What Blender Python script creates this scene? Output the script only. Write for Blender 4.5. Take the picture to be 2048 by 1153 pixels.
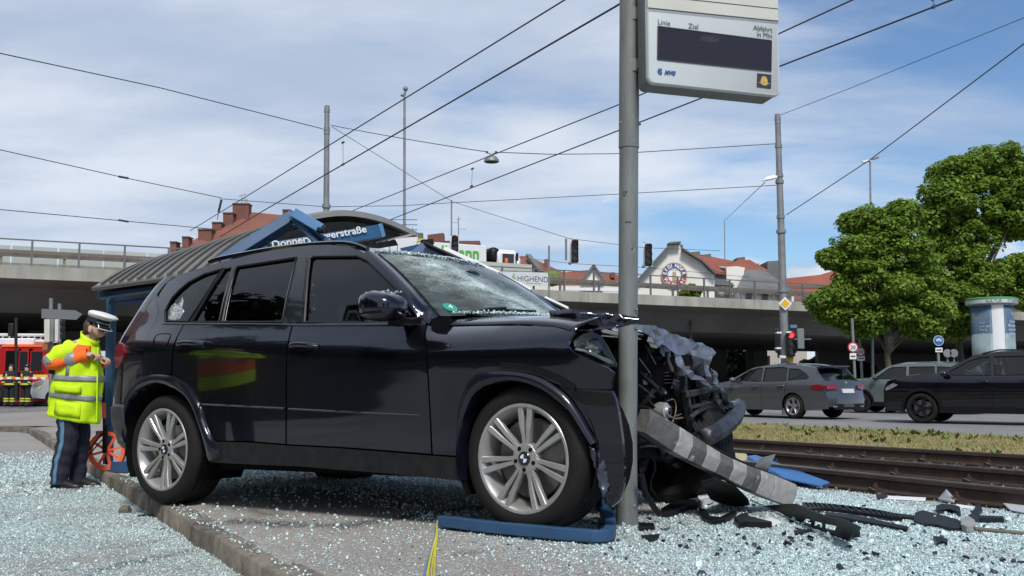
import bpy, bmesh, math, random
import numpy as np
from mathutils import Vector, Matrix, noise, Quaternion
from mathutils.geometry import delaunay_2d_cdt

for o in list(bpy.data.objects): bpy.data.objects.remove(o)
SC = bpy.context.scene
COL = SC.collection
rnd = random.Random(7)
R = math.radians

# ------------------------------------------------------------------ camera, sky, sun, exposure
F, CX, CY, HZ, H = 1950.0, 1024.0, 576.5, 770.0, 0.74
PITCH = math.atan((HZ - CY) / F)
cam_d = bpy.data.cameras.new('camera')
cam = bpy.data.objects.new('camera', cam_d); COL.objects.link(cam)
cam_d.sensor_width = 36.0; cam_d.lens = F / 2048 * 36.0
cam_d.clip_start = 0.05; cam_d.clip_end = 3000
cam.location = (0, 0, H); cam.rotation_euler = (R(90) + PITCH, 0, 0)
SC.camera = cam

SUN_EL, SUN_AZ = 50.0, 170.0          # azimuth: compass-like, 0 = +Y, clockwise; 170 = behind and a little right of the camera
sun_d = bpy.data.lights.new('sun', 'SUN'); sun = bpy.data.objects.new('sun', sun_d); COL.objects.link(sun)
sun_d.energy = 3.3; sun_d.angle = R(12); sun_d.color = (1.0, 0.95, 0.88)
_sd = Vector((math.sin(R(SUN_AZ)) * math.cos(R(SUN_EL)), math.cos(R(SUN_AZ)) * math.cos(R(SUN_EL)), math.sin(R(SUN_EL))))
sun.rotation_euler = _sd.to_track_quat('Z', 'Y').to_euler()
sun.location = _sd * 60

def build_world():
    w = bpy.data.worlds.new('World'); SC.world = w; w.use_nodes = True
    nt = w.node_tree; N = nt.nodes; L = nt.links; N.clear()
    out = N.new('ShaderNodeOutputWorld'); bg = N.new('ShaderNodeBackground')
    bg.inputs['Strength'].default_value = 0.118
    sky = N.new('ShaderNodeTexSky'); sky.sky_type = 'NISHITA'; sky.sun_disc = False
    sky.sun_elevation = R(SUN_EL); sky.sun_rotation = R(SUN_AZ)
    sky.air_density = 1.0; sky.dust_density = 0.6; sky.ozone_density = 1.6
    tc = N.new('ShaderNodeTexCoord'); sep = N.new('ShaderNodeSeparateXYZ')
    L.new(tc.outputs['Generated'], sep.inputs[0])
    def math_(op, a, b=None, clamp=False):
        n = N.new('ShaderNodeMath'); n.operation = op; n.use_clamp = clamp
        for i, v in enumerate((a, b)):
            if v is None: continue
            if isinstance(v, (int, float)): n.inputs[i].default_value = v
            else: L.new(v, n.inputs[i])
        return n.outputs[0]
    def mrange(v, a, b, c=0.0, d=1.0):
        n = N.new('ShaderNodeMapRange'); n.interpolation_type = 'SMOOTHSTEP'
        L.new(v, n.inputs[0])
        for i, q in enumerate((a, b, c, d)): n.inputs[1 + i].default_value = q
        return n.outputs[0]
    zz = math_('MAXIMUM', sep.outputs[2], 0.0)
    den = math_('ADD', zz, 0.16)
    cmb = N.new('ShaderNodeCombineXYZ')
    L.new(math_('DIVIDE', sep.outputs[0], den), cmb.inputs[0]); L.new(math_('DIVIDE', sep.outputs[1], den), cmb.inputs[1])
    def noi(vec, sc, det, rough, lac=2.0, dist=0.0, rot=0.0, scl=(1, 1, 1), loc=(0, 0, 0)):
        mp = N.new('ShaderNodeMapping'); L.new(vec, mp.inputs[0])
        mp.inputs['Rotation'].default_value = (0, 0, rot); mp.inputs['Scale'].default_value = scl; mp.inputs['Location'].default_value = loc
        n = N.new('ShaderNodeTexNoise'); n.inputs['Scale'].default_value = sc; n.inputs['Detail'].default_value = det
        n.inputs['Roughness'].default_value = rough; n.inputs['Lacunarity'].default_value = lac; n.inputs['Distortion'].default_value = dist
        L.new(mp.outputs[0], n.inputs['Vector']); return n.outputs[0]
    # thin veil, streaked, thicker to the left of the view
    big = noi(cmb.outputs[0], 0.62, 8, 0.56, dist=0.35, rot=R(-24), scl=(0.95, 1.15, 1), loc=(3.1, 1.7, 0))
    fine = noi(cmb.outputs[0], 2.3, 7, 0.58, dist=0.3, rot=R(-24), scl=(0.6, 1.3, 1), loc=(0.7, 5.0, 0))
    leftw = mrange(sep.outputs[0], -0.40, 0.45, 0.30, -0.06)
    veil = math_('ADD', math_('ADD', big, math_('MULTIPLY', math_('SUBTRACT', fine, 0.5), 0.32)), leftw)
    vm = mrange(veil, 0.40, 0.66)
    # heaped clouds low over the horizon
    puff = noi(tc.outputs['Generated'], 9.0, 8, 0.55, dist=0.15, scl=(1, 1, 2.1), loc=(0.3, 0.2, 0.05))
    low = mrange(sep.outputs[2], 0.04, 0.20, 0.16, -0.22)
    right = mrange(sep.outputs[0], -0.1, 0.22, -0.06, 0.03)
    pm = mrange(math_('ADD', math_('ADD', puff, low), right), 0.50, 0.60)
    cl = N.new('ShaderNodeMix'); cl.data_type = 'RGBA'
    shade = noi(cmb.outputs[0], 1.25, 7, 0.55, loc=(9, 2, 0), scl=(0.7, 1.2, 1))
    L.new(mrange(shade, 0.33, 0.68), cl.inputs[0])
    cl.inputs[6].default_value = (3.9, 4.7, 6.1, 1); cl.inputs[7].default_value = (6.5, 7.0, 7.8, 1)
    m1 = N.new('ShaderNodeMix'); m1.data_type = 'RGBA'
    L.new(math_('MULTIPLY', vm, 0.93), m1.inputs[0])
    tint = N.new('ShaderNodeMix'); tint.data_type = 'RGBA'; tint.blend_type = 'MULTIPLY'; tint.inputs[0].default_value = 1.0
    L.new(sky.outputs[0], tint.inputs[6]); tint.inputs[7].default_value = (0.80, 0.97, 1.12, 1)
    L.new(tint.outputs[2], m1.inputs[6]); L.new(cl.outputs[2], m1.inputs[7])
    m2 = N.new('ShaderNodeMix'); m2.data_type = 'RGBA'
    L.new(math_('MULTIPLY', pm, 0.85), m2.inputs[0]); L.new(m1.outputs[2], m2.inputs[6])
    pc = N.new('ShaderNodeMix'); pc.data_type = 'RGBA'
    L.new(mrange(puff, 0.42, 0.72), pc.inputs[0]); pc.inputs[6].default_value = (5.0, 5.6, 6.6, 1); pc.inputs[7].default_value = (7.6, 7.9, 8.3, 1)
    L.new(pc.outputs[2], m2.inputs[7])
    L.new(m2.outputs[2], bg.inputs['Color']); L.new(bg.outputs[0], out.inputs['Surface'])
build_world()
SC.render.engine = 'CYCLES'
SC.view_settings.view_transform = 'Standard'; SC.view_settings.look = 'None'
SC.view_settings.gamma = 1.0; SC.view_settings.use_curve_mapping = False
SC.view_settings.exposure = 0.0
SC.cycles.use_denoising = True
SC.cycles.max_bounces = 8; SC.cycles.transparent_max_bounces = 12

# ------------------------------------------------------------------ picture point -> place
def ray(px, py):
    a = (px - CX) / F; b = -(py - CY) / F
    return Vector((a, math.cos(PITCH) - b * math.sin(PITCH), math.sin(PITCH) + b * math.cos(PITCH)))
CAM = Vector((0, 0, H))
def at(px, py, Y):
    d = ray(px, py); return CAM + d * (Y / d.y)
def gp(px, py, z=0.0):
    d = ray(px, py); return CAM + d * ((z - H) / d.z)
def onplane(px, py, p0, n):
    d = ray(px, py); return CAM + d * ((Vector(p0) - CAM).dot(Vector(n)) / d.dot(Vector(n)))

# ------------------------------------------------------------------ objects
WM = {}
def wm(o):
    return WM.get(o.name, Matrix()) if o is not None else Matrix()
def tag(o, label=None, cat=None, group=None, kind=None):
    if label: o['label'] = label
    if cat: o['category'] = cat
    if group: o['group'] = group
    if kind: o['kind'] = kind
    return o
def thing(name, label, cat, loc=(0, 0, 0), rotz=0.0, group=None, mat=None):
    o = bpy.data.objects.new(name, None); COL.objects.link(o); o.empty_display_size = 0.1
    m = mat if mat is not None else Matrix.Translation(Vector(loc)) @ Matrix.Rotation(rotz, 4, 'Z')
    o.matrix_world = m; WM[o.name] = m.copy()
    return tag(o, label, cat, group)
class MB:
    def __init__(s): s.v = []; s.f = []; s.m = []
    def add(s, vs, fs, mi=0):
        b = len(s.v); s.v += [Vector(q) for q in vs]
        for f in fs: s.f.append([b + i for i in f]); s.m.append(mi)
        return s
    def box(s, c, d, rot=None, mi=0, taper=1.0):
        hx, hy, hz = d[0] / 2, d[1] / 2, d[2] / 2; c = Vector(c)
        vs = []
        for z in (-hz, hz):
            k = taper if z > 0 else 1.0
            for x, y in ((-hx, -hy), (hx, -hy), (hx, hy), (-hx, hy)): vs.append(Vector((x * k, y * k, z)))
        if rot is not None: vs = [rot @ q for q in vs]
        return s.add([c + q for q in vs], [(3, 2, 1, 0), (4, 5, 6, 7), (0, 1, 5, 4), (1, 2, 6, 5), (2, 3, 7, 6), (3, 0, 4, 7)], mi)
    def bar(s, a, b, w, h, up=(0, 0, 1), mi=0):
        a = Vector(a); b = Vector(b); d = b - a; ln = d.length; d = d / ln; up = Vector(up)
        r = d.cross(up)
        if r.length < 1e-5: r = d.cross(Vector((1, 0, 0)))
        r.normalize(); u = r.cross(d)
        m = Matrix((r, d, u)).transposed()
        return s.box((a + b) / 2, (w, ln, h), m, mi)
    def tube(s, pts, r, n=8, mi=0, cap=True):
        pts = [Vector(p) for p in pts]; k = len(pts); rs = r if isinstance(r, (list, tuple)) else [r] * k
        b = len(s.v); prev = None
        for i, p in enumerate(pts):
            t = (pts[min(i + 1, k - 1)] - pts[max(i - 1, 0)])
            if t.length < 1e-9: t = Vector((0, 0, 1))
            t.normalize()
            if prev is None:
                u = t.orthogonal().normalized()
            else:
                u = prev - t * prev.dot(t)
                u = u.normalized() if u.length > 1e-6 else t.orthogonal().normalized()
            prev = u; w = t.cross(u)
            for j in range(n):
                a = 2 * math.pi * j / n
                s.v.append(p + (u * math.cos(a) + w * math.sin(a)) * rs[i])
        for i in range(k - 1):
            for j in range(n):
                s.f.append([b + i * n + j, b + i * n + (j + 1) % n, b + (i + 1) * n + (j + 1) % n, b + (i + 1) * n + j]); s.m.append(mi)
        if cap:
            s.f.append([b + j for j in range(n)][::-1]); s.f.append([b + (k - 1) * n + j for j in range(n)]); s.m += [mi, mi]
        return s
    def loft(s, rings, mi=0, cap=True, closed=True):
        b = len(s.v); n = len(rings[0])
        for r in rings: s.v += [Vector(q) for q in r]
        jn = n if closed else n - 1
        for i in range(len(rings) - 1):
            for j in range(jn):
                s.f.append([b + i * n + j, b + i * n + (j + 1) % n, b + (i + 1) * n + (j + 1) % n, b + (i + 1) * n + j]); s.m.append(mi)
        if cap and closed:
            s.f.append([b + j for j in range(n)][::-1]); s.f.append([b + (len(rings) - 1) * n + j for j in range(n)]); s.m += [mi, mi]
        return s
    def grid(s, rows, mi=0): return s.loft(rows, mi, False, False)
    def lathe(s, prof, n=32, axis='Z', c=(0, 0, 0), mi=0, cap=False):
        c = Vector(c); rings = []
        for r, z in prof:
            ring = []
            for j in range(n):
                a = 2 * math.pi * j / n; q = (r * math.cos(a), r * math.sin(a), z)
                if axis == 'Y': q = (q[0], q[2], q[1])
                if axis == 'X': q = (q[2], q[0], q[1])
                ring.append(c + Vector(q))
            rings.append(ring)
        return s.loft(rings, mi, cap)
    def prism(s, poly, off, mi=0):
        off = Vector(off); n = len(poly); b = len(s.v); poly = [Vector(p) for p in poly]
        s.v += poly + [p + off for p in poly]
        s.f.append([b + i for i in range(n)]); s.f.append([b + n + i for i in range(n)][::-1]); s.m += [mi, mi]
        for i in range(n): s.f.append([b + i, b + n + i, b + n + (i + 1) % n, b + (i + 1) % n]); s.m.append(mi)
        return s
    def ball(s, c, r, n=10, m=7, mi=0, rot=None):
        c = Vector(c); r = (r, r, r) if isinstance(r, (int, float)) else r; rings = []
        for i in range(m + 1):
            th = math.pi * i / m; th = min(max(th, 0.02), math.pi - 0.02); ring = []
            for j in range(n):
                a = 2 * math.pi * j / n
                q = Vector((r[0] * math.sin(th) * math.cos(a), r[1] * math.sin(th) * math.sin(a), -r[2] * math.cos(th)))
                ring.append(c + (rot @ q if rot is not None else q))
            rings.append(ring)
        return s.loft(rings, mi)
    def mesh(s, name, mats, parent=None, world=False, smooth=None):
        vs = s.v
        if world and parent is not None:
            inv = wm(parent).inverted(); vs = [inv @ q for q in vs]
        me = bpy.data.meshes.new(name); me.from_pydata([tuple(q) for q in vs], [], s.f); me.validate(verbose=False)
        for m in (mats if isinstance(mats, (list, tuple)) else [mats]): me.materials.append(m)
        if len(me.materials) > 1: me.polygons.foreach_set('material_index', np.array(s.m[:len(me.polygons)], dtype=np.int32))
        if smooth is not None:
            me.shade_smooth()
            if smooth < 179: me.set_sharp_from_angle(angle=R(smooth))
        bm = bmesh.new(); bm.from_mesh(me); bmesh.ops.recalc_face_normals(bm, faces=bm.faces); bm.to_mesh(me); bm.free()
        me.update(); return me
    def build(s, name, mats, parent=None, world=False, smooth=None, bevel=None, seg=2, solid=None):
        me = s.mesh(name, mats, parent, world, smooth)
        o = bpy.data.objects.new(name, me); link(o, parent)
        if solid:
            md = o.modifiers.new('solid', 'SOLIDIFY'); md.thickness = solid; md.offset = 0
        if bevel:
            md = o.modifiers.new('bevel', 'BEVEL'); md.width = bevel; md.segments = seg; md.limit_method = 'ANGLE'; md.angle_limit = R(35)
            me.shade_smooth(); me.set_sharp_from_angle(angle=R(40)); md.harden_normals = False
        return o
def link(o, parent=None):
    COL.objects.link(o)
    if parent is not None: o.parent = parent; WM[o.name] = wm(parent)
    return o
def inst(src, parent, mat=None):
    c = src.copy(); COL.objects.link(c); c.parent = parent
    if mat is not None: c.matrix_local = mat
    return c
def copy_tree(o, parent=None):
    c = o.copy(); COL.objects.link(c)
    if parent is not None: c.parent = parent
    for ch in o.children: copy_tree(ch, c)
    return c
def text(name, body, size, mat4, mat, parent=None, ext=0.002, align='LEFT', shear=0.0, spacing=1.0, bold=0.0):
    cu = bpy.data.curves.new(name, 'FONT'); cu.body = body; cu.size = size; cu.extrude = ext; cu.align_x = align; cu.shear = shear
    cu.space_character = spacing; cu.offset = bold; cu.resolution_u = 3
    cu.materials.append(mat); tmp = bpy.data.objects.new(name, cu); COL.objects.link(tmp)
    dg = bpy.context.evaluated_depsgraph_get(); me = bpy.data.meshes.new_from_object(tmp.evaluated_get(dg)); bpy.data.objects.remove(tmp)
    o = bpy.data.objects.new(name, me); COL.objects.link(o)
    if parent is not None: o.parent = parent; o.matrix_local = wm(parent).inverted() @ mat4; WM[o.name] = wm(parent)
    else: o.matrix_world = mat4
    return o
def frame(o, ex, ez):      # matrix: x along ex, y along 'up' ez (text plane), z = outward
    ex = Vector(ex).normalized(); ey = Vector(ez); ey = (ey - ex * ey.dot(ex)).normalized(); n = ex.cross(ey)
    m = Matrix((ex, ey, n)).transposed().to_4x4(); m.translation = Vector(o); return m

# ------------------------------------------------------------------ materials
def mat(name, col, rough=0.5, metal=0.0, var=0.0, vscale=3.0, col2=None, bump=0.0, bscale=20.0, coat=0.0, spec=0.5, emit=None, estr=0.0, alpha=None, coord='Object', stretch=None, speck=None, orand=0.0):
    m = bpy.data.materials.new(name); m.use_nodes = True; nt = m.node_tree; N = nt.nodes; L = nt.links
    b = N['Principled BSDF']; c4 = (*col, 1)
    b.inputs['Base Color'].default_value = c4; b.inputs['Roughness'].default_value = rough; b.inputs['Metallic'].default_value = metal
    b.inputs['Specular IOR Level'].default_value = spec
    if coat: b.inputs['Coat Weight'].default_value = coat; b.inputs['Coat Roughness'].default_value = 0.03
    if emit: b.inputs['Emission Color'].default_value = (*emit, 1); b.inputs['Emission Strength'].default_value = estr
    vec = None
    if var or col2 or bump or speck:
        tc = N.new('ShaderNodeTexCoord'); vec = tc.outputs[coord]
        if stretch:
            mp = N.new('ShaderNodeMapping'); mp.inputs['Scale'].default_value = stretch; L.new(vec, mp.inputs[0]); vec = mp.outputs[0]
    last = None
    if var or col2:
        n = N.new('ShaderNodeTexNoise'); n.inputs['Scale'].default_value = vscale; n.inputs['Detail'].default_value = 8; n.inputs['Roughness'].default_value = 0.62
        L.new(vec, n.inputs['Vector'])
        mr = N.new('ShaderNodeMapRange'); mr.inputs[1].default_value = 0.32; mr.inputs[2].default_value = 0.68; L.new(n.outputs[0], mr.inputs[0])
        mx = N.new('ShaderNodeMix'); mx.data_type = 'RGBA'; L.new(mr.outputs[0], mx.inputs[0])
        c2 = col2 if col2 else tuple(max(0, q * (1 - var)) for q in col)
        c1 = col if col2 else tuple(q * (1 + var) for q in col)
        mx.inputs[6].default_value = (*c1, 1); mx.inputs[7].default_value = (*c2, 1)
        last = mx.outputs[2]
    if speck:          # (scale, threshold, colour)
        v = N.new('ShaderNodeTexNoise'); v.inputs['Scale'].default_value = speck[0]; v.inputs['Detail'].default_value = 2; L.new(vec, v.inputs['Vector'])
        mr = N.new('ShaderNodeMapRange'); mr.inputs[1].default_value = speck[1]; mr.inputs[2].default_value = speck[1] + 0.05; L.new(v.outputs[0], mr.inputs[0])
        mx = N.new('ShaderNodeMix'); mx.data_type = 'RGBA'; L.new(mr.outputs[0], mx.inputs[0])
        if last is not None: L.new(last, mx.inputs[6])
        else: mx.inputs[6].default_value = c4
        mx.inputs[7].default_value = (*speck[2], 1); last = mx.outputs[2]
    if orand:          # every piece a little lighter or darker than its neighbours
        oi = N.new('ShaderNodeObjectInfo'); mr = N.new('ShaderNodeMapRange'); mr.inputs[3].default_value = 1 - orand; mr.inputs[4].default_value = 1 + orand * 0.5; L.new(oi.outputs['Random'], mr.inputs[0])
        mx = N.new('ShaderNodeMix'); mx.data_type = 'RGBA'; mx.blend_type = 'MULTIPLY'; mx.inputs[0].default_value = 1.0
        if last is not None: L.new(last, mx.inputs[6])
        else: mx.inputs[6].default_value = c4
        L.new(mr.outputs[0], mx.inputs[7]); last = mx.outputs[2]
    if last is not None: L.new(last, b.inputs['Base Color'])
    if bump:
        n = N.new('ShaderNodeTexNoise'); n.inputs['Scale'].default_value = bscale; n.inputs['Detail'].default_value = 6; L.new(vec, n.inputs['Vector'])
        bp = N.new('ShaderNodeBump'); bp.inputs['Strength'].default_value = bump; bp.inputs['Distance'].default_value = 0.02
        L.new(n.outputs[0], bp.inputs['Height']); L.new(bp.outputs[0], b.inputs['Normal'])
    return m
def glass(name, tint, rough=0.0):
    m = bpy.data.materials.new(name); m.use_nodes = True; nt = m.node_tree; N = nt.nodes; L = nt.links; N.clear()
    out = N.new('ShaderNodeOutputMaterial'); tr = N.new('ShaderNodeBsdfTransparent'); gl = N.new('ShaderNodeBsdfGlossy'); mx = N.new('ShaderNodeMixShader')
    fr = N.new('ShaderNodeFresnel'); fr.inputs[0].default_value = 1.55
    tr.inputs[0].default_value = (*tint, 1); gl.inputs['Roughness'].default_value = rough; gl.inputs[0].default_value = (1, 1, 1, 1)
    L.new(fr.outputs[0], mx.inputs[0]); L.new(tr.outputs[0], mx.inputs[1]); L.new(gl.outputs[0], mx.inputs[2]); L.new(mx.outputs[0], out.inputs[0])
    return m
K = {}
K['paint'] = mat('blue_black_paint', (0.019, 0.021, 0.033), 0.2, 0.85, coat=1.0, spec=0.2, speck=(70, 0.745, (0.12, 0.125, 0.13)))
K['flare'] = mat('dusty_blue_black_paint', (0.007, 0.008, 0.017), 0.34, 0.1, coat=0.8, spec=0.25, var=0.4, vscale=9)
K['scuff'] = mat('scraped_blue_paint', (0.09, 0.10, 0.15), 0.32, 0.55, col2=(0.028, 0.031, 0.05), vscale=7, coat=0.4, bump=0.25, bscale=14)
K['torn'] = mat('torn_silver_edge_sheet', (0.24, 0.26, 0.31), 0.36, 0.6, col2=(0.06, 0.066, 0.09), vscale=16, bump=0.5, bscale=26)
K['plastic'] = mat('black_plastic', (0.006, 0.006, 0.0065), 0.45, spec=0.3, var=0.35, vscale=12, bump=0.08, bscale=90)
K['plastic_g'] = mat('dusty_dark_plastic', (0.020, 0.020, 0.022), 0.55, spec=0.3, col2=(0.007, 0.007, 0.0075), vscale=14)
K['gloss'] = mat('gloss_black', (0.006, 0.006, 0.007), 0.12, coat=0.6)
K['rubber'] = mat('tyre_rubber', (0.009, 0.009, 0.0095), 0.75, spec=0.25, col2=(0.016, 0.015, 0.0145), vscale=7, bump=0.12, bscale=70)
K['alloy'] = mat('silver_alloy', (0.46, 0.46, 0.455), 0.34, 0.5, col2=(0.34, 0.335, 0.32), vscale=9)
K['alloy_d'] = mat('dark_alloy', (0.14, 0.14, 0.14), 0.5, 0.5)  # darker even tone of alloy for struts, fragments and plain rims
K['steel'] = mat('brake_steel', (0.2, 0.19, 0.18), 0.45, 0.8, var=0.3)
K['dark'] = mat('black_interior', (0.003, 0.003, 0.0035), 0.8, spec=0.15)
K['seat'] = mat('dark_leather', (0.03, 0.031, 0.034), 0.5, var=0.3)
K['glass_d'] = glass('privacy_glass', (0.035, 0.038, 0.045))
K['glass'] = glass('green_tinted_glass', (0.42, 0.50, 0.48))
K['glass_c'] = glass('clear_glass', (0.86, 0.92, 0.9))
K['red'] = mat('red_lamp_plastic', (0.20, 0.006, 0.014), 0.15, coat=1.0)
K['red_lit'] = mat('lit_red_lamp', (0.5, 0.01, 0.01), 0.3, emit=(1, 0.03, 0.04), estr=3.0)
K['lens'] = mat('lamp_reflector', (0.5, 0.5, 0.52), 0.25, 0.7, var=0.4, vscale=20)
K['chrome'] = mat('chrome', (0.6, 0.61, 0.62), 0.12, 1.0)
K['white'] = mat('white_enamel', (0.74, 0.75, 0.76), 0.4, var=0.05)
K['blue'] = mat('shelter_blue_paint', (0.040, 0.10, 0.205), 0.5, spec=0.3, col2=(0.028, 0.072, 0.15), vscale=4, bump=0.05, bscale=60)
K['blue_s'] = mat('blue_sign_enamel', (0.024, 0.10, 0.215), 0.35)
K['galv'] = mat('grey_painted_pole', (0.215, 0.23, 0.222), 0.52, 0.1, col2=(0.14, 0.15, 0.145), vscale=4, stretch=(3, 3, 0.6), bump=0.1, bscale=30, speck=(38, 0.70, (0.33, 0.33, 0.32)))
K['galv2'] = mat('galvanised_mast', (0.23, 0.24, 0.245), 0.5, 0.3, var=0.2, vscale=3)
K['wire'] = mat('wire_dark', (0.03, 0.03, 0.034), 0.6)
K['conc'] = mat('bridge_concrete', (0.43, 0.42, 0.365), 0.85, col2=(0.23, 0.22, 0.185), vscale=0.8, stretch=(1, 1, 0.35), orand=0.12, bump=0.2, bscale=5)
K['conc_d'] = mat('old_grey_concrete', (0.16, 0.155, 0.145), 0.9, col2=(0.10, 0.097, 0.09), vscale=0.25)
K['kerb'] = mat('granite_kerb', (0.235, 0.205, 0.165), 0.8, col2=(0.10, 0.085, 0.065), vscale=6, orand=0.35, bump=0.6, bscale=22, speck=(60, 0.66, (0.36, 0.33, 0.28)))
K['brick'] = mat('red_brick', (0.21, 0.085, 0.06), 0.85, col2=(0.14, 0.06, 0.045), vscale=0.7)
K['roof'] = mat('red_roof_tiles', (0.24, 0.085, 0.055), 0.8, col2=(0.16, 0.065, 0.045), vscale=0.35, bump=0.4, bscale=3)
K['roof2'] = mat('orange_roof_tiles', (0.30, 0.085, 0.045), 0.75, col2=(0.21, 0.065, 0.04), vscale=0.35, bump=0.4, bscale=3)
K['slate'] = mat('weathered_slate', (0.17, 0.17, 0.165), 0.75, col2=(0.10, 0.10, 0.10), vscale=0.3, stretch=(1, 1, 3))
K['render_w'] = mat('cream_render', (0.74, 0.72, 0.65), 0.85, var=0.1, vscale=0.3)
K['render_p'] = mat('pale_pink_render', (0.50, 0.46, 0.42), 0.85, var=0.08, vscale=0.3)
K['win'] = mat('dark_window', (0.02, 0.022, 0.026), 0.08, spec=0.6)
K['rail'] = mat('rusty_rail', (0.085, 0.055, 0.040), 0.6, 0.3, col2=(0.045, 0.034, 0.028), vscale=8, bump=0.25, bscale=50)
K['railtop'] = mat('polished_rail_head', (0.30, 0.29, 0.28), 0.34, 0.9, var=0.2)
K['hivis'] = mat('hi_vis_yellow_cloth', (0.60, 0.88, 0.006), 0.75, var=0.10, vscale=9, bump=0.55, bscale=9, emit=(0.55, 0.85, 0.0), estr=0.0)
K['orange'] = mat('hi_vis_orange_cloth', (0.95, 0.15, 0.012), 0.75, var=0.1, vscale=9, bump=0.5, bscale=9)
K['reflex'] = mat('grey_reflective_tape', (0.30, 0.31, 0.32), 0.45, 0.2, var=0.15, vscale=20)
K['navy'] = mat('navy_trousers_cloth', (0.012, 0.015, 0.028), 0.85, var=0.4, vscale=14, bump=0.5, bscale=14)
K['stripe'] = mat('light_blue_stripe', (0.10, 0.22, 0.36), 0.8)
K['skin'] = mat('skin', (0.56, 0.34, 0.25), 0.55, var=0.12, vscale=15)
K['hair'] = mat('brown_hair', (0.06, 0.035, 0.02), 0.6, var=0.4, vscale=40)
K['grille'] = mat('dusty_grille_plastic', (0.055, 0.056, 0.06), 0.5, col2=(0.015, 0.015, 0.016), vscale=18)
K['shoe'] = mat('black_leather_shoes', (0.014, 0.013, 0.013), 0.4)
K['capw'] = mat('white_cap_cloth', (0.74, 0.75, 0.75), 0.7)
K['redw'] = mat('signal_red_plastic', (1.0, 0.15, 0.06), 0.6)
K['fire'] = mat('fire_engine_red', (0.40, 0.012, 0.016), 0.3, coat=0.7)
K['sig'] = mat('signal_housing', (0.012, 0.013, 0.013), 0.5)
K['foam'] = mat('grey_absorber', (0.36, 0.355, 0.34), 0.7, col2=(0.22, 0.217, 0.208), vscale=11, bump=0.4, bscale=24, speck=(16, 0.66, (0.36, 0.355, 0.34)))
K['foam_d'] = mat('dark_grey_absorber', (0.12, 0.118, 0.113), 0.7, col2=(0.065, 0.065, 0.062), vscale=11, bump=0.5, bscale=24, speck=(11, 0.66, (0.30, 0.295, 0.28)))
K['bark'] = mat('tree_bark', (0.085, 0.07, 0.05), 0.9, var=0.35, vscale=6, bump=0.6, bscale=12, stretch=(1, 1, 0.3))
K['cable'] = mat('yellow_cable', (0.62, 0.55, 0.06), 0.5)
K['cable_b'] = mat('blue_cable', (0.12, 0.27, 0.45), 0.5)
# ------------------------------------------------------------------ ground, platform, kerb, tracks, road
TD = Vector((-0.494, 0.8695, 0)).normalized(); TN = Vector((TD.y, -TD.x, 0))
def nt(n, t, z=0.0): return TN * n + TD * t + Vector((0, 0, z))
def plat_z(n):
    if n < 2.6: return -0.06 + 0.06 * (n - 1.33) / 1.27
    if n < 4.4: return 0.0
    return -0.125 * min(1.0, (n - 4.4) / 1.6)
ROAD_Z = -0.165
def gauss(x, y, cx, cy, sx, sy): return math.exp(-((x - cx) / sx) ** 2 - ((y - cy) / sy) ** 2)
def fbm(x, y, s, seed=0.0): return noise.fractal(Vector((x * s + seed, y * s - seed, seed)), 0.9, 2.0, 4)
def cover(x, y):
    n = x * TN.x + y * TN.y; t = x * TD.x + y * TD.y
    f = fbm(x, y, 1.1); g = fbm(x, y, 4.0, 5.0)
    if n < 1.33:
        e = lambda a, b, v: min(1.0, max(0.0, (v - a) / (b - a)))
        c = 0.33 * e(4.2, 6.2, t) * (1 - e(12.5, 15.0, t + 1.2 * f)) + 0.22 * (1 - e(4.2, 6.2, t)) * e(0.5, 2, t)
    else:
        c = 1.25 * gauss(n, t, 5.3, 2.1, 1.55, 3.9) + 1.0 * gauss(n, t, 3.6, 2.6, 0.9, 0.9) + 0.22 * gauss(n, t, 2.2, 2.2, 1.6, 3.0) + 0.9 * gauss(n, t, 2.6, 8.8, 2.2, 1.6) + 0.45 * gauss(n, t, 3.0, 0.9, 0.6, 1.2)
        if n > 6.35: c *= 0.2
    c = c * (1.0 + 0.75 * f + 0.5 * g)
    return max(0.0, min(1.0, c))
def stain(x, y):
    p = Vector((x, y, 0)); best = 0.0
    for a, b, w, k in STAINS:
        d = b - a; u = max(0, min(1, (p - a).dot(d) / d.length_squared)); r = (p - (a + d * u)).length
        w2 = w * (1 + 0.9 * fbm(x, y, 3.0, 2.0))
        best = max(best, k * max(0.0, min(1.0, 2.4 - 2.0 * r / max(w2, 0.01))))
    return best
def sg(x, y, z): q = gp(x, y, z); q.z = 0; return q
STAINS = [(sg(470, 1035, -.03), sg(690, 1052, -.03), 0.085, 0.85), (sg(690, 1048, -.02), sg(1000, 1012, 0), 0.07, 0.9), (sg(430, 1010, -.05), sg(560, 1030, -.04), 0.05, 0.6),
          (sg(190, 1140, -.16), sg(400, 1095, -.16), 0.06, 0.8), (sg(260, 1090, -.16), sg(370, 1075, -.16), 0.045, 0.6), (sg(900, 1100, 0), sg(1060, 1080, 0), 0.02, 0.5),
          (sg(1010, 1035, 0), sg(1210, 1050, 0), 0.05, 0.7)]
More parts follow.
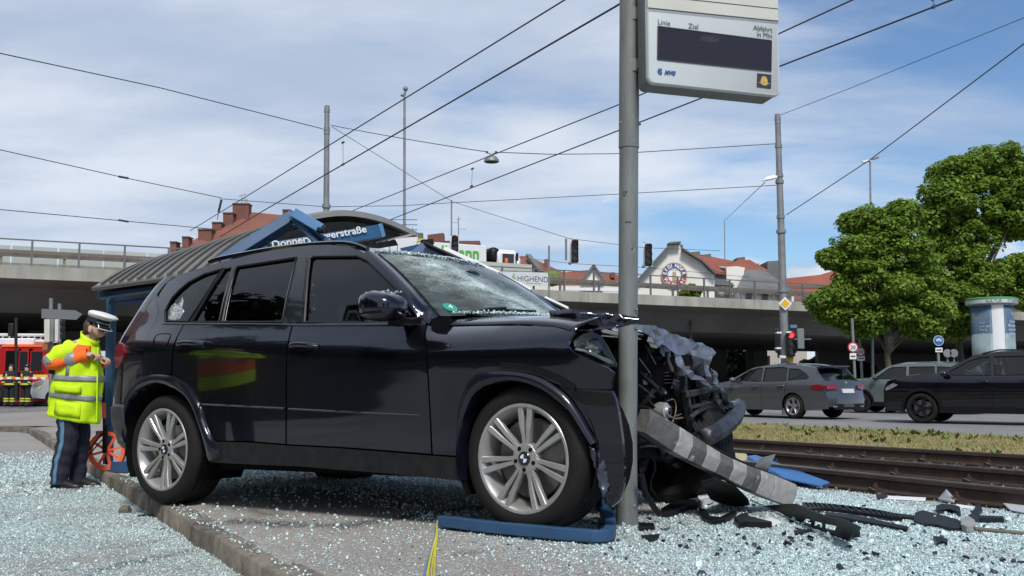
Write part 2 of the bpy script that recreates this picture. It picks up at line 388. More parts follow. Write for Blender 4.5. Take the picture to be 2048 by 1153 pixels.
def ground_mat(name, base, base2, dark):
    m = bpy.data.materials.new(name); m.use_nodes = True; ntr = m.node_tree; N = ntr.nodes; L = ntr.links; b = N['Principled BSDF']
    b.inputs['Roughness'].default_value = 0.85
    tc = N.new('ShaderNodeTexCoord')
    def noi(s, d, r=0.6):
        n = N.new('ShaderNodeTexNoise'); n.inputs['Scale'].default_value = s; n.inputs['Detail'].default_value = d; n.inputs['Roughness'].default_value = r
        L.new(tc.outputs['Object'], n.inputs['Vector']); return n.outputs[0]
    def mr(v, a, bb):
        n = N.new('ShaderNodeMapRange'); n.inputs[1].default_value = a; n.inputs[2].default_value = bb; L.new(v, n.inputs[0]); return n.outputs[0]
    def mix(f, a, c):
        n = N.new('ShaderNodeMix'); n.data_type = 'RGBA'; L.new(f, n.inputs[0])
        for i, q in ((6, a), (7, c)):
            if isinstance(q, tuple): n.inputs[i].default_value = (*q, 1)
            else: L.new(q, n.inputs[i])
        return n.outputs[2]
    c = mix(mr(noi(0.9, 8), 0.35, 0.65), base, base2)
    c = mix(mr(noi(160, 3), 0.56, 0.66), c, tuple(min(1, q * 1.7) for q in base))
    c = mix(mr(noi(210, 2), 0.60, 0.68), c, tuple(q * 0.4 for q in base))
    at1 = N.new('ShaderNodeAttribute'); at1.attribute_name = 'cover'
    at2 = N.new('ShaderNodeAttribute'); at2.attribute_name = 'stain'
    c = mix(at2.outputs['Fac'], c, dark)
    # crumbs of toughened glass too small to model singly
    v = N.new('ShaderNodeTexVoronoi'); v.inputs['Scale'].default_value = 150; L.new(tc.outputs['Object'], v.inputs['Vector'])
    sep = N.new('ShaderNodeSeparateColor'); L.new(v.outputs['Color'], sep.inputs[0])
    lt = N.new('ShaderNodeMath'); lt.operation = 'LESS_THAN'; L.new(sep.outputs[0], lt.inputs[0])
    sc = N.new('ShaderNodeMath'); sc.operation = 'MULTIPLY'; L.new(at1.outputs['Fac'], sc.inputs[0]); sc.inputs[1].default_value = 0.95; L.new(sc.outputs[0], lt.inputs[1])
    g = mix(sep.outputs[1], (0.35, 0.45, 0.455), (0.63, 0.75, 0.755))
    c = mix(lt.outputs[0], c, g)
    L.new(c, b.inputs['Base Color'])
    bp = N.new('ShaderNodeBump'); bp.inputs['Strength'].default_value = 0.5; bp.inputs['Distance'].default_value = 0.008; L.new(noi(120, 4), bp.inputs['Height']); L.new(bp.outputs[0], b.inputs['Normal'])
    return m
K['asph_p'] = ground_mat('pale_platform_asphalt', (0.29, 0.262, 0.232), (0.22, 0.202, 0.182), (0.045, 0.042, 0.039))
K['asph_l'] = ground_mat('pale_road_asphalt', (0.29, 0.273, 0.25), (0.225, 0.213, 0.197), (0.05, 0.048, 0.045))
K['asph'] = mat('road_asphalt', (0.20, 0.195, 0.19), 0.85, col2=(0.14, 0.137, 0.134), vscale=0.5, bump=0.3, bscale=40, speck=(60, 0.63, (0.28, 0.27, 0.26)))
K['asph_f'] = mat('worn_carriageway_asphalt', (0.235, 0.23, 0.225), 0.8, col2=(0.165, 0.162, 0.16), vscale=0.6, stretch=(1, 0.35, 1), bump=0.2, bscale=40)
K['bed'] = mat('track_bed', (0.16, 0.14, 0.12), 0.9, col2=(0.08, 0.068, 0.058), vscale=2.5, bump=0.8, bscale=35, speck=(45, 0.62, (0.34, 0.33, 0.31)))
K['soil'] = mat('dry_verge_soil', (0.32, 0.245, 0.12), 0.95, col2=(0.19, 0.165, 0.07), vscale=1.5, bump=0.6, bscale=25)
def sheet(name, mt, ns, ts, zf, attrs=False, kind='structure'):
    vs = []; fs = []
    for t in ts:
        for n in ns: vs.append(nt(n, t, zf(n, t)))
    k = len(ns)
    for i in range(len(ts) - 1):
        for j in range(k - 1): fs.append((i * k + j, i * k + j + 1, (i + 1) * k + j + 1, (i + 1) * k + j))
    me = bpy.data.meshes.new(name); me.from_pydata([tuple(v) for v in vs], [], fs); me.materials.append(mt)
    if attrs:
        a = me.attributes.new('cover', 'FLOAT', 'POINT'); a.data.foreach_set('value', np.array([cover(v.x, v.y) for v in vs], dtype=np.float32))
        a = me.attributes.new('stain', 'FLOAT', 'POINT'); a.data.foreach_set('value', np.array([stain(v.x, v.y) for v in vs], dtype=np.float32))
    me.shade_smooth()
    o = bpy.data.objects.new(name, me); COL.objects.link(o); tag(o, kind=kind); return o
def lin(a, b, k): return [a + (b - a) * i / k for i in range(k + 1)]
g = MB(); g.add([(-700, -300, ROAD_Z - 0.03), (700, -300, ROAD_Z - 0.03), (700, 900, ROAD_Z - 0.03), (-700, 900, ROAD_Z - 0.03)], [(0, 1, 2, 3)])
tag(g.build('ground', K['asph']), kind='structure')
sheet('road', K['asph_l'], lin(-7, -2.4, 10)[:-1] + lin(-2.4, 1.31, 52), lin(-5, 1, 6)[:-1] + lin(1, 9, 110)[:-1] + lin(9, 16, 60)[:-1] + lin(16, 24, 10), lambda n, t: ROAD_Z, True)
PT = lin(-9, -1, 8)[:-1] + lin(-1, 6, 90)[:-1] + lin(6, 20.5, 70)
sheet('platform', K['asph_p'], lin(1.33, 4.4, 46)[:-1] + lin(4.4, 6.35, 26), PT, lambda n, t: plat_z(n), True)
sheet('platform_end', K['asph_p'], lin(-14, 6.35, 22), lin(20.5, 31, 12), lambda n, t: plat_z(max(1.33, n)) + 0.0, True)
me = bpy.data.objects['platform_end'].data
for v in me.vertices:      # the kerb swings away to the left in a curve
    n = v.co.x * TN.x + v.co.y * TN.y; t = v.co.x * TD.x + v.co.y * TD.y
    if n < 1.33:
        t0 = 22.0 if n < -0.29 else 20.4 + math.sqrt(max(0, 1.6 ** 2 - (n + 0.29) ** 2))
        if t < t0: v.co = nt(n, t0, v.co.z)
# kerb stones, each its own stone; the row curves away at its far end
kerb = thing('kerb', None, None); tag(kerb, kind='structure')
kr = random.Random(3)
path = []
t = -1.2
while t < 20.2:
    ln = kr.uniform(0.34, 0.62); path.append((nt(1.305, t), nt(1.305, min(t + ln, 20.4)))); t += ln
for i in range(10):
    a0 = i / 10 * R(82); a1 = (i + 1) / 10 * R(82); r_ = 1.6
    path.append((nt(1.305 - r_ + r_ * math.cos(a0), 20.4 + r_ * math.sin(a0)), nt(1.305 - r_ + r_ * math.cos(a1), 20.4 + r_ * math.sin(a1))))
for i in range(12):
    path.append((nt(-0.1 - i * 1.0, 22.0), nt(-1.1 - i * 1.0, 22.0)))
for a, b in path:
    d = (b - a); ln = d.length; d.normalize(); s = Vector((d.y, -d.x, 0)); j = kr.uniform(-0.004, 0.003); w = 0.075 + kr.uniform(-0.002, 0.003)
    rings = []
    for k in range(5):
        p = a + d * (0.003 + (ln - 0.006) * k / 4); e = 0.8 * noise.noise(p * 2.2) * 0.02
        rings.append([p - s * (w + 0.004 + e) + Vector((0, 0, -0.22)), p + s * w + Vector((0, 0, -0.22)), p + s * w + Vector((0, 0, -0.058 + j)), p - s * (w - 0.012 + e * 0.4) + Vector((0, 0, -0.058 + j)), p - s * (w - 0.001 + e) + Vector((0, 0, -0.069 + j))])
    MB().loft(rings).build('kerb_stone', K['kerb'], kerb, smooth=50)
# track bed and rails
sheet('track_bed', K['bed'], lin(6.3, 10.4, 24), lin(-8, 60, 100), lambda n, t: -0.145 + 0.018 * noise.noise(Vector((n * 3, t * 3, 1))))
def rail_line(p1, p2):
    a = gp(*p1, 0.005); b = gp(*p2, 0.005); d = (a - b); d.z = 0; return b - d * 0.55, a + d * 6, d.normalized()
RAILS = [((1558, 930), (2048, 979)), ((1420, 894.5), (2048, 942.5)), ((1450, 877), (2048, 910.5))]
rail_prof = [(-0.06, -0.14), (0.06, -0.14), (0.06, -0.128), (0.014, -0.112), (0.012, -0.045), (0.034, -0.034), (0.034, -0.004), (0.026, 0.0), (-0.026, 0.0), (-0.034, -0.004), (-0.034, -0.034), (-0.012, -0.045), (-0.014, -0.112), (-0.06, -0.128)]
clip_me = None
RL = ['rusty tram rail nearest the glass-strewn platform', 'rusty tram rail in the middle of the three', 'rusty tram rail along the edge of the dry grass']
for (p1, p2), lb in zip(RAILS, RL):
    a, b, d = rail_line(p1, p2); s = Vector((d.y, -d.x, 0))
    rt = thing('tram_rail', lb, 'rail', a, group='rails of the tram track')
    MB().loft([[q + s * x + Vector((0, 0, z)) for x, z in rail_prof] for q in (a, b)]).build('rail_body', K['rail'], rt, world=True)
    MB().loft([[q + s * x + Vector((0, 0, z)) for x, z in ((-0.026, 0.001), (0.026, 0.001), (0.026, 0.004), (-0.026, 0.004))] for q in (a, b)]).build('rail_head', K['railtop'], rt, world=True)
    n_ = int((b - a).length / 0.75)
    for k in range(min(n_, 34)):
        q = a + d * (0.3 + 0.75 * k)
        if clip_me is None:
            mb = MB()
            mb.box((0, 0, 0.006), (0.36, 0.17, 0.014))
            for sx in (-1, 1):
                mb.box((sx * 0.10, 0, 0.028), (0.09, 0.07, 0.03)); mb.tube([(sx * 0.10, 0, 0.03), (sx * 0.10, 0, 0.085)], 0.012, 6); mb.tube([(sx * 0.10, 0, 0.045), (sx * 0.10, 0, 0.064)], 0.023, 6)
                mb.tube([(sx * 0.15, -0.04, 0.03), (sx * 0.17, 0, 0.05), (sx * 0.12, 0.05, 0.04)], 0.009, 6)
            clip_me = mb.mesh('rail_fastener', K['rail'])
        o = bpy.data.objects.new('rail_fastener', clip_me); COL.objects.link(o); o.parent = rt
        m = Matrix((s, d, Vector((0, 0, 1)))).transposed().to_4x4(); m.translation = q - a + Vector((0, 0, -0.143)); o.matrix_local = m
# verge and carriageway
sheet('verge', K['soil'], lin(10.2, 15.1, 14), lin(-12, 60, 60), lambda n, t: -0.10 + 0.03 * noise.noise(Vector((n, t, 3))) - (0.06 if n > 14.8 else 0))
sheet('carriageway', K['asph_f'], lin(15.35, 33, 8), lin(-25, 120, 20), lambda n, t: ROAD_Z - 0.006)
mk = MB()
for t in np.arange(-14, 60, 6.0): mk.add([nt(21.2, t, ROAD_Z + 0.0), nt(21.32, t, ROAD_Z), nt(21.32, t + 3, ROAD_Z), nt(21.2, t + 3, ROAD_Z)], [(0, 1, 2, 3)])
mk.add([nt(15.75, -25, ROAD_Z), nt(15.87, -25, ROAD_Z), nt(15.87, 90, ROAD_Z), nt(15.75, 90, ROAD_Z)], [(0, 1, 2, 3)])
tag(mk.build('lane_marking', mat('worn_road_paint', (0.42, 0.41, 0.39), 0.8, var=0.35, vscale=3)), kind='structure')
ek = MB()
for t in np.arange(-15, 60, 1.0): ek.box(nt(15.22, t + 0.5, ROAD_Z + 0.01), (0.22, 0.985, 0.09), Matrix((TN, TD, Vector((0, 0, 1)))).transposed())
tag(ek.build('road_edging', K['conc']), kind='structure')
sheet('far_pavement', K['asph'], lin(33, 60, 6), lin(-30, 90, 10), lambda n, t: -0.06)

# broken glass crumbs, real pieces
def crumbs(name, pieces, mt, seed):
    r = np.random.default_rng(seed)
    P = np.array(pieces); k = len(P)
    base = np.array([(-1, -1, -1), (1, -1, -1), (1, 1, -1), (-1, 1, -1), (-1, -1, 1), (1, -1, 1), (1, 1, 1), (-1, 1, 1)], float)
    fc = np.array([(4, 5, 6, 7), (0, 1, 5, 4), (1, 2, 6, 5), (2, 3, 7, 6), (3, 0, 4, 7)])
    q = r.normal(size=(k, 4)); q /= np.linalg.norm(q, axis=1)[:, None]
    w, x, y, z = q.T
    Rm = np.stack([np.stack([1 - 2 * (y * y + z * z), 2 * (x * y - w * z), 2 * (x * z + w * y)], 1), np.stack([2 * (x * y + w * z), 1 - 2 * (x * x + z * z), 2 * (y * z - w * x)], 1), np.stack([2 * (x * z - w * y), 2 * (y * z + w * x), 1 - 2 * (x * x + y * y)], 1)], 1)
    B = base[None] * (1 + 0.35 * r.uniform(-1, 1, size=(k, 8, 3))) * P[:, 3][:, None, None] * r.uniform(0.55, 1.25, size=(k, 1, 3))
    V = np.einsum('kij,kvj->kvi', Rm, B) + P[:, None, :3]
    me = bpy.data.meshes.new(name)
    me.vertices.add(k * 8); me.vertices.foreach_set('co', V.reshape(-1).astype(np.float32))
    Fq = (fc[None] + (np.arange(k) * 8)[:, None, None]).reshape(-1)
    nf = k * 5; me.loops.add(nf * 4); me.loops.foreach_set('vertex_index', Fq.astype(np.int32)); me.polygons.add(nf)
    me.polygons.foreach_set('loop_start', (np.arange(nf) * 4).astype(np.int32))
    me.materials.append(mt); me.update(calc_edges=True); me.validate()
    o = bpy.data.objects.new(name, me); COL.objects.link(o); return o
def crumb_mat(name, c1, c2):
    m = bpy.data.materials.new(name); m.use_nodes = True; N = m.node_tree.nodes; L = m.node_tree.links; b = N['Principled BSDF']
    g_ = N.new('ShaderNodeNewGeometry'); mx = N.new('ShaderNodeMix'); mx.data_type = 'RGBA'; L.new(g_.outputs['Random Per Island'], mx.inputs[0])
    mx.inputs[6].default_value = (*c1, 1); mx.inputs[7].default_value = (*c2, 1); L.new(mx.outputs[2], b.inputs['Base Color'])
    b.inputs['Roughness'].default_value = 0.12; b.inputs['Transmission Weight'].default_value = 0.0; b.inputs['Specular IOR Level'].default_value = 0.7
    return m
K['crumb'] = crumb_mat('broken_glass', (0.33, 0.45, 0.46), (0.70, 0.83, 0.83))
pcs = []; r2 = random.Random(11)
def scatter(n0, n1, t0, t1, count, s0, s1, zf):
    for _ in range(count):
        n = r2.uniform(n0, n1); t = r2.uniform(t0, t1); p = nt(n, t); c = cover(p.x, p.y) * 0.9 + 0.012
        if r2.random() < c: pcs.append((p.x, p.y, zf(n) + 0.003, r2.uniform(s0, s1)))
scatter(2.3, 6.4, -1.2, 7.6, 170000, 0.0021, 0.0048, plat_z)
scatter(1.4, 3.6, -0.4, 5.2, 36000, 0.0024, 0.0052, plat_z)
scatter(-0.7, 1.24, 2.0, 9.0, 120000, 0.0020, 0.0043, lambda n: ROAD_Z)
scatter(1.35, 4.5, 5.0, 11.5, 16000, 0.004, 0.008, plat_z)
scatter(-0.7, 1.24, 9.0, 15.0, 22000, 0.005, 0.009, lambda n: ROAD_Z)
for _ in range(900):      # crumbs thrown on to the sleepers and rails
    n = r2.uniform(6.3, 9.2); t = r2.uniform(-1.5, 7); p = nt(n, t); pcs.append((p.x, p.y, -0.135, r2.uniform(0.004, 0.007)))
for _ in range(900):      # larger clots of crazed glass
    n = r2.uniform(2.4, 6.3) if r2.random() < 0.7 else r2.uniform(-0.6, 1.2); t = r2.uniform(-1, 5) if n > 1.3 else r2.uniform(3, 10); p = nt(n, t)
    if r2.random() < cover(p.x, p.y) * 0.8: pcs.append((p.x, p.y, (plat_z(n) if n > 1.3 else ROAD_Z) + 0.006, r2.uniform(0.008, 0.015)))
for _ in range(500):
    t = r2.uniform(-1, 9); p = nt(r2.uniform(1.25, 1.36), t); pcs.append((p.x, p.y, -0.052, r2.uniform(0.003, 0.006)))
tag(crumbs('broken_glass', pcs, K['crumb'], 4), 'pale turquoise crumbs of broken safety glass strewn over platform and road', 'broken glass', kind='stuff')
bits = []
for _ in range(900):
    n = r2.uniform(2.2, 6.2); t = r2.uniform(-1.2, 4.4); p = nt(n, t)
    if r2.random() < 0.25 + cover(p.x, p.y) * 0.6: bits.append((p.x, p.y, plat_z(n) + 0.005, r2.choice((0.004, 0.005, 0.006, 0.008, 0.011))))
for _ in range(160):
    n = r2.uniform(-3, 0.9); t = r2.uniform(2, 8); p = nt(n, t); bits.append((p.x, p.y, ROAD_Z - 0.015, r2.uniform(0.004, 0.008)))
tag(crumbs('plastic_crumbs', bits, mat('mixed_plastic_crumbs', (0.02, 0.02, 0.022), 0.6, col2=(0.05, 0.07, 0.12), vscale=3), 9), 'tiny dark plastic splinters scattered among the glass crumbs', 'splinters', kind='stuff')

bl_ = [(p.x, p.y, -0.14, r2.uniform(0.008, 0.022)) for p in (nt(r2.uniform(6.35, 10.3), r2.uniform(-4, 16)) for _ in range(5200))]
tag(crumbs('ballast', bl_, mat('ballast_stones', (0.15, 0.13, 0.115), 0.9, col2=(0.07, 0.06, 0.052), vscale=9), 12), 'brown grey ballast stones lying between the tram rails', 'ballast', kind='stuff')
# verge grass: real blades
K['grass'] = mat('dry_grass', (0.36, 0.29, 0.125), 0.85, col2=(0.15, 0.18, 0.05), vscale=0.7)
def grass(name, n0, n1, t0, t1, count, h0, h1, seed, clump=0.0):
    r = np.random.default_rng(seed); n = r.uniform(n0, n1, count); t = r.uniform(t0, t1, count)
    x = TN.x * n + TD.x * t; y = TN.y * n + TD.y * t
    h = r.uniform(h0, h1, count); a = r.uniform(0, 6.28, count); le = r.uniform(0, 0.7, count) * h; w = r.uniform(0.006, 0.016, count)
    z0 = np.full(count, -0.11)
    V = np.stack([np.stack([x - w * np.sin(a), y + w * np.cos(a), z0], 1), np.stack([x + w * np.sin(a), y - w * np.cos(a), z0], 1), np.stack([x + le * np.cos(a), y + le * np.sin(a), z0 + h], 1)], 1)
    me = bpy.data.meshes.new(name); me.from_pydata(V.reshape(-1, 3).tolist(), [], [(3 * i, 3 * i + 1, 3 * i + 2) for i in range(count)]); me.materials.append(K['grass'])
    o = bpy.data.objects.new(name, me); COL.objects.link(o); return o
tag(grass('verge_grass', 10.25, 15.1, -6, 24, 60000, 0.02, 0.06, 5), 'dry yellow grass verge between tram track and road', 'grass', kind='stuff')
K['weed'] = mat('verge_weeds', (0.09, 0.14, 0.03), 0.8, col2=(0.18, 0.20, 0.06), vscale=3)
wd = MB(); wr = random.Random(8)
for _ in range(520):
    n = min(15.1, 14.2 + wr.gauss(0, 0.5)) if wr.random() < 0.75 else wr.uniform(10.5, 15); t = wr.uniform(-5, 22); c = nt(n, t, -0.1)
    if fbm(c.x, c.y, 0.7, 4) < -0.12: continue
    for k in range(7):
        a = wr.uniform(0, 6.28); l = wr.uniform(0.05, 0.16); u = Vector((math.cos(a), math.sin(a), wr.uniform(0.4, 1.4))).normalized(); s_ = Vector((-math.sin(a), math.cos(a), 0)) * l * 0.22
        wd.add([c, c + u * l * 0.5 + s_, c + u * l, c + u * l * 0.5 - s_], [(0, 1, 2, 3)])
tag(wd.build('verge_weeds', K['weed']), 'green weeds growing in clumps along the road edge of the verge', 'weeds', kind='stuff')
# ------------------------------------------------------------------ shared car building
def pchip(xs, ys):
    xs = np.array(xs, float); ys = np.array(ys, float); h = np.diff(xs); d = np.diff(ys) / h; m = np.zeros(len(xs)); m[0] = d[0]; m[-1] = d[-1]
    for i in range(1, len(xs) - 1):
        if d[i - 1] * d[i] > 0:
            w1 = 2 * h[i] + h[i - 1]; w2 = h[i] + 2 * h[i - 1]; m[i] = (w1 + w2) / (w1 / d[i - 1] + w2 / d[i])
    def f(x):
        x = min(max(x, xs[0]), xs[-1]); i = int(min(max(np.searchsorted(xs, x) - 1, 0), len(h) - 1)); t = (x - xs[i]) / h[i]
        return float((2 * t ** 3 - 3 * t * t + 1) * ys[i] + (t ** 3 - 2 * t * t + t) * h[i] * m[i] + (-2 * t ** 3 + 3 * t * t) * ys[i + 1] + (t ** 3 - t * t) * h[i] * m[i + 1])
    return f
def resample(poly, step, closed=True):
    out = []; n = len(poly)
    for i in range(n if closed else n - 1):
        a = Vector(poly[i]); b = Vector(poly[(i + 1) % n]); k = max(1, int(round((b - a).length / step)))
        for j in range(k): out.append(a + (b - a) * (j / k))
    if not closed: out.append(Vector(poly[-1]))
    return out
def curve(pts, k=5, closed=False):
    P = [Vector(p) for p in pts]; n = len(P); out = []
    for i in range(n if closed else n - 1):
        p1, p2 = P[i], P[(i + 1) % n]
        p0 = P[(i - 1) % n] if closed or i > 0 else p1 * 2 - p2
        p3 = P[(i + 2) % n] if closed or i < n - 2 else p2 * 2 - p1
        for j in range(k):
            t = j / k; out.append(0.5 * ((2 * p1) + (p2 - p0) * t + (2 * p0 - 5 * p1 + 4 * p2 - p3) * t * t + (3 * p1 - p0 - 3 * p2 + p3) * t ** 3))
    if not closed: out.append(P[-1])
    return out
def inside(p, poly):
    c = False; n = len(poly); x, y = p[0], p[1]; j = n - 1
    for i in range(n):
        xi, yi = poly[i][0], poly[i][1]; xj, yj = poly[j][0], poly[j][1]
        if (yi > y) != (yj > y) and x < (xj - xi) * (y - yi) / (yj - yi) + xi: c = not c
        j = i
    return c
def edge_dist(p, polys):
    best = 9e9; p = Vector((p[0], p[1]))
    for q in polys:
        for i in range(len(q)):
            a = Vector(q[i]); d = Vector(q[(i + 1) % len(q)]) - a; u = max(0, min(1, (p - a).dot(d) / max(d.length_squared, 1e-12))); best = min(best, (p - a - d * u).length)
    return best
def triangulate(outer, holes=(), step=0.08):
    loops = [resample(outer, step)] + [resample(h, step) for h in holes]
    vs = []; es = []; idx = []
    for lp in loops:
        b = len(vs); vs += [Vector((q[0], q[1])) for q in lp]; idx.append((b, len(lp))); es += [(b + i, b + (i + 1) % len(lp)) for i in range(len(lp))]
    xs = [q[0] for q in loops[0]]; ys = [q[1] for q in loops[0]]
    x = min(xs) + step * 0.37
    while x < max(xs):
        y = min(ys) + step * 0.41
        while y < max(ys):
            if inside((x, y), loops[0]) and not any(inside((x, y), h) for h in loops[1:]) and edge_dist((x, y), loops) > step * 0.4: vs.append(Vector((x, y)))
            y += step
        x += step
    r = delaunay_2d_cdt(vs, es, [], 0, 1e-6)
    V = r[0]; T = []
    for f in r[2]:
        c = sum((V[i] for i in f), Vector((0, 0))) / len(f)
        if inside(c, loops[0]) and not any(inside(c, h) for h in loops[1:]): T.append(tuple(f))
    return V, T, loops
def panel(name, outer, holes, Yf, side, mt, parent, step=0.07, off=0.0, flange=0.022, smooth=60):
    """a body panel: outline in the car's side view (x, z), laid on the half-width surface Yf(x, z); side = -1 or +1; edges folded inwards"""
    V, T, loops = triangulate(outer, holes, step)
    mb = MB(); mb.add([(q.x, side * (Yf(q.x, q.y) + off), q.y) for q in V], T)
    for lp in loops:
        a = [(q[0], side * (Yf(q[0], q[1]) + off), q[1]) for q in lp]; b = [(q[0], side * (Yf(q[0], q[1]) + off - flange), q[1]) for q in lp]; n = len(lp)
        mb.add(a + b, [(i, (i + 1) % n, n + (i + 1) % n, n + i) for i in range(n)])
    me = mb.mesh(name, mt, None, False, smooth)
    o = bpy.data.objects.new(name, me); link(o, parent); return o
def edge_strip(name, pts, Yf, side, mt, parent, r=0.006, off=0.004, flat=None):
    mb = MB(); mb.tube([(q[0], side * (Yf(q[0], q[1]) + off), q[1]) for q in pts], r, 6)
    return mb.build(name, mt, parent, smooth=50)
def wheel_meshes(rt, rr, w, pairs, double, mats, dish=0.03, wide=1.0):
    """wheel with its outer face at y = 0 pointing to -y, axle along y"""
    K_t, K_r, K_in = mats; out = {}
    t = MB()
    s = rt - rr
    prof = [(rr - 0.012, 0.022), (rr, 0.008), (rr + s * 0.25, 0.0), (rr + s * 0.62, 0.004), (rt - 0.022, 0.018), (rt - 0.006, 0.034), (rt, 0.05)]
    g = [(rt, 0.05)]
    for q in (0.25, 0.42, 0.58, 0.75): g += [(rt, w * q - 0.005), (rt - 0.009, w * q - 0.004), (rt - 0.009, w * q + 0.004), (rt, w * q + 0.005)]
    prof += g[1:] + [(rt, w - 0.05), (rt - 0.006, w - 0.034), (rt - 0.022, w - 0.018), (rr + s * 0.5, w), (rr, w - 0.01), (rr - 0.012, w - 0.02)]
    t.lathe(prof, 56, 'Y'); out['wheel'] = t.mesh('wheel', K_t, smooth=40)
    m = MB()
    m.lathe([(rr - 0.004, 0.02), (rr + 0.004, 0.010), (rr - 0.002, 0.004), (rr - 0.014, 0.006), (rr - 0.02, 0.016), (rr - 0.032, 0.03), (rr - 0.045, 0.10), (rr - 0.05, w - 0.03), (rr - 0.004, w - 0.02)], 56, 'Y', mi=0)
    hub = 0.078
    def spoke(a, wa, wb, skew):
        ca, sa = math.cos(a), math.sin(a); rad = Vector((ca, 0, sa)); tan = Vector((-sa, 0, ca)); rings = []
        for k, (r, y, hw) in enumerate(((hub - 0.02, dish + 0.004, wa), (hub + 0.03, dish, wa * 0.92), (rr * 0.6, dish * 0.6, (wa + wb) / 2), (rr - 0.05, 0.014, wb), (rr - 0.012, 0.010, wb * 1.05))):
            cpt = rad * r + tan * skew * (0.35 + 0.65 * (r - hub) / (rr - hub)) if skew else rad * r
            dp = 0.032
            rings.append([cpt + tan * (-hw) + Vector((0, y + 0.006, 0)), cpt + tan * (-hw * 0.72) + Vector((0, y, 0)), cpt + tan * (hw * 0.72) + Vector((0, y, 0)), cpt + tan * hw + Vector((0, y + 0.006, 0)), cpt + tan * hw * 0.8 + Vector((0, y + dp, 0)), cpt + tan * (-hw * 0.8) + Vector((0, y + dp, 0))])
        m.loft(rings)
    for i in range(pairs):
        a = math.pi / 2 + 2 * math.pi * i / pairs
        if double:
            for sk in (-1, 1): spoke(a, 0.0125 * wide, 0.0165 * wide, sk * 0.031 * wide)
        else: spoke(a, 0.024 * wide, 0.030 * wide, 0)
    m.lathe([(0.0, dish + 0.002), (hub * 0.45, dish), (hub * 0.9, dish + 0.002), (hub, dish + 0.01), (hub, dish + 0.06)], 28, 'Y')
    out['rim'] = m.mesh('rim', K_r, smooth=35)
    out['wheel_bolt'] = MB().tube([(0, dish - 0.002, 0), (0, dish + 0.005, 0)], 0.0105, 10).mesh('wheel_bolt', K['dark'])
    d = MB(); d.lathe([(0.04, 0.105), (rr - 0.075, 0.10), (rr - 0.07, 0.105), (rr - 0.07, 0.125), (0.04, 0.125)], 40, 'Y'); d.box((rr * 0.52, 0.105, 0.08), (0.13, 0.06, 0.19))
    out['brake_disc'] = d.mesh('brake_disc', K['steel'], smooth=40)
    b = MB(); b.lathe([(0.0, w - 0.03), (rr - 0.01, w - 0.03), (rr - 0.01, w - 0.01), (0, w - 0.01)], 32, 'Y'); out['wheel_back'] = b.mesh('wheel_back', K['dark'])
    return out
def put_wheel(ms, parent, m):
    o = bpy.data.objects.new('wheel', ms['wheel']); link(o, parent); o.matrix_local = m
    for i in range(5):
        a = math.pi / 2 + math.pi / 5 + 2 * math.pi * i / 5; c = bpy.data.objects.new('wheel_bolt', ms['wheel_bolt']); link(c, o); c.matrix_local = Matrix.Translation((math.cos(a) * 0.056, 0, math.sin(a) * 0.056))
    for k in ('rim', 'brake_disc', 'wheel_back'):
        c = bpy.data.objects.new(k, ms[k]); link(c, o)
    return o
ROTZ180 = Matrix.Rotation(math.pi, 4, 'Z')
# ------------------------------------------------------------------ the crashed car
HF = Vector((0.045, 4.90, 0.374)); HR = Vector((-2.345, 6.585, 0.309))
cx_ = (HF - HR).normalized(); cy_ = Vector((-cx_.y, cx_.x, 0)).normalized(); cz_ = cx_.cross(cy_)
WB = (HF - HR).length
c0 = HF + cy_ * 0.93 - cz_ * 0.37
CARM = Matrix((cx_, cy_, cz_)).transposed().to_4x4(); CARM.translation = c0
CINV = CARM.inverted(); CI3 = CINV.to_3x3()
zc_ = pchip([-3.6, -2.64, -1.53, -0.59, 0.6], [1.100, 1.062, 0.992, 0.925, 0.90])
zb_ = pchip([-3.6, -3.05, -1.62, -0.62, 0.0, 0.6], [1.255, 1.222, 1.130, 1.080, 1.075, 1.02])
_low = pchip([0.0, 0.2, 0.3, 0.4, 0.5, 0.6, 0.7, 0.8, 0.9, 0.965, 1.0], [0.84, 0.880, 0.910, 0.924, 0.931, 0.935, 0.939, 0.945, 0.952, 0.957, 0.953])
_up = pchip([0, 0.12, 0.5, 1.0], [0.953, 0.942, 0.912, 0.884])
_gl = pchip([0, 0.2, 0.4, 0.5, 0.55, 0.58, 0.62], [0.882, 0.806, 0.715, 0.655, 0.61, 0.55, 0.40])
_fe = pchip([0, 0.3, 0.6, 0.85, 1.0, 1.1, 1.2], [0.953, 0.932, 0.890, 0.815, 0.735, 0.62, 0.4])
def CW(x, z):
    zc = zc_(x); zb = zb_(x)
    if z <= zc: w = _low(z / zc)
    else:
        v = (z - zc) / (zb - zc)
        a = _up(v) if v <= 1 else _gl(z - zb)
        if x > -0.80:
            k = min(1.0, max(0.0, (x + 0.80) / 0.30)); k = k * k * (3 - 2 * k)
            a = a * (1 - k) + _fe(v) * k
        w = a
    if x < -2.55: w -= 0.15 * ((-2.55 - x) / 1.2) ** 2.2
    if x > 0.15: w -= 0.13 * ((x - 0.15) / 0.6) ** 2
    return w
cl0 = CINV @ CAM
def lp(px, py):              # picture point -> (x, z) on the near side of the car
    d = CI3 @ ray(px, py); y = -0.93
    for _ in range(24):
        q = cl0 + d * ((y - cl0.y) / d.y); y = 0.5 * y - 0.5 * CW(q.x, q.z)
    return Vector((q.x, q.z))
def ly(px, py, y):           # picture point on the plane y = const of the car
    d = CI3 @ ray(px, py); return cl0 + d * ((y - cl0.y) / d.y)
def lx(px, py, x):           # picture point on the plane x = const of the car
    d = CI3 @ ray(px, py); return cl0 + d * ((x - cl0.x) / d.x)
def P(s):                    # "x,y x,y ..." -> side-view points
    return [lp(*map(float, q.split(','))) for q in s.split()]
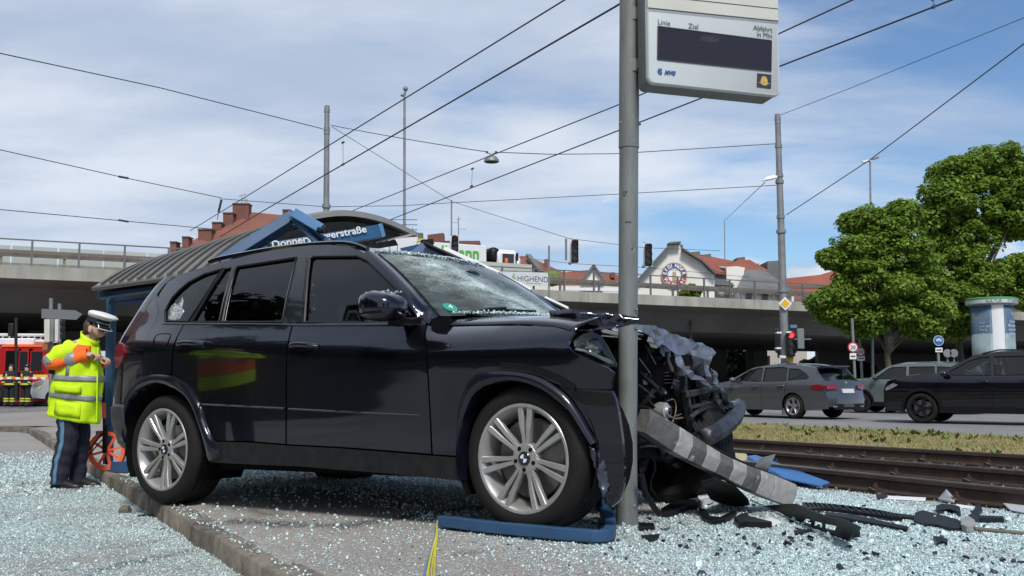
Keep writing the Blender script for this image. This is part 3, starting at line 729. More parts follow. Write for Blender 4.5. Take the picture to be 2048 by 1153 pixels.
car = thing('crashed_car', 'blue-black family SUV with crushed front wrapped round the grey pole, windscreen shattered', 'car', mat=CARM)

fwin = P('609,646 612,600 616,550 620,520 628,514 714,513 734,522 756,543 791,577 822,614 841,645')
rwin = P('445,645 453,604 463,566 471,540 476,534 593,516 586,545 574,595 565,645')
rfix = P('383,645 408,603 432,564 449,539 466,536 458,560 447,604 439,645')
qwin = P('332,643 330,622 344,597 360,580 378,565 409,549 445,538 430,561 405,600 377,644')
topline = '318,590 336,564 366,548.5 402,536.5 438,525.5 475,516.5 511,507.5 548,500.5 584,495 620,491 660,490 700,494 728,506 738,514 765,541 791,570 820,603 851,643'
frame_o = P(topline + ' 851,648 720,648.5 600,649 480,647.5 366,646 326,646')
quarter = P('326,649 366,649.5 352,676 345,694 342,749 329,748 316,749 300,752 286,757 272,767 263,779 256,792 250,808 240,806 239,760 240,735 247,704 251,680 256,664 270,640 286,620 300,600 313,589 321,600 324,630')
rdoor = P('368,650 480,650.5 583,652 576,680 572,700 571,780 571,888 494,882 445,882 431,880 421,868 411,842 400,809 385,783 365,764 345,752 348,694 355,676')
fdoor = P('586,652 720,651.5 850,651 853,705 857,796 860,850 862,908 777,901 680,894 574,888.5 574,780 575,700 579,680')
fender = P('855,652 875,654 950,653 1040,652 1110,655 1150,665 1140,678 1134,691 1146,706 1178,720 1213,735 1226,745 1222,779 1170,778 1143,776 1118,770 1094,761 1060,749 1015,743 970,745 948,755 933,777 921,815 918,850 917,880 919,912 866,909 863,850 860,796 856,705')
for sd in (-1, 1):
    nm = 'near' if sd < 0 else 'far'
    panel('side_frame', frame_o, [fwin, rwin, rfix, qwin], CW, sd, K['paint'], car, 0.06)
    panel('quarter_panel', quarter, [], CW, sd, K['paint'], car, 0.06)
    rd = panel('rear_door', rdoor, [], CW, sd, K['paint'], car, 0.06)
    fd = panel('front_door', fdoor, [], CW, sd, K['paint'], car, 0.06)
    if sd < 0: panel('fender', fender, [], CW, sd, K['paint'], car, 0.045)
    for nm_, w_, gm in (('window', fwin, 'glass'), ('window', rwin, 'glass_d'), ('quarter_window', rfix, 'glass_d'), ('quarter_window', qwin, 'glass_d')):
        wo = panel(nm_, w_, [], CW, sd, K[gm], car, 0.1, off=-0.012, flange=0.004)
        edge_strip('window_seal', [*w_, w_[0]], CW, sd, K['plastic'], wo, 0.009, 0.0)
    # pillar covers in gloss black
    panel('pillar_cover', P('571,645 580,595 592,546 599,516 614,514.5 610,560 606,600 604,645'), [], CW, sd, K['gloss'], car, 0.08, off=0.003)
    panel('pillar_cover', P('380,645 408,600 432,563 447,538 450,538 434,564 410,602 384,645'), [], CW, sd, K['gloss'], car, 0.08, off=0.003)
    panel('pillar_cover', P('440,645 448,604 459,560 467,536 474,534.5 469,545 454,604 446,645'), [], CW, sd, K['gloss'], car, 0.08, off=0.003)
    edge_strip('belt_trim', resample(P('327,647.5 366,648 480,649 600,650.5 720,650 852,649.5'), 0.1, False), CW, sd, K['chrome'] if 0 else K['gloss'], car, 0.007, 0.004)
    for dr, line in ((rd, '400,809.5 460,812 568,817.5'), (fd, '577,818.5 700,825 840,832')):
        edge_strip('door_moulding', resample(P(line), 0.15, False), CW, sd, K['paint'], dr, 0.007, -0.002)
    for dr, a in ((rd, '362,690 372,685 390,684.5 408,687'), (fd, '585,692 598,688 616,688 636,692')):
        pts = P(a); hb = MB()
        hb.tube([(q.x, sd * (CW(q.x, q.y) + o_), q.y) for q, o_ in zip(curve(pts, 4), lin(0.0, 0.0, 12))], 0.01, 8)
        hb.tube([(q.x, sd * (CW(q.x, q.y) + o_), q.y - 0.006) for q, o_ in zip(curve(pts, 4), [0.0, 0.02, 0.034, 0.038, 0.04, 0.04, 0.04, 0.04, 0.04, 0.038, 0.034, 0.02, 0.0])], [0.012] * 2 + [0.017] * 9 + [0.012] * 2, 8)
        hb.build('handle', K['paint'], dr, smooth=60)
    # wheel-arch flares
    def flare(outer, inner, cen):
        o = [Vector(q) for q in outer]; rows = []
        for a, b in zip(resample_n(o, 40), resample_n(inner, 40)):
            row = []
            for k, (f, h) in enumerate(((0, 0.0), (0.03, 0.018), (0.35, 0.030), (0.75, 0.032), (1.0, 0.022), (1.02, -0.06))):
                q = a + (b - a) * f; row.append((q.x, sd * (CW(q.x, q.y) + h), q.y))
            rows.append(row)
        return MB().grid(rows)
    def resample_n(p, n):
        p = curve(p, 4); L_ = [0]
        for i in range(1, len(p)): L_.append(L_[-1] + (p[i] - p[i - 1]).length)
        out = []
        for k in range(n):
            s = L_[-1] * k / (n - 1); i = 1
            while i < len(L_) - 1 and L_[i] < s: i += 1
            u = (s - L_[i - 1]) / max(1e-9, L_[i] - L_[i - 1]); out.append(p[i - 1] + (p[i] - p[i - 1]) * u)
        return out
    rof = P('247,820 254,797 263,779 272,767 286,757 300,752 316,749 342,751 365,763 385,783 400,809 411,842 421,868 432,884 445,905 436,918')
    rif = P('253,885 251,858 255,829 263,803 270,790 279,780 302,769 329,767 352,777 375,793 391,819 405,858 412,882 417,900 420,918 424,924')
    flare(rof, rif, None).build('wheel_arch_flare', K['flare'], car, smooth=50)
    fof = P('919,914 917,870 921,814 933,776 948,754 970,744 1015,742 1060,748 1094,761 1132,788 1158,821 1180,859 1196,885')
    fif = P('926,962 920,900 929,844 948,795 965,779 981,770 1030,762 1083,777 1120,803 1142,824 1158,848 1172,870 1186,892')
    if sd < 0: flare(fof, fif, None).build('wheel_arch_flare', K['flare'], car, smooth=50)
    panel('sill', P('432,884 494,885.5 571,891.5 680,897.5 777,905 862,912 920,916 924,962 860,955 777,947 600,933 500,929 424,925 420,915'), [], CW, sd, K['plastic_g'], car, 0.1, off=0.012)
    # fuel flap outline and small scuffs near the door
# tail of the car wrapping round
tb = [(CW(-3.50, z), z, x) for z, x in ((0.42, -3.40), (0.52, -3.47), (0.66, -3.53), (0.8, -3.50), (0.95, -3.47), (1.08, -3.455), (1.19, -3.43), (1.30, -3.36), (1.42, -3.29), (1.52, -3.21), (1.58, -3.12))]
rows = []
for w, z, x in tb:
    w = CW(x, z); row = []
    for k in range(25):
        a = math.pi * k / 24; c = math.cos(a); s_ = math.sin(a)
        row.append((x - 0.35 * s_ ** 0.7, -w * (abs(c) ** 0.8) * (1 if c > 0 else -1), z))
    rows.append(row)
MB().grid(rows).build('tailgate', K['paint'], car, smooth=60)
rows = []
for z, o_ in ((0.36, -0.03), (0.40, 0.0), (0.55, 0.035), (0.655, 0.04), (0.675, 0.02), (0.68, -0.04)):
    x = -3.46; w = CW(-3.42, z) + o_; row = []
    for k in range(25):
        a = math.pi * k / 24; c = math.cos(a); s_ = math.sin(a); row.append((x - (0.40 + o_) * s_ ** 0.7 + 0.06 * abs(c) ** 6, -w * (abs(c) ** 0.8) * (1 if c > 0 else -1), z))
    rows.append(row)
MB().grid(rows).build('rear_bumper', K['grille'], car, smooth=50)
for sd in (-1, 1):
    panel('rear_bumper_corner', P('243,810 250,808 254,800 262,781 256,792 251,816 249,850 252,885 243,878 241,840'), [], CW, sd, K['flare'], car, 0.05, off=0.018)
    tl = panel('tail_lamp', P('237,694 243,684 250,690 254,706 250,720 242,732 236,737 233,722'), [], CW, sd, K['red'], car, 0.03, off=0.02, flange=0.06)
# roof, with rails
rl = curve([lp(*map(float, q.split(','))) for q in topline.split()[1:14]], 3); rows = []
for q in rl:
    w = CW(q.x, q.y); row = []
    for k in range(17):
        t = -1 + 2 * k / 16; row.append((q.x + 0.06 * (1 - t * t) * (1 if q.x > -1.5 else (-0.6 if q.x < -3.0 else 0)), w * t, q.y + 0.02 * (1 - t * t) * min(1, (1.3 + q.y - 1.55) )))
    rows.append(row)
MB().grid(rows).build('roof', K['paint'], car, smooth=60)
for sd in (-1, 1):
    rp = [ly(*q, -0.60) for q in ((420, 524), (440, 517), (480, 509), (540, 498.5), (600, 491), (650, 487), (690, 486.5), (715, 491), (735, 499))]
    mb = MB(); cp = curve(rp, 4); mb.loft([[Vector((q.x, sd * (0.60 + dy), q.z + dz)) for dy, dz in ((-0.02, -0.012), (0.016, -0.012), (0.018, 0.006), (0.0, 0.015), (-0.018, 0.008))] for q in cp])
    mb.build('roof_rail', K['gloss'], car, smooth=40)
# windscreen, A-pillars
wt = ly(760, 508, -0.61); wb_ = ly(880, 632, -0.75)
def ws(u, v):   # u across -1..1, v down 0..1
    y = (0.61 + (0.75 - 0.61) * v) * u; a = wt + (wb_ - wt) * v
    bul = 0.20 * (1 - u * u) * (0.55 + 0.45 * v)
    return Vector((a.x + bul, y, a.z + 0.004 * (1 - u * u) * (1 - v) + 0.02 * math.sin(math.pi * v) + 0.012 * (1 - u * u) * v))
def screen_mat():
    m = bpy.data.materials.new('shattered_laminated_glass'); m.use_nodes = True; ntr = m.node_tree; N = ntr.nodes; L = ntr.links; N.clear()
    out = N.new('ShaderNodeOutputMaterial'); tr = N.new('ShaderNodeBsdfTransparent'); gl = N.new('ShaderNodeBsdfGlossy'); m1 = N.new('ShaderNodeMixShader'); m2 = N.new('ShaderNodeMixShader'); df = N.new('ShaderNodeBsdfDiffuse')
    tr.inputs[0].default_value = (0.34, 0.39, 0.39, 1); gl.inputs['Roughness'].default_value = 0.02
    fr = N.new('ShaderNodeFresnel'); fr.inputs[0].default_value = 1.5
    uv = N.new('ShaderNodeUVMap')
    sep = N.new('ShaderNodeSeparateXYZ'); L.new(uv.outputs[0], sep.inputs[0])
    def noi(s, d=5, vec=None, dist=0.0):
        n = N.new('ShaderNodeTexNoise'); n.inputs['Scale'].default_value = s; n.inputs['Detail'].default_value = d; n.inputs['Distortion'].default_value = dist; L.new(vec or uv.outputs[0], n.inputs['Vector']); return n
    def M_(op, a, b, clamp=False):
        n = N.new('ShaderNodeMath'); n.operation = op; n.use_clamp = clamp
        for i, q in enumerate((a, b)):
            if isinstance(q, (int, float)): n.inputs[i].default_value = q
            else: L.new(q, n.inputs[i])
        return n.outputs[0]
    def mr(v, a, b, c=0.0, d=1.0):
        n = N.new('ShaderNodeMapRange'); L.new(v, n.inputs[0])
        for i, q in enumerate((a, b, c, d)): n.inputs[1 + i].default_value = q
        return n.outputs[0]
    # band of damage running across the pane, wider at the lower far side
    wob = noi(2.2, 5)
    axis = M_('ADD', M_('SUBTRACT', sep.outputs[0], M_('MULTIPLY', sep.outputs[1], 0.42)), M_('MULTIPLY', M_('SUBTRACT', wob.outputs[0], 0.5), 0.5))
    dist = M_('ABSOLUTE', M_('SUBTRACT', axis, 0.18), 0)
    band = mr(M_('ADD', dist, M_('MULTIPLY', M_('SUBTRACT', noi(7, 6).outputs[0], 0.5), 0.35)), 0.40, 0.02)
    v1 = N.new('ShaderNodeTexVoronoi'); v1.feature = 'DISTANCE_TO_EDGE'; v1.inputs['Scale'].default_value = 16; 
    wv = noi(5, 4); mixv = N.new('ShaderNodeMix'); mixv.data_type = 'VECTOR'; mixv.inputs[0].default_value = 0.09; L.new(uv.outputs[0], mixv.inputs[4]); L.new(wv.outputs['Color'], mixv.inputs[5]); L.new(mixv.outputs[1], v1.inputs['Vector'])
    v2 = N.new('ShaderNodeTexVoronoi'); v2.feature = 'DISTANCE_TO_EDGE'; v2.inputs['Scale'].default_value = 44; L.new(mixv.outputs[1], v2.inputs['Vector'])
    cr1 = mr(v1.outputs['Distance'], 0.03, 0.0); cr2 = mr(v2.outputs['Distance'], 0.16, 0.02)
    haze = mr(noi(9, 8).outputs[0], 0.36, 0.72)
    fac = M_('ADD', M_('MULTIPLY', M_('MULTIPLY', band, band), M_('ADD', M_('MULTIPLY', haze, 0.75), M_('MULTIPLY', cr2, 0.4))), M_('MULTIPLY', M_('MULTIPLY', cr1, 0.4), mr(dist, 0.45, 0.15)), True)
    colm = N.new('ShaderNodeMix'); colm.data_type = 'RGBA'; L.new(noi(14, 3).outputs[0], colm.inputs[0]); colm.inputs[6].default_value = (0.34, 0.50, 0.46, 1); colm.inputs[7].default_value = (0.78, 0.87, 0.83, 1)
    L.new(colm.outputs[2], df.inputs[0])
    bp = N.new('ShaderNodeBump'); bp.inputs['Distance'].default_value = 0.01; L.new(M_('MULTIPLY', band, 0.9), bp.inputs['Strength']); L.new(noi(20, 5).outputs[0], bp.inputs['Height']); L.new(bp.outputs[0], gl.inputs['Normal'])
    L.new(fr.outputs[0], m1.inputs[0]); L.new(tr.outputs[0], m1.inputs[1]); L.new(gl.outputs[0], m1.inputs[2])
    L.new(M_('ADD', M_('MULTIPLY', fac, 0.80), M_('ADD', M_('MULTIPLY', haze, 0.10), 0.05)), m2.inputs[0]); L.new(m1.outputs[0], m2.inputs[1]); L.new(df.outputs[0], m2.inputs[2]); L.new(m2.outputs[0], out.inputs[0])  # even pale veil over the whole pane stands for sky reflection and film
    return m
nu, nv = 24, 14; mb = MB(); uvs = []
rows = []
for j in range(nv + 1):
    row = []
    for i in range(nu + 1):
        u = -1 + 2 * i / nu; v = j / nv; q = ws(u, v)
        q.z -= 0.035 * math.exp(-((u - 0.15) / 0.35) ** 2 - ((v - 0.5) / 0.4) ** 2) + 0.006 * noise.noise(Vector((u * 6, v * 6, 0))); row.append(q)
    rows.append(row)
wsc = mb.grid(rows).build('windscreen', screen_mat(), car, smooth=180)
uvl = wsc.data.uv_layers.new(name='UVMap')
for poly in wsc.data.polygons:
    for li, vi in zip(poly.loop_indices, poly.vertices): uvl.data[li].uv = ((vi % (nu + 1)) / nu, (vi // (nu + 1)) / nv)
for sd in (-1, 1):
    A = curve([lp(*map(float, q.split(','))) for q in '728,506 738,514 765,541 791,570 820,603 851,643 856,650'.split()], 3)
    rows = []
    for i, q in enumerate(A):
        v = i / (len(A) - 1); a = Vector((q.x, -CW(q.x, q.y), q.y)); b = ws(-1, v) + Vector((-0.01, 0.0, -0.004)); mid = (a + b) / 2 + Vector((0.012, -0.008, 0.012))
        rows.append([(p_.x, p_.y * -sd, p_.z) for p_ in (a, a * 0.6 + mid * 0.4 + Vector((0.006, -0.004, 0.006)), mid, b, b + Vector((-0.01, 0, -0.03)))])
    MB().grid(rows).build('windscreen_pillar', K['paint'], car, smooth=60)
    s1 = MB(); s1.tube([Vector((r_[3][0], r_[3][1], r_[3][2])) for r_ in rows], 0.006, 6); s1.build('windscreen_seal', K['plastic'], car, smooth=60)
hd = MB(); hd.grid([[ws(u, 0) + Vector((-0.05, 0, 0.012)) for u in lin(-1, 1, 16)], [ws(u, 0.0) + Vector((-0.005, 0, 0.004)) for u in lin(-1, 1, 16)], [ws(u, 0.02) + Vector((0, 0, -0.02)) for u in lin(-1, 1, 16)]]).build('roof_header', K['paint'], car, smooth=60)
# hood: buckled sheet, its near tip folded out past the pole
he = [lp(*q) for q in ((858, 651), (900, 651), (960, 650.5), (1040, 650), (1110, 653), (1150, 662))]
hn = curve(he, 4); rows = []
xs0 = hn[0].x; xs1 = hn[-1].x
def hood(x, t):     # t -1 near .. 1 far
    f = (x - xs0) / (xs1 - xs0); zn = np.interp(x, [q.x for q in hn], [q.y for q in hn])
    w = CW(x, zn) + 0.004
    cr = 1 - abs(t) ** 2.6
    zt = 1.145 - 0.045 * f + 0.015 * math.sin(f * 3)
    z = zn + (zt - zn) * cr ** 0.62
    z += 0.016 * noise.noise(Vector((x * 3, t * 2.5, 4))) * f + 0.05 * max(0, f - 0.5) * math.exp(-((t + 0.1) / 0.35) ** 2)
    return Vector((x + 0.16 * (1 - t * t) * (1 - f), w * t, z))
def hood_end(t): return float(np.interp(t, [-1, -0.8, -0.55, -0.38, -0.2, 0.2, 0.6, 1], [xs1, xs1 + 0.02, 0.26, 0.20, 0.26, 0.24, 0.16, 0.04]))
for i in range(29):
    row = []
    for k in range(41):
        t = -1 + 2 * k / 40; x = xs0 + (hood_end(t) - xs0) * i / 28; q = hood(min(x, xs1), t); q.x += max(0, x - xs1)
        s_ = min(1, max(0, (t + 0.75) / 0.5)); q.z -= (i / 28) ** 2 * 0.12 * s_ * (1 + 0.4 * noise.noise(Vector((t * 3, 2, 2)))); row.append(q)
    rows.append(row)
MB().grid(rows).build('hood', K['paint'], car, smooth=70, solid=0.003)
def sheet3(name, outer_px, depth, mt, step=0.03, amp=0.02, seed=0, thick=0.003, nfreq=9, parent=car, ridge=0.0, sm=50):
    """torn sheet metal: outline in the picture, depth(px, py) = point in the car's frame"""
    V, T, lo = triangulate(outer_px, [], step); vs = []
    for q in V:
        p = depth(q.x, q.y); n_ = noise.fractal(Vector((q.x * nfreq * 0.01, q.y * nfreq * 0.01, seed)), 0.8, 2.2, 4); p = p + Vector((0.8, -0.5, 0.3)) * (n_ * amp)
        if ridge: p.z += ridge * (abs(math.sin(q.x * 0.16 + q.y * 0.05 + 3 * n_)) - 0.5)
        vs.append(p)
    return MB().add(vs, T).build(name, mt, parent, smooth=sm or None, solid=thick)
# folded tip of the hood in front of the pole
def tip(px, py):
    y = -0.70 + 0.0012 * (px - 1150) + 0.10 * max(0, (1150 - px) / 52); return ly(px, py, y - 0.06 * (py > 655))
sheet3('hood_tip', [(1098, 622), (1130, 620), (1170, 620.5), (1210, 624), (1240, 629), (1268, 634), (1290, 636.5), (1278, 641), (1287, 646), (1262, 650), (1236, 657), (1205, 659), (1178, 663), (1152, 668), (1139, 678), (1118, 668), (1106, 654)], tip, K['paint'], 9, 0.012, 1.0, ridge=0.004)
# headlight
hl_o = [(1135, 691), (1139, 683), (1156, 672), (1184, 663), (1200, 672), (1214, 694), (1231, 727), (1230, 734), (1213, 734), (1178, 720), (1146, 706)]
def hdepth(px, py): return ly(px, py, -0.83 + 0.0016 * (px - 1135))
V, T, lo = triangulate(hl_o, [], 10)
hmb = MB(); hmb.add([hdepth(q.x, q.y) + Vector((0.01, -0.012 - 0.02 * math.sin(math.pi * min(1, edge_dist(q, [hl_o]) / 25) / 2), 0)) for q in V], T)
hlm = hmb.build('headlight', K['glass_c'], car, smooth=60)
hb = MB(); hb.add([hdepth(q.x, q.y) + Vector((-0.04, 0.09 + 0.02 * noise.noise(Vector((q.x * .1, q.y * .1, 0))), 0)) for q in V], T)
n = len(lo[0])
hb.add([hdepth(q[0], q[1]) + Vector((-0.04, 0.09, 0)) for q in lo[0]] + [hdepth(q[0], q[1]) + Vector((0.008, -0.01, 0)) for q in lo[0]], [(i, (i + 1) % n, n + (i + 1) % n, n + i) for i in range(n)])
hb.build('lamp_housing', K['plastic_g'], hlm, smooth=50)
hr = MB()
for (px, py, r_) in ((1163, 686, 0.035), (1192, 694, 0.034)):
    c = hdepth(px, py) + Vector((-0.03, 0.05, 0)); hr.lathe([(0.002, 0.03), (r_ * 0.7, 0.02), (r_, -0.01), (r_ * 1.12, -0.012), (r_ * 1.12, 0.01)], 18, 'Y', c)
hr.build('lamp_reflector', K['lens'], hlm, smooth=50)
hs = MB(); hs.add([hdepth(a, b) + Vector((0.0, 0.03, 0)) for a, b in ((1143, 700), (1160, 703), (1185, 714), (1212, 727), (1226, 730), (1222, 722), (1195, 712), (1165, 700), (1146, 695))], [tuple(range(9))]); hs.build('lamp_trim', K['alloy'], hlm, solid=0.01)
# front bumper corner, torn
bc = P('1120,771 1143,778 1170,780 1222,782 1230,800 1236,830 1243,880 1247,930 1246,975 1238,1002 1222,1014 1212,1008 1206,975 1199,925 1196,886 1181,858 1159,820 1134,788')
panel('bumper_corner', bc, [], CW, -1, K['paint'], car, 0.05, off=-0.006)
panel('bumper_trim', P('1118,772 1143,781 1170,784 1222,788 1232,812 1205,812 1172,810 1150,800'), [], CW, -1, K['plastic'], car, 0.05, off=0.006)
sheet3('bumper_fragment', [(1178, 893), (1196, 898), (1215, 912), (1240, 920), (1238, 935), (1222, 955), (1214, 985), (1206, 1000), (1196, 965), (1186, 925)], lambda a, b: ly(a, b, -0.915 + 0.0012 * (a - 1178)), K['scuff'], 8, 0.02, 3.0)
cr = MB()       # cracked liner edge between fender and flare
crl = curve(P('1000,738 1050,742 1098,757 1130,773 1150,786'), 4)
cr.grid([[(q.x + dx, -(CW(q.x, q.y) + o_), q.y + dz) for dx, o_, dz in ((0.0, 0.004, 0.0), (0.004, 0.007, 0.018), (0.008, 0.006, 0.034))] for q in crl]); cr.build('cracked_trim', K['plastic'], car, smooth=40)
# wheels
K['emb'] = mat('emblem_blue', (0.015, 0.04, 0.11), 0.4)
WM_CAR = wheel_meshes(0.365, 0.272, 0.29, 7, True, (K['rubber'], K['alloy'], K['dark']))
for (x, y, flip) in ((0.0, -0.93, 0), (-WB, -0.93, 0), (0.0, 0.93, 1), (-WB, 0.93, 1)):
    m = Matrix.Translation((x, y, 0.37)) @ (ROTZ180 if flip else Matrix.Identity(4))
    if not flip: m = m @ Matrix.Rotation(R(4 if x == 0 else 20), 4, 'Y')
    w_ = put_wheel(WM_CAR, car, m)
    if not flip:     # round blue and white emblem on the hub
        e = MB(); e.lathe([(0.0, 0.022), (0.032, 0.022), (0.035, 0.025), (0.035, 0.035)], 28, 'Y'); eo = e.build('hub_cap', K['gloss'], w_, smooth=40)
        for q in range(4):
            f = MB(); n = 7; a0 = q * math.pi / 2
            f.add([(0, 0.0205, 0)] + [(0.021 * math.cos(a0 + math.pi / 2 * k / n), 0.0205, 0.021 * math.sin(a0 + math.pi / 2 * k / n)) for k in range(n + 1)], [tuple(range(n + 2))])
            f.build('hub_emblem', K['white'] if q % 2 else K['emb'], w_)
# wheel wells, underbody, inner shell behind the panel gaps
ub = MB()
ub.box((-1.46, 0, 0.30), (2.0, 1.62, 0.10)); ub.box((-3.3, 0, 0.42), (0.5, 1.5, 0.14)); ub.box((-2.0, 0.1, 0.22), (2.6, 0.25, 0.08)); ub.box((-WB, 0, 0.34), (0.12, 1.4, 0.1)); ub.box((-0.0, 0, 0.34), (0.12, 1.3, 0.1))
ub.tube([(-3.5, 0.4, 0.3), (-2.6, 0.4, 0.27), (-1.0, 0.2, 0.25)], 0.05, 8)
for sd in (-1, 1):
    for cxw in (0.0, -WB):
        if sd > 0 and cxw == 0: continue
        rows = []
        for k in range(21):
            a = R(-32) + R(244) * k / 20; rows.append([(cxw + 0.425 * math.cos(a), sd * (0.915 if q == 0 else 0.55), 0.40 + 0.425 * math.sin(a)) for q in (0, 1)])
        ub.grid(rows); ub.add([(cxw, sd * 0.55, 0.4)] + [r_[1] for r_ in rows], [(0, i + 1, i + 2) for i in range(20)])
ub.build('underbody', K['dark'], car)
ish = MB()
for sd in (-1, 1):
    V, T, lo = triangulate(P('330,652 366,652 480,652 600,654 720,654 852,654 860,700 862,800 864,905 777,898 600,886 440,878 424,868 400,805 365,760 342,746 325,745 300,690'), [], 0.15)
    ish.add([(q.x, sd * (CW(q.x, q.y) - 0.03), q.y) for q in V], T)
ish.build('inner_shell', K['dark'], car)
# cabin
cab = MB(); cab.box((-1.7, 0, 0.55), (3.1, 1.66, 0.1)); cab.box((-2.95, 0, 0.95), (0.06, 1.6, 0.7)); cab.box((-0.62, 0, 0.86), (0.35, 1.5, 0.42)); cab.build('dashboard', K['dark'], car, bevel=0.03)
for y in (-0.38, 0.38):
    st = MB(); rows = []
    for z, x, w, dth in ((0.62, -1.45, 0.24, 0.07), (0.8, -1.5, 0.25, 0.075), (1.05, -1.58, 0.24, 0.06), (1.25, -1.64, 0.20, 0.05), (1.30, -1.65, 0.12, 0.035)):
        rows.append([(x + dth * math.cos(a), y + w * math.copysign(abs(math.sin(a)) ** 0.6, math.sin(a)), z) for a in [2 * math.pi * k / 14 for k in range(14)]])
    st.loft(rows); st.box((-1.2, y, 0.62), (0.52, 0.5, 0.14)); so = st.build('seat', K['seat'], car, smooth=60)
    hr_ = MB(); hr_.ball((-1.67, y, 1.40), (0.055, 0.14, 0.085), 12, 8); hr_.tube([(-1.65, y - 0.05, 1.28), (-1.66, y - 0.05, 1.36)], 0.008, 6); hr_.tube([(-1.65, y + 0.05, 1.28), (-1.66, y + 0.05, 1.36)], 0.008, 6); hr_.build('headrest', K['seat'], so, smooth=60)
rb = MB(); rb.box((-2.55, 0, 0.95), (0.16, 1.3, 0.62)); rb.box((-2.3, 0, 0.66), (0.5, 1.3, 0.14))
for y in (-0.42, 0, 0.42): rb.ball((-2.6, y, 1.33), (0.05, 0.13, 0.08), 12, 8)
rb.build('rear_bench', K['seat'], car, bevel=0.02)
sw = MB(); sw.tube([Vector((-0.92 + 0.08 * math.sin(a), 0.38 + 0.19 * math.cos(a), 0.98 + 0.17 * math.sin(a))) for a in [2 * math.pi * k / 20 for k in range(21)]], 0.014, 6); sw.build('steering_wheel', K['plastic'], car)
im = MB(); im.ball((-1.0, 0.0, 1.47), (0.02, 0.08, 0.025), 12, 6); im.build('interior_mirror', K['gloss'], car)
# spilled lining hanging in the rear quarter, jagged remnant of its pane
qp = [(334, 643), (332, 624), (340, 612), (347, 606), (353, 610), (357, 603), (362, 594), (364, 604), (361, 616), (366, 622), (360, 632), (357, 639), (345, 643)]
sheet3('broken_pane', qp, lambda a, b: Vector((lp(a, b).x, -CW(lp(a, b).x, lp(a, b).y) + 0.012, lp(a, b).y)), mat('crazed_pane', (0.05, 0.055, 0.06), 0.2, col2=(0.55, 0.58, 0.60), vscale=55), 6, 0.004, 2.0)
fl = MB(); fp_ = curve([*P('306,688 309,677 318,669 341,669 339,678 333,691 320,690'), *P('306,688')], 3); fl.tube([(q.x, -CW(q.x, q.y) - 0.001, q.y) for q in fp_], 0.0035, 5); fl.build('fuel_flap', K['dark'], car)
# door mirror
mm = MB(); mc = ly(768, 616, -1.08); rows = []
for k, (dx, sy, sz) in enumerate(((-0.125, 0.03, 0.03), (-0.118, 0.075, 0.062), (-0.09, 0.105, 0.078), (-0.02, 0.12, 0.084), (0.06, 0.11, 0.072), (0.10, 0.08, 0.05), (0.118, 0.03, 0.02))):
    rows.append([mc + Vector((dx, sy * math.copysign(abs(math.cos(a)) ** 0.7, math.cos(a)), sz * math.copysign(abs(math.sin(a)) ** 0.7, math.sin(a)) + (0.012 if dx < 0 else 0))) for a in [2 * math.pi * q / 20 for q in range(20)]])
mm.loft(rows); mo = mm.build('door_mirror', K['paint'], car, smooth=60)
m2 = MB(); b0 = mc + Vector((0.02, 0.06, -0.07)); b1 = Vector((lp(826, 640).x, -CW(*lp(826, 640)) + 0.01, lp(826, 640).y))
m2.loft([[c_ + Vector((dx, 0, dz)) for dx, dz in ((-0.05, -0.022), (0.05, -0.022), (0.06, 0.012), (-0.04, 0.018))] for c_ in (b0, (b0 + b1) / 2 + Vector((0, 0, -0.01)), b1)]); m2.build('mirror_foot', K['plastic'], mo, smooth=40)
m3 = MB(); m3.tube([mc + Vector((dx, -0.122 + abs(dx) * 0.1, -0.035)) for dx in lin(-0.11, 0.08, 8)], 0.004, 5); m3.build('mirror_seam', K['dark'], mo)
# wipers, green badge, crumbs on cowl and roof
wp = MB()
for a, b in ((0.86, (-0.55, 0.97)), (0.2, (-0.1, 0.985))):
    pass
wp.tube([ws(-0.80, 0.985) + Vector((0.03, 0, 0.012)), ws(-0.5, 0.965) + Vector((0.02, 0, 0.018)), ws(-0.1, 0.955) + Vector((0.02, 0, 0.018))], 0.011, 6)
wp.tube([ws(-0.85, 1.0) + Vector((0.05, 0, 0.004)), ws(-0.62, 0.97) + Vector((0.03, 0, 0.022)), ws(-0.45, 0.96) + Vector((0.02, 0, 0.026))], 0.014, 6)
wp.tube([ws(0.05, 0.99) + Vector((0.03, 0, 0.012)), ws(0.35, 0.965) + Vector((0.02, 0, 0.018)), ws(0.75, 0.96) + Vector((0.02, 0, 0.018))], 0.011, 6)
wp.build('wiper', K['plastic'], car)
bd = MB(); c_ = ws(-0.875, 0.90); ex = (ws(-0.8, 0.90) - ws(-0.95, 0.90)).normalized(); ez = (ws(-0.875, 0.8) - ws(-0.875, 0.95)).normalized(); nn = ex.cross(ez)
bd.add([c_ + nn * 0.006 + ex * 0.042 * math.cos(a) + ez * 0.042 * math.sin(a) for a in [2 * math.pi * k / 24 for k in range(24)]], [tuple(range(24))])
bd.build('green_badge', mat('green_badge', (0.02, 0.30, 0.20), 0.4), car)
text('badge_digit', '4', 0.06, CARM @ frame(c_ + nn * 0.009 - ex * 0.018 - ez * 0.02, ex, ez), K['white'], car, 0.001)
cc = []; r3 = random.Random(2)
for _ in range(900):
    u = r3.uniform(-0.95, 0.9); v = r3.random() ** 3; q = CARM @ (ws(u, 1.0 - 0.03 * v) + Vector((0.03 + 0.05 * r3.random(), 0, 0.012))); cc.append((q.x, q.y, q.z, r3.uniform(0.002, 0.0055)))
for _ in range(1500):
    a = r3.random(); q0 = ws(r3.uniform(-1, 0.6), 0) + Vector((-0.02 - 0.30 * r3.random() ** 1.6, 0, 0.016 + 0.012 * r3.random())); q = CARM @ q0; cc.append((q.x, q.y, q.z, r3.uniform(0.002, 0.006)))
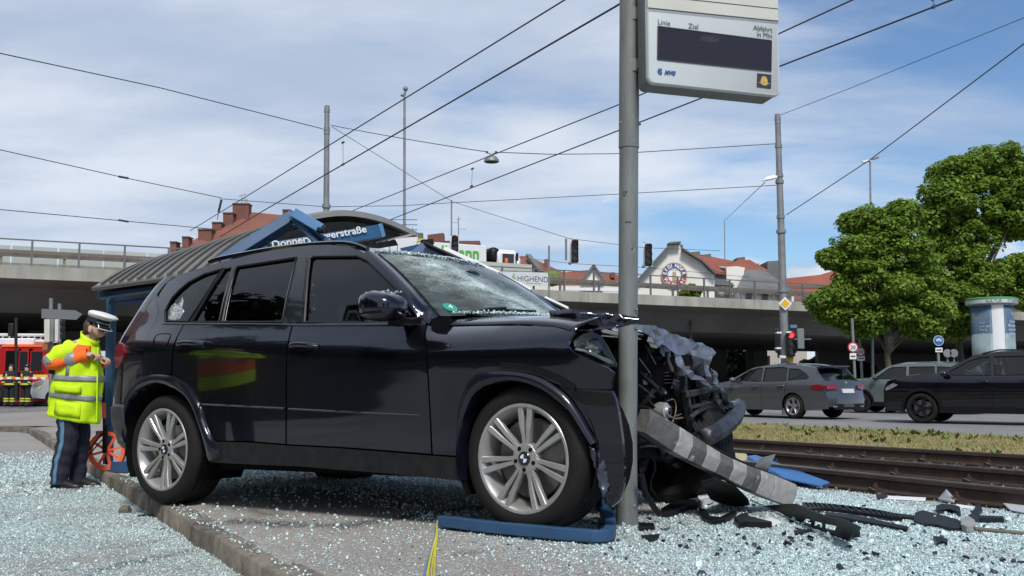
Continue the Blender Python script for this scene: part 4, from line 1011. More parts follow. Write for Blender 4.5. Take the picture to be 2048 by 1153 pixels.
for _ in range(60):
    q0 = mc + Vector((r3.uniform(-0.1, 0.08), r3.uniform(-0.05, 0.1), 0.085)); q = CARM @ q0; cc.append((q.x, q.y, q.z, 0.003))
tag(crumbs('glass_on_car', cc, K['crumb'], 6), 'glass crumbs lying on the roof edge and cowl of the crashed SUV', 'broken glass', kind='stuff')
# ------------------------------------------------------------------ torn-open front of the crashed car
def fx(px, py, x=0.30): return lx(px, py, x)
# torn front edge of the hood hanging over the radiator
def torn_depth(px, py): return fx(px, py, 0.30 + 0.0006 * (py - 650) + 0.015 * math.sin(px * 0.06))
K['torn2'] = mat('scraped_hood_paint', (0.20, 0.22, 0.27), 0.36, 0.4, col2=(0.06, 0.066, 0.085), vscale=10, bump=0.35, bscale=22, coat=0.3)
sheet3('torn_hood_edge', [(1268, 647), (1290, 650), (1318, 656), (1345, 667), (1370, 677), (1392, 686), (1406, 685), (1412, 692), (1424, 698), (1432, 707), (1425, 716), (1420, 725), (1417, 740), (1421, 756), (1413, 752), (1409, 735), (1403, 722), (1394, 712), (1384, 712), (1378, 706), (1368, 711), (1360, 712), (1366, 728), (1374, 738), (1392, 750), (1410, 760), (1424, 776), (1420, 782), (1405, 768), (1385, 757), (1366, 745), (1354, 733), (1351, 716), (1342, 704), (1330, 693), (1322, 690), (1318, 696), (1312, 688), (1303, 675), (1292, 665), (1268, 660)], torn_depth, K['torn2'], 10, 0.026, 5.0, 0.003, 6, ridge=0.007, sm=0)
sheet3('torn_hood_strip', [(1424, 735), (1432, 742), (1436, 756), (1441, 770), (1453, 786), (1450, 792), (1440, 786), (1432, 780), (1428, 765), (1424, 752)], lambda a, b: fx(a, b, 0.33), K['torn2'], 6, 0.04, 8.0, 0.004)
sheet3('torn_hood_strip', [(1418, 775), (1434, 772), (1450, 783), (1458, 800), (1466, 818), (1461, 822), (1449, 806), (1438, 790), (1426, 785)], lambda a, b: fx(a, b, 0.36), K['plastic_g'], 6, 0.04, 9.0, 0.004)
# dark mass of the engine bay
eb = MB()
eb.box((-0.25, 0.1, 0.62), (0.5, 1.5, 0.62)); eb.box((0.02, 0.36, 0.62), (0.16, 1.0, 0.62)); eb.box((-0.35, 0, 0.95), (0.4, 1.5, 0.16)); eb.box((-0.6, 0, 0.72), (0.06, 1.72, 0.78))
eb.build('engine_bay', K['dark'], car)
def fbar(name, a, b, w, h, x, mt, x2=None, parent=car):
    return MB().bar(fx(*a, x), fx(*b, x if x2 is None else x2), w, h).build(name, mt, parent, bevel=0.006)
# radiator support and grille remains
rd_ = MB().prism([fx(1352, 748, 0.16), fx(1424, 742, 0.16), fx(1446, 792, 0.18), (fx(1450, 860, 0.18)), fx(1385, 895, 0.16), fx(1362, 850, 0.14)], Vector((-0.05, 0, 0))).build('radiator', K['plastic_g'], car)
for k in range(14): MB().bar(fx(1358 + 1.2 * k, 756 + 9 * k, 0.165), fx(1426 + 1.6 * k, 750 + 7.2 * k, 0.165), 0.012, 0.008).build('radiator_fin', K['grille'], car)
fbar('radiator_post', (1371, 790), (1388, 893), 0.05, 0.03, 0.24, K['grille'])
fbar('radiator_post', (1424, 782), (1436, 850), 0.03, 0.03, 0.24, K['plastic_g'])
fbar('radiator_post', (1441, 780), (1462, 828), 0.045, 0.03, 0.28, K['grille'])
fbar('grille_bar', (1371, 790), (1428, 778), 0.03, 0.04, 0.26, K['grille'])
fbar('grille_bar', (1378, 816), (1424, 806), 0.02, 0.025, 0.26, K['grille'])
fbar('grille_bar', (1366, 745), (1368, 787), 0.04, 0.03, 0.25, K['grille'])
fbar('grille_bar', (1360, 745), (1374, 741), 0.05, 0.05, 0.29, K['alloy_d'])
gb = curve([fx(*q, 0.28) for q in ((1380, 836), (1392, 826), (1408, 818), (1420, 817), (1428, 826), (1440, 830), (1458, 832))], 4)
MB().tube(gb, 0.016, 7).build('grille_bar', K['grille'], car, smooth=60)
for k in range(9):     # bent grille slats, one by one
    a = 1382 + 8.2 * k; b = 846 - 2.6 * k
    pts = curve([fx(a, b - 12, 0.20), fx(a + 2, b, 0.24), fx(a + 7, b + 12, 0.29), fx(a + 15, b + 19 - k, 0.34)], 4)
    MB().loft([[q + Vector((0, -0.005, 0)), q + Vector((0, 0.005, 0)), q + Vector((0.02, 0.006, 0.012)), q + Vector((0.02, -0.006, 0.012))] for q in pts]).build('grille_slat', K['grille'], car, smooth=40)
for k in range(4): fbar('grille_slat', (1386 + 13 * k, 792 - 2 * k), (1389 + 13 * k, 812 - 3 * k), 0.012, 0.02, 0.25, K['plastic_g'])
MB().prism([fx(*q, 0.22) for q in ((1388, 862), (1410, 858), (1447, 838), (1455, 842), (1420, 866), (1392, 876))], Vector((0.1, 0, 0.01))).build('grille_shelf', K['grille'], car, bevel=0.006)
fan = MB(); fan.lathe([(0.03, 0.0), (0.10, 0.0), (0.115, 0.012), (0.115, 0.05), (0.10, 0.055), (0.03, 0.055)], 24, 'X', fx(1392, 762, 0.20)); fan.build('fan_housing', K['plastic'], car, smooth=40)
for q in ((1362, 700), (1385, 720), (1345, 735)):
    MB().box(fx(*q, 0.02), (0.12, 0.2, 0.1), Matrix.Rotation(0.3, 3, 'X')).build('engine_cover', K['grille'], car, bevel=0.015)
for k in range(4): fbar('cover_rib', (1330, 746 + 7 * k), (1348, 745 + 7 * k), 0.02, 0.006, 0.12, K['grille'])
K['beam'] = mat('scuffed_bumper_skin', (0.05, 0.054, 0.068), 0.4, 0.2, col2=(0.014, 0.015, 0.021), vscale=9, bump=0.5, bscale=18, speck=(24, 0.70, (0.30, 0.32, 0.36)))
# bumper beam across the front
bc_ = curve([fx(*q, x) for q, x in (((1384, 884), 0.26), ((1402, 879), 0.34), ((1430, 866), 0.40), ((1456, 848), 0.41), ((1474, 830), 0.38), ((1482, 812), 0.30))], 5)
MB().loft([[q + Vector(v) for v in ((-0.035, 0, -0.048), (0.025, 0, -0.05), (0.036, 0, -0.012), (0.022, 0, 0.03), (-0.01, 0, 0.05), (-0.04, 0, 0.04))] for q in bc_]).build('bumper_beam', K['beam'], car, smooth=28)
MB().loft([[q + Vector((-0.02, -0.02, 0)) + Vector(v) for v in ((-0.03, 0, -0.02), (0.02, 0, -0.02), (0.02, 0, 0.02), (-0.03, 0, 0.02))] for q in [fx(1452, 806, 0.3), fx(1470, 812, 0.36), fx(1482, 808, 0.34)]]).build('bumper_bracket', K['torn'], car)
# pump, hoses, struts, wiring between the pole and the radiator
pm = MB(); c_ = fx(1321, 823, 0.20); pm.lathe([(0.0, 0.06), (0.028, 0.06), (0.034, 0.045), (0.05, 0.04), (0.055, 0.0), (0.045, -0.03), (0.0, -0.04)], 18, 'X', c_); pm.build('pump', K['alloy'], car, smooth=40)
pd = MB(); pd.lathe([(0.0, 0.066), (0.018, 0.066), (0.022, 0.058)], 14, 'X', c_ + Vector((0.002, 0, 0))); pd.build('pump_shaft', K['plastic'], car, smooth=40)
for a, b, w in (((1277, 716), (1300, 747), 0.014), ((1279, 745), (1316, 778), 0.03), ((1276, 770), (1308, 795), 0.02), ((1290, 690), (1312, 730), 0.012), ((1283, 812), (1303, 790), 0.03), ((1296, 800), (1330, 840), 0.018)):
    fbar('strut', a, b, w, w * 0.8, 0.16, K['plastic_g'] if w > 0.014 else K['alloy_d'], 0.22)
K['wire_t'] = mat('tan_wiring', (0.32, 0.24, 0.15), 0.6)
for pts, mt, r_ in ((((1324, 838), (1338, 834), (1352, 838), (1372, 835)), 'wire_t', 0.006), (((1334, 802), (1348, 800), (1352, 820), (1345, 845)), 'wire_t', 0.004), (((1280, 835), (1300, 850), (1318, 842), (1330, 860)), 'plastic', 0.012), (((1345, 780), (1360, 810), (1372, 835), (1380, 870)), 'plastic', 0.016), (((1290, 900), (1310, 930), (1300, 970), (1318, 1000)), 'plastic', 0.008), (((1278, 895), (1300, 893), (1318, 895)), 'wire', 0.006)):
    MB().tube(curve([fx(*q, 0.20) for q in pts], 5), r_, 6).build('hose', K[mt], car, smooth=60)
jr = random.Random(21)
shp = [MB().box((0, 0, 0), (0.09, 0.14, 0.05)).mesh('engine_fragment', K['grille']), MB().box((0, 0, 0), (0.03, 0.03, 0.2)).mesh('engine_fragment', K['plastic_g']), MB().tube([(0, 0, -0.09), (0, 0.02, 0), (0.02, 0.06, 0.08)], 0.02, 7).mesh('engine_fragment', K['alloy_d'], smooth=60), MB().lathe([(0.0, 0), (0.05, 0.0), (0.055, 0.02), (0.03, 0.05), (0, 0.05)], 12).mesh('engine_fragment', K['plastic_g'], smooth=40), MB().box((0, 0, 0), (0.02, 0.16, 0.11)).mesh('engine_fragment', K['torn'])]
for k in range(95):
    px = jr.uniform(1278, 1400); py = jr.uniform(672, 905)
    if py < 672 + (px - 1278) * 0.55: continue
    o = bpy.data.objects.new('engine_fragment', jr.choice(shp)); link(o, car)
    m = Matrix.Translation(fx(px, py, jr.uniform(0.02, 0.16))) @ Matrix.Rotation(jr.uniform(0, 6), 4, Vector((jr.gauss(0, 1), jr.gauss(0, 1), jr.gauss(0, 1))).normalized()); s_ = jr.uniform(0.25, 0.75)
    o.matrix_local = m @ Matrix.Scale(s_, 4)
# hanging skirt of the torn underside
sheet3('undertray', [(1280, 880), (1320, 890), (1380, 925), (1420, 950), (1445, 985), (1430, 990), (1390, 965), (1340, 930), (1300, 915), (1285, 960), (1278, 960)], lambda a, b: fx(a, b, 0.05 + 0.0008 * (a - 1280)), K['plastic'], 10, 0.05, 4.0)
MB().tube(curve([fx(*q, 0.35) for q in ((1282, 950), (1290, 985), (1305, 1010), (1318, 1028))], 4), 0.018, 7).build('hanging_strut', K['plastic'], car, smooth=60)

# ------------------------------------------------------------------ pole and departure display
PB = gp(1254, 1049, 0.0)
pole = thing('display_pole', 'thick grey steel pole the SUV crashed into, carrying the departure display', 'pole', PB)
top = at(1259, 0, PB.y - 0.02); PT_ = PB + (top - PB) * 1.25
pd_ = (PT_ - PB)
def pp(py):   # point on the pole axis at picture height py
    k = (HZ - py) / F * PB.y + H; return PB + pd_ * (k / pd_.z)
mb = MB(); mb.tube([PB + Vector((0, 0, -0.1)), pp(1048), pp(990), pp(900), pp(288)], [0.062, 0.060, 0.0555, 0.0525, 0.0525], 28); pb_ = mb.build('pole_shaft', K['galv'], pole, world=True, smooth=40)
MB().tube([pp(291), pp(286)], [0.0565, 0.0565], 28).build('collar', K['galv'], pole, world=True, smooth=40)
MB().tube([pp(286), PT_], [0.0555, 0.0555], 28).build('upper_shaft', K['galv'], pole, world=True, smooth=40)
for (px, py) in ((1239, 241), (1277, 244), (1268, 1005), (1271, 622)):
    b = MB(); c_ = pp(py) + Vector(((px - 1256) / F * PB.y, -0.045 if abs(px - 1256) < 16 else -0.025, 0)); b.ball(c_, 0.008, 8, 6); b.build('bolt', K['galv2'], pole, world=True, smooth=60)
hc = MB(); rows = []
for z in (0, 0.22):
    rows.append([PB + pd_ * ((0.36 + z) / pd_.z) + Vector((0.0545 * math.sin(a), -0.0545 * math.cos(a), 0)) for a in lin(-0.35, 0.35, 6)])
hc.grid(rows).build('hatch', K['galv'], pole, world=True, solid=0.003)
for (px, py, w, h, c) in ((1246, 388, 0.03, 0.032, 0.06), (1254, 446, 0.032, 0.012, 0.07), (1262, 500, 0.01, 0.012, 0.05)):   # graffiti scribbles and scrapes
    cpos = pp(py); gm = K['wire']; g_ = MB(); sr = random.Random(int(px + py))
    for _ in range(3):
        pts = []
        for k in range(7):
            a = (px - 1256) / F * PB.y / 0.053 + sr.uniform(-0.5, 0.5) * w / 0.053; z = sr.uniform(-0.5, 0.5) * h; pts.append(cpos + Vector((0.0528 * math.sin(a), -0.0528 * math.cos(a), z)))
        g_.tube(curve(pts, 4), 0.0009, 4)
    g_.build('marker_scribble', gm, pole, world=True)
# display box
e1 = (at(1558, 100, 5.30) - at(1297, 100, 5.05)); e1.z = 0; e1.normalize(); ez = Vector((0, 0, 1)); en = e1.cross(ez); en = -en if en.y > 0 else en    # en: towards the camera
S0 = at(1297, 166, 5.05)      # lower left front corner
def sp(px, py, d=0.0): return onplane(px, py, S0 + en * d, en)
sign = thing('departure_display', 'pale grey passenger departure display with blank dark screen on the pole', 'display', S0)
WS = (sp(1559, 100) - S0).dot(e1); HS = 0.95; DEP = 0.20
def rr(w, h, r, n=5, ox=0, oz=0):
    o = []
    for cx, cz, a0 in ((w - r, r, -90), (w - r, h - r, 0), (r, h - r, 90), (r, r, 180)):
        for k in range(n + 1): a = R(a0 + 90 * k / n); o.append((ox + cx + r * math.cos(a), oz + cz + r * math.sin(a)))
    return o
K['sign_g'] = mat('display_face_grey', (0.56, 0.60, 0.60), 0.4, col2=(0.50, 0.535, 0.53), vscale=2.2); K['sign_d'] = mat('display_back_grey', (0.16, 0.165, 0.155), 0.55, var=0.15)
K['sign_c'] = mat('display_cream', (0.60, 0.60, 0.53), 0.5, col2=(0.52, 0.52, 0.45), vscale=3)
def face_pt(u, z, d): return S0 + e1 * u + ez * z + en * d
ol = rr(WS, HS, 0.035)
m_ = MB(); m_.loft([[face_pt(u + (WS / 2 - u) * s_, z + (HS / 2 - z) * s_, d) for u, z in ol] for d, s_ in ((0.0, 0.012), (-0.006, 0.0), (-0.03, 0.0))]); m_.build('front_panel', K['sign_g'], sign, world=True, smooth=40)
m_ = MB(); m_.loft([[face_pt(u, z, d) for u, z in rr(WS - 2 * i_, HS - 2 * i_, 0.03, 5, i_, i_ + dz)] for d, i_, dz in ((-0.031, 0.004, 0.0), (-0.14, 0.008, -0.015), (-DEP, 0.045, -0.03))]); bx = m_.build('housing', K['sign_d'], sign, world=True, smooth=35)
# upper cream cover and its seams
zA = (sp(1300, 17) - S0).z; zB = (sp(1557, 43) - S0).z
m_ = MB(); m_.prism([face_pt(0.0, zA, 0.003), face_pt(WS, zB, 0.003), face_pt(WS, HS - 0.03, 0.003), face_pt(0.0, HS - 0.03, 0.003)], en * -0.02); m_.build('upper_cover', K['sign_c'], sign, world=True, bevel=0.003)
for dz, r_ in ((0.0, 0.0016), (-0.012, 0.0011), (0.07, 0.0022)):
    MB().tube([face_pt(0.004, zA + dz, 0.0035), face_pt(WS - 0.004, zB + dz, 0.0035)], r_, 4).build('cover_seam', K['wire'], sign, world=True)
# screen, text, marks
K['scr'] = mat('blank_led_screen', (0.020, 0.011, 0.013), 0.25, var=0.15, vscale=30, spec=0.6)
sc_ = [(1316, 53), (1543, 82), (1542, 143), (1315, 119)]
MB().prism([sp(*q, 0.003) for q in sc_], en * -0.004).build('screen', K['scr'], sign, world=True)
fr = MB()
for i in range(4): fr.bar(sp(*sc_[i], 0.003), sp(*sc_[(i + 1) % 4], 0.003), 0.005, 0.004, en)
fr.build('screen_frame', K['wire'], sign, world=True)
K['ink'] = mat('printed_dark_grey', (0.10, 0.11, 0.13), 0.6); K['ink_b'] = mat('printed_blue', (0.03, 0.09, 0.30), 0.6)
def stxt(body, px, py, hpx, mt, al='LEFT', sh=0.0, bold=0.0):
    text('lettering', body, hpx * 5.15 / F * 1.38, frame(sp(px, py, 0.0035), e1, ez), mt, sign, 0.0005, al, sh, 1.0, bold)
stxt('Linie', 1315, 48.5, 11, K['ink']); stxt('Ziel', 1377, 56.5, 11, K['ink']); stxt('Abfahrt', 1545, 65, 11, K['ink'], 'RIGHT'); stxt('in Min', 1545, 77, 11, K['ink'], 'RIGHT')
stxt('MVG', 1329, 148.5, 8, K['ink_b'], 'LEFT', 0.35, 0.002)
lg = MB(); c1 = sp(1321, 143.5, 0.003)
for k in range(2):
    ang = [R(60 + 240 * i / 10) for i in range(11)]; r0, r1 = (0.017, 0.010) if k == 0 else (0.0095, 0.004); off = Vector((0.0, 0, 0)) + e1 * (0.004 * k)
    lg.grid([[c1 + off + e1 * r0 * math.cos(a) * 1.05 + ez * r0 * math.sin(a) + en * 0.001 for a in ang], [c1 + off + e1 * (0.003 + r1 * math.cos(a)) + ez * r1 * math.sin(a) + en * 0.001 for a in ang]])
lg.build('emblem', K['ink_b'], sign, world=True)
K['gold'] = mat('gold_print', (0.55, 0.36, 0.10), 0.5)
q4 = [(1515, 147), (1543, 150), (1542, 178), (1514, 174.5)]
MB().prism([sp(*q, 0.0036) for q in q4], en * -0.003).build('sticker', mat('sticker_dark', (0.03, 0.032, 0.045), 0.5), sign, world=True)
bl_ = MB(); bl_.add([sp(*q, 0.0042) for q in ((1524, 154), (1528, 152.5), (1533, 155), (1535, 161), (1536, 168), (1533, 171.5), (1526, 171), (1521, 167), (1521.5, 160))], [tuple(range(9))]); bl_.bar(sp(1517, 165, 0.004), sp(1540, 168, 0.004), 0.003, 0.001, en); bl_.build('bell_print', K['gold'], sign, world=True)
sm = MB(); sm.tube([sp(1525 + 5 * math.cos(a) * 0.5 + 3, 162 + 4 * math.sin(a), 0.0046) for a in lin(0.4, 2.7, 8)], 0.0008, 4); sm.build('bell_print', K['wire'], sign, world=True)
gs = MB(); gr = random.Random(5)      # faint scratches on the screen
for _ in range(4): gs.tube(curve([sp(1402 + gr.uniform(0, 38), 70 + gr.uniform(0, 14), 0.0034) for _ in range(6)], 4), 0.0007, 4)
gs.build('screen_scratch', mat('scratch_grey', (0.12, 0.11, 0.12), 0.6), sign, world=True)
for z in (-0.02, 0.62):       # brackets to the pole
    for py in (18, 122):
        a = sp(1300, py, -0.10); b = pp(py) + Vector((0.02, 0, 0)); b.z = a.z
        bk = MB(); bk.bar(b, a, 0.045, 0.05); bk.tube([b + Vector((0, 0, -0.035)), b + Vector((0, 0, 0.035))], 0.057, 20); bk.build('bracket', K['galv'], pole, world=True, smooth=40)
    break
# bus-stop style lip under the housing
for u in (0.08, WS - 0.16): MB().box(face_pt(u, 0.012, -0.10), (0.012, 0.012, 0.006)).build('screw', K['wire'], sign, world=True)

# ------------------------------------------------------------------ bent blue frame, wires, absorber, scattered pieces
def ground_pt(px, py, h=0.0):
    z = 0.0
    for _ in range(6):
        q = gp(px, py, z + h); z = plat_z(q.x * TN.x + q.y * TN.y)
    return q
bf = thing('bent_blue_frame', 'bent square blue tube lying on the platform before the front wheel', 'frame', ground_pt(890, 1050))
pts = [ground_pt(882, 1042, 0.04), ground_pt(1000, 1056, 0.04), ground_pt(1120, 1067, 0.04), ground_pt(1190, 1072, 0.04), ground_pt(1212, 1070, 0.04), ground_pt(1221, 1060, 0.04), ground_pt(1218, 1040, 0.04), ground_pt(1208, 1022, 0.05), ground_pt(1195, 1005, 0.10)]
pts = pts[:3] + curve(pts[3:], 4)
hw = 0.027; rows = []
for i, p in enumerate(pts):
    t = (pts[min(i + 1, len(pts) - 1)] - pts[max(0, i - 1)]); t.z = 0; t.normalize(); s = Vector((t.y, -t.x, 0))
    rows.append([p + s * a + Vector((0, 0, b)) for a, b in ((-hw, -hw), (hw, -hw), (hw, hw), (-hw, hw))])
m_ = MB(); m_.loft(rows, cap=False)
t0_ = (pts[1] - pts[0]).normalized(); inner = [[p + (pts[0] - p) * 0.13 + t0_ * k * 0.25 for p in rows[0]] for k in (0, 1)]
m_.loft([rows[0], inner[0], inner[1]], cap=False); m_.build('tube_body', K['blue'], bf, world=True, bevel=0.004)
cap_ = MB(); cap_.bar(pts[0] + t0_ * 0.12, pts[0] + t0_ * 0.13, 0.05, 0.05); cap_.build('tube_hollow', K['dark'], bf, world=True)
for k, (mt, dx) in enumerate((('cable', 0), ('cable', 4), ('cable_b', -4), ('cable', 7), ('cable', -1))):
    q = curve([pts[0] + t0_ * 0.08 + Vector((0, 0, 0.004 * k)), pts[0] - t0_ * 0.02 + Vector((0.0, -0.01, 0.005)), ground_pt(872 + dx * 0.4, 1072, 0.03), ground_pt(864 + dx, 1105, 0.012), ground_pt(857 + dx * 1.6, 1140, 0.008), ground_pt(853 + dx * 2.2, 1190, 0.006)], 5)
    MB().tube(q, 0.0035, 6).build('cable', K[mt], bf, world=True, smooth=60)

ab = thing('bumper_absorber', 'long grey segmented bumper absorber torn off and resting on the glass', 'bumper', ground_pt(1575, 1005))
A0 = at(1284, 840, 5.27); A1 = ground_pt(1578, 990, 0.09)
ax = (A1 - A0).normalized(); side = Vector((0.35, -0.9, 0)); side = (side - ax * side.dot(ax)).normalized(); up_ = side.cross(ax); up_ = up_ if up_.z > 0 else -up_
L_ab = (A1 - A0).length; NS = 9
cuts = [0, 0.19, 0.285, 0.375, 0.47, 0.555, 0.65, 0.745, 0.84, 1.0]
for k in range(NS):
    a = A0 + ax * L_ab * cuts[k] + ax * 0.003; b = A0 + ax * L_ab * cuts[k + 1] - ax * 0.003; rows = []
    for q, f in ((a, cuts[k]), (b, cuts[k + 1])):
        hh = 0.066 + 0.006 * math.sin(f * 9); dd = 0.05; sg_ = up_ * (-0.03 * math.sin(math.pi * f)); rows.append([q + sg_ + side * dd + up_ * -hh, q + sg_ + side * (dd + 0.012) + up_ * hh * 0.2, q + sg_ + side * dd * 0.7 + up_ * hh, q + sg_ - side * dd + up_ * hh * 0.9, q + sg_ - side * dd + up_ * -hh])
    MB().loft(rows).build('absorber_block', K['foam'] if k % 2 == 1 or k == NS - 1 else K['foam_d'], ab, world=True, bevel=0.004)
eb_ = MB(); rows = []
for f in lin(0, 1, 10): q = A0 + ax * L_ab * f + up_ * (0.068 - 0.03 * math.sin(math.pi * f)) - side * 0.03; rows.append([q + side * 0.05, q + side * 0.05 + up_ * 0.008, q - side * 0.035 + up_ * 0.012, q - side * 0.035])
eb_.loft(rows).build('absorber_rim', K['plastic_g'], ab, world=True)
# dark bracket at its end with a barred opening
def br(px, py, h): return ground_pt(px, py, h)
bt = thing('broken_bracket', 'black plastic bracket with barred opening lying at the end of the absorber', 'car part', ground_pt(1640, 1050))
o1 = [(1500, 1000, .03), (1525, 1012, .05), (1575, 1008, .10), (1592, 1008, .10), (1650, 1032, .09), (1690, 1040, .085), (1722, 1056, .07), (1716, 1066, .05), (1708, 1068, .05), (1698, 1082, .02), (1660, 1068, .02), (1612, 1052, .02), (1560, 1025, .03)]
hol = [[(1613, 1037), (1626, 1041), (1622, 1050), (1605, 1044)][::1], [(1630, 1042), (1646, 1046), (1645, 1056), (1627, 1051)], [(1650, 1047), (1674, 1052), (1670, 1062), (1650, 1058)]]
def hgt(px, py):
    dx, dy = 198.0, 82.0; dist = ((py - 1000) * dx - (px - 1500) * dy) / math.hypot(dx, dy)
    return max(0.006, 0.012 - 0.0034 * dist)
V, T, lo = triangulate([(a, b) for a, b, h in o1], hol, 8)
MB().add([br(q.x, q.y, hgt(q.x, q.y)) for q in V], T).build('bracket_plate', K['plastic_g'], bt, world=True, solid=0.008)
MB().box(ground_pt(1704, 1066, 0.035), (0.05, 0.06, 0.04), Matrix.Rotation(0.5, 3, 'Z')).build('bracket_foot', K['plastic'], bt, world=True, bevel=0.006)
sh_ = MB(); sh_.tube(curve([ground_pt(*q, h) for *q, h in ((1505, 995, .04), (1530, 985, .07), (1555, 985, .09), (1560, 975, .10))], 4), 0.006, 5); sh_.build('bracket_lip', K['foam'], bt, world=True)

def chunk(name, label, cat, poly, h0=0.004, th=0.02, mt='plastic', lift=None, group=None, step=14, seed=0):
    """a flat broken piece lying on the ground; lift = height at each corner"""
    c = ground_pt(sum(p[0] for p in poly) / len(poly), sum(p[1] for p in poly) / len(poly)); o = thing(name, label, cat, c, group=group)
    pts = [ground_pt(p[0], p[1], (lift[i] if lift else h0)) for i, p in enumerate(poly)]
    bpy.data.objects.remove(o)
    me = MB().prism([p - c for p in pts], Vector((0, 0, th))).mesh(name, K[mt] if isinstance(mt, str) else mt)
    ob = bpy.data.objects.new(name, me); COL.objects.link(ob); ob.location = c
    md = ob.modifiers.new('bevel', 'BEVEL'); md.width = min(0.004, th * 0.3); md.segments = 1
    return tag(ob, label, cat, group)
K['panel_b'] = mat('cobalt_panel', (0.020, 0.13, 0.36), 0.4, var=0.1); K['plate_g'] = mat('pale_grey_plate', (0.46, 0.48, 0.52), 0.5, var=0.08); K['paper'] = mat('white_sheet', (0.72, 0.73, 0.76), 0.6)
K['foam_y'] = mat('yellowed_foam', (0.42, 0.38, 0.22), 0.9, var=0.3, vscale=20)
chunk('blue_panel', 'flat cobalt blue panel lying between absorber and nearest rail', 'panel', [(1494, 915), (1512, 913), (1660, 968), (1640, 975), (1570, 960), (1500, 935)], 0.02, 0.015, 'panel_b', [0.14, 0.14, 0.05, 0.03, 0.05, 0.06])
chunk('grey_plate', 'pale grey plate standing tilted against the blue panel', 'plate', [(1503, 944), (1533, 950), (1551, 910), (1520, 918)], 0, 0.008, 'plate_g', [0.03, 0.02, 0.28, 0.22])
chunk('foam_lump', 'yellowish foam lump behind the grey absorber', 'foam', [(1470, 918), (1488, 914), (1496, 925), (1490, 938), (1474, 935)], 0.02, 0.07, 'foam_y')
chunk('white_sheet', 'white sheet fragment behind the foam lump', 'sheet', [(1436, 914), (1462, 916), (1472, 930), (1450, 930)], 0.02, 0.006, 'paper', [0.08, 0.08, 0.05, 0.05])
chunk('white_card', 'white four-sided card lying on the glass below the absorber', 'card', [(1522, 1043), (1542, 1036), (1566, 1045), (1545, 1053)], 0.006, 0.002, 'paper')
chunk('white_scrap', 'crumpled white plastic scrap beside the dark flap under the absorber', 'scrap', [(1395, 1000), (1412, 985), (1418, 990), (1416, 1000), (1430, 1002), (1422, 1008), (1408, 1012), (1402, 1020), (1396, 1012)], 0.01, 0.05, 'paper')
chunk('dark_flap', 'dark plastic flap hanging down to the ground under the absorber', 'car part', [(1402, 968), (1430, 960), (1470, 975), (1496, 1000), (1500, 1012), (1478, 1004), (1475, 1014), (1440, 1008), (1420, 1000)], 0.02, 0.014, 'plastic', [0.20, 0.22, 0.16, 0.06, 0.01, 0.02, 0.0, 0.0, 0.06])
gr2 = thing('black_grille', 'long black openwork grille strip lying on the glass', 'car part', ground_pt(1700, 1020))
gl_ = [curve([ground_pt(*q, .025) for q in ((1606, 1008 + o), (1660, 1011 + o), (1750, 1022 + o * 1.1), (1802, 1033 + o * .6))], 6) for o in (0, 9)]
for e_ in gl_: MB().tube(e_, .011, 6).build('grille_rail', K['plastic'], gr2, world=True, smooth=60)
for k in range(len(gl_[0])):
    if k % 1 == 0: MB().bar(gl_[0][k], gl_[1][min(len(gl_[1]) - 1, k + 1)], .012, .02).build('grille_bar', K['plastic'], gr2, world=True)
chunk('black_strip', 'thin black trim strip tapering away from the broken bracket', 'car part', [(1650, 1028), (1710, 1034), (1780, 1050), (1818, 1058), (1815, 1063), (1760, 1053), (1690, 1040), (1652, 1034)], 0.008, 0.012, 'plastic')
chunk('trim_rod', 'narrow dark trim rod joining the grille to the grey cover', 'car part', [(1750, 1026), (1830, 1036), (1832, 1041), (1752, 1033)], 0.008, 0.014, 'plastic')
chunk('grey_cover', 'flat dark grey plastic cover with jagged edge', 'car part', [(1830, 1030), (1845, 1025), (1918, 1045), (1925, 1052), (1920, 1062), (1895, 1060), (1870, 1054), (1850, 1053), (1828, 1045)], 0.008, 0.016, K['plastic_g'])
chunk('foam_block', 'small brownish foam block at the end of the grey cover', 'foam', [(1922, 1052), (1936, 1045), (1950, 1052), (1948, 1064), (1934, 1067), (1922, 1062)], 0.006, 0.035, 'foam')
rd2 = MB(); rd2.tube([ground_pt(1948, 1058, 0.02), ground_pt(2000, 1063, 0.014), ground_pt(2070, 1070, 0.012)], 0.011, 8); o = rd2.build('brown_rod', mat('brown_rubber', (0.12, 0.10, 0.075), 0.7), smooth=60); tag(o, 'brown rubber strip running from the foam block out of the picture', 'strip')
chunk('black_bracket', 'curved black bracket piece near the rail', 'car part', [(1872, 1020), (1885, 1016), (1905, 1018), (1920, 1022), (1922, 1034), (1912, 1030), (1900, 1026), (1884, 1028), (1873, 1030)], 0.006, 0.03, 'plastic')
chunk('black_hook', 'black hooked bracket with thin arm right of the curved piece', 'car part', [(1950, 1018), (1962, 1015), (1965, 1026), (1958, 1032), (1960, 1040), (2008, 1042), (2008, 1046), (1958, 1046), (1944, 1040), (1942, 1030), (1950, 1028)], 0.006, 0.028, 'plastic')
chunk('grey_wedge', 'pale grey wedge fragment standing beside the nearest rail', 'scrap', [(1876, 1002), (1893, 985), (1912, 1003), (1908, 1008)], 0.006, 0.02, 'plate_g', [0.0, 0.07, 0.0, 0.0])
chunk('black_tab', 'small black tab fragment isolated on the pale glass in front', 'car part', [(1866, 1078), (1880, 1080), (1896, 1084), (1895, 1092), (1886, 1088), (1874, 1093)], 0.004, 0.016, 'plastic')
chunk('white_strip', 'long white plastic strip beside the nearest rail', 'strip', [(1770, 993), (1852, 997), (1850, 1003), (1772, 999)], 0.004, 0.006, 'paper')
chunk('white_strip', 'short white plastic strip right of the grey wedge', 'strip', [(1912, 1010), (1966, 1017), (1964, 1021), (1914, 1016)], 0.004, 0.006, 'paper')
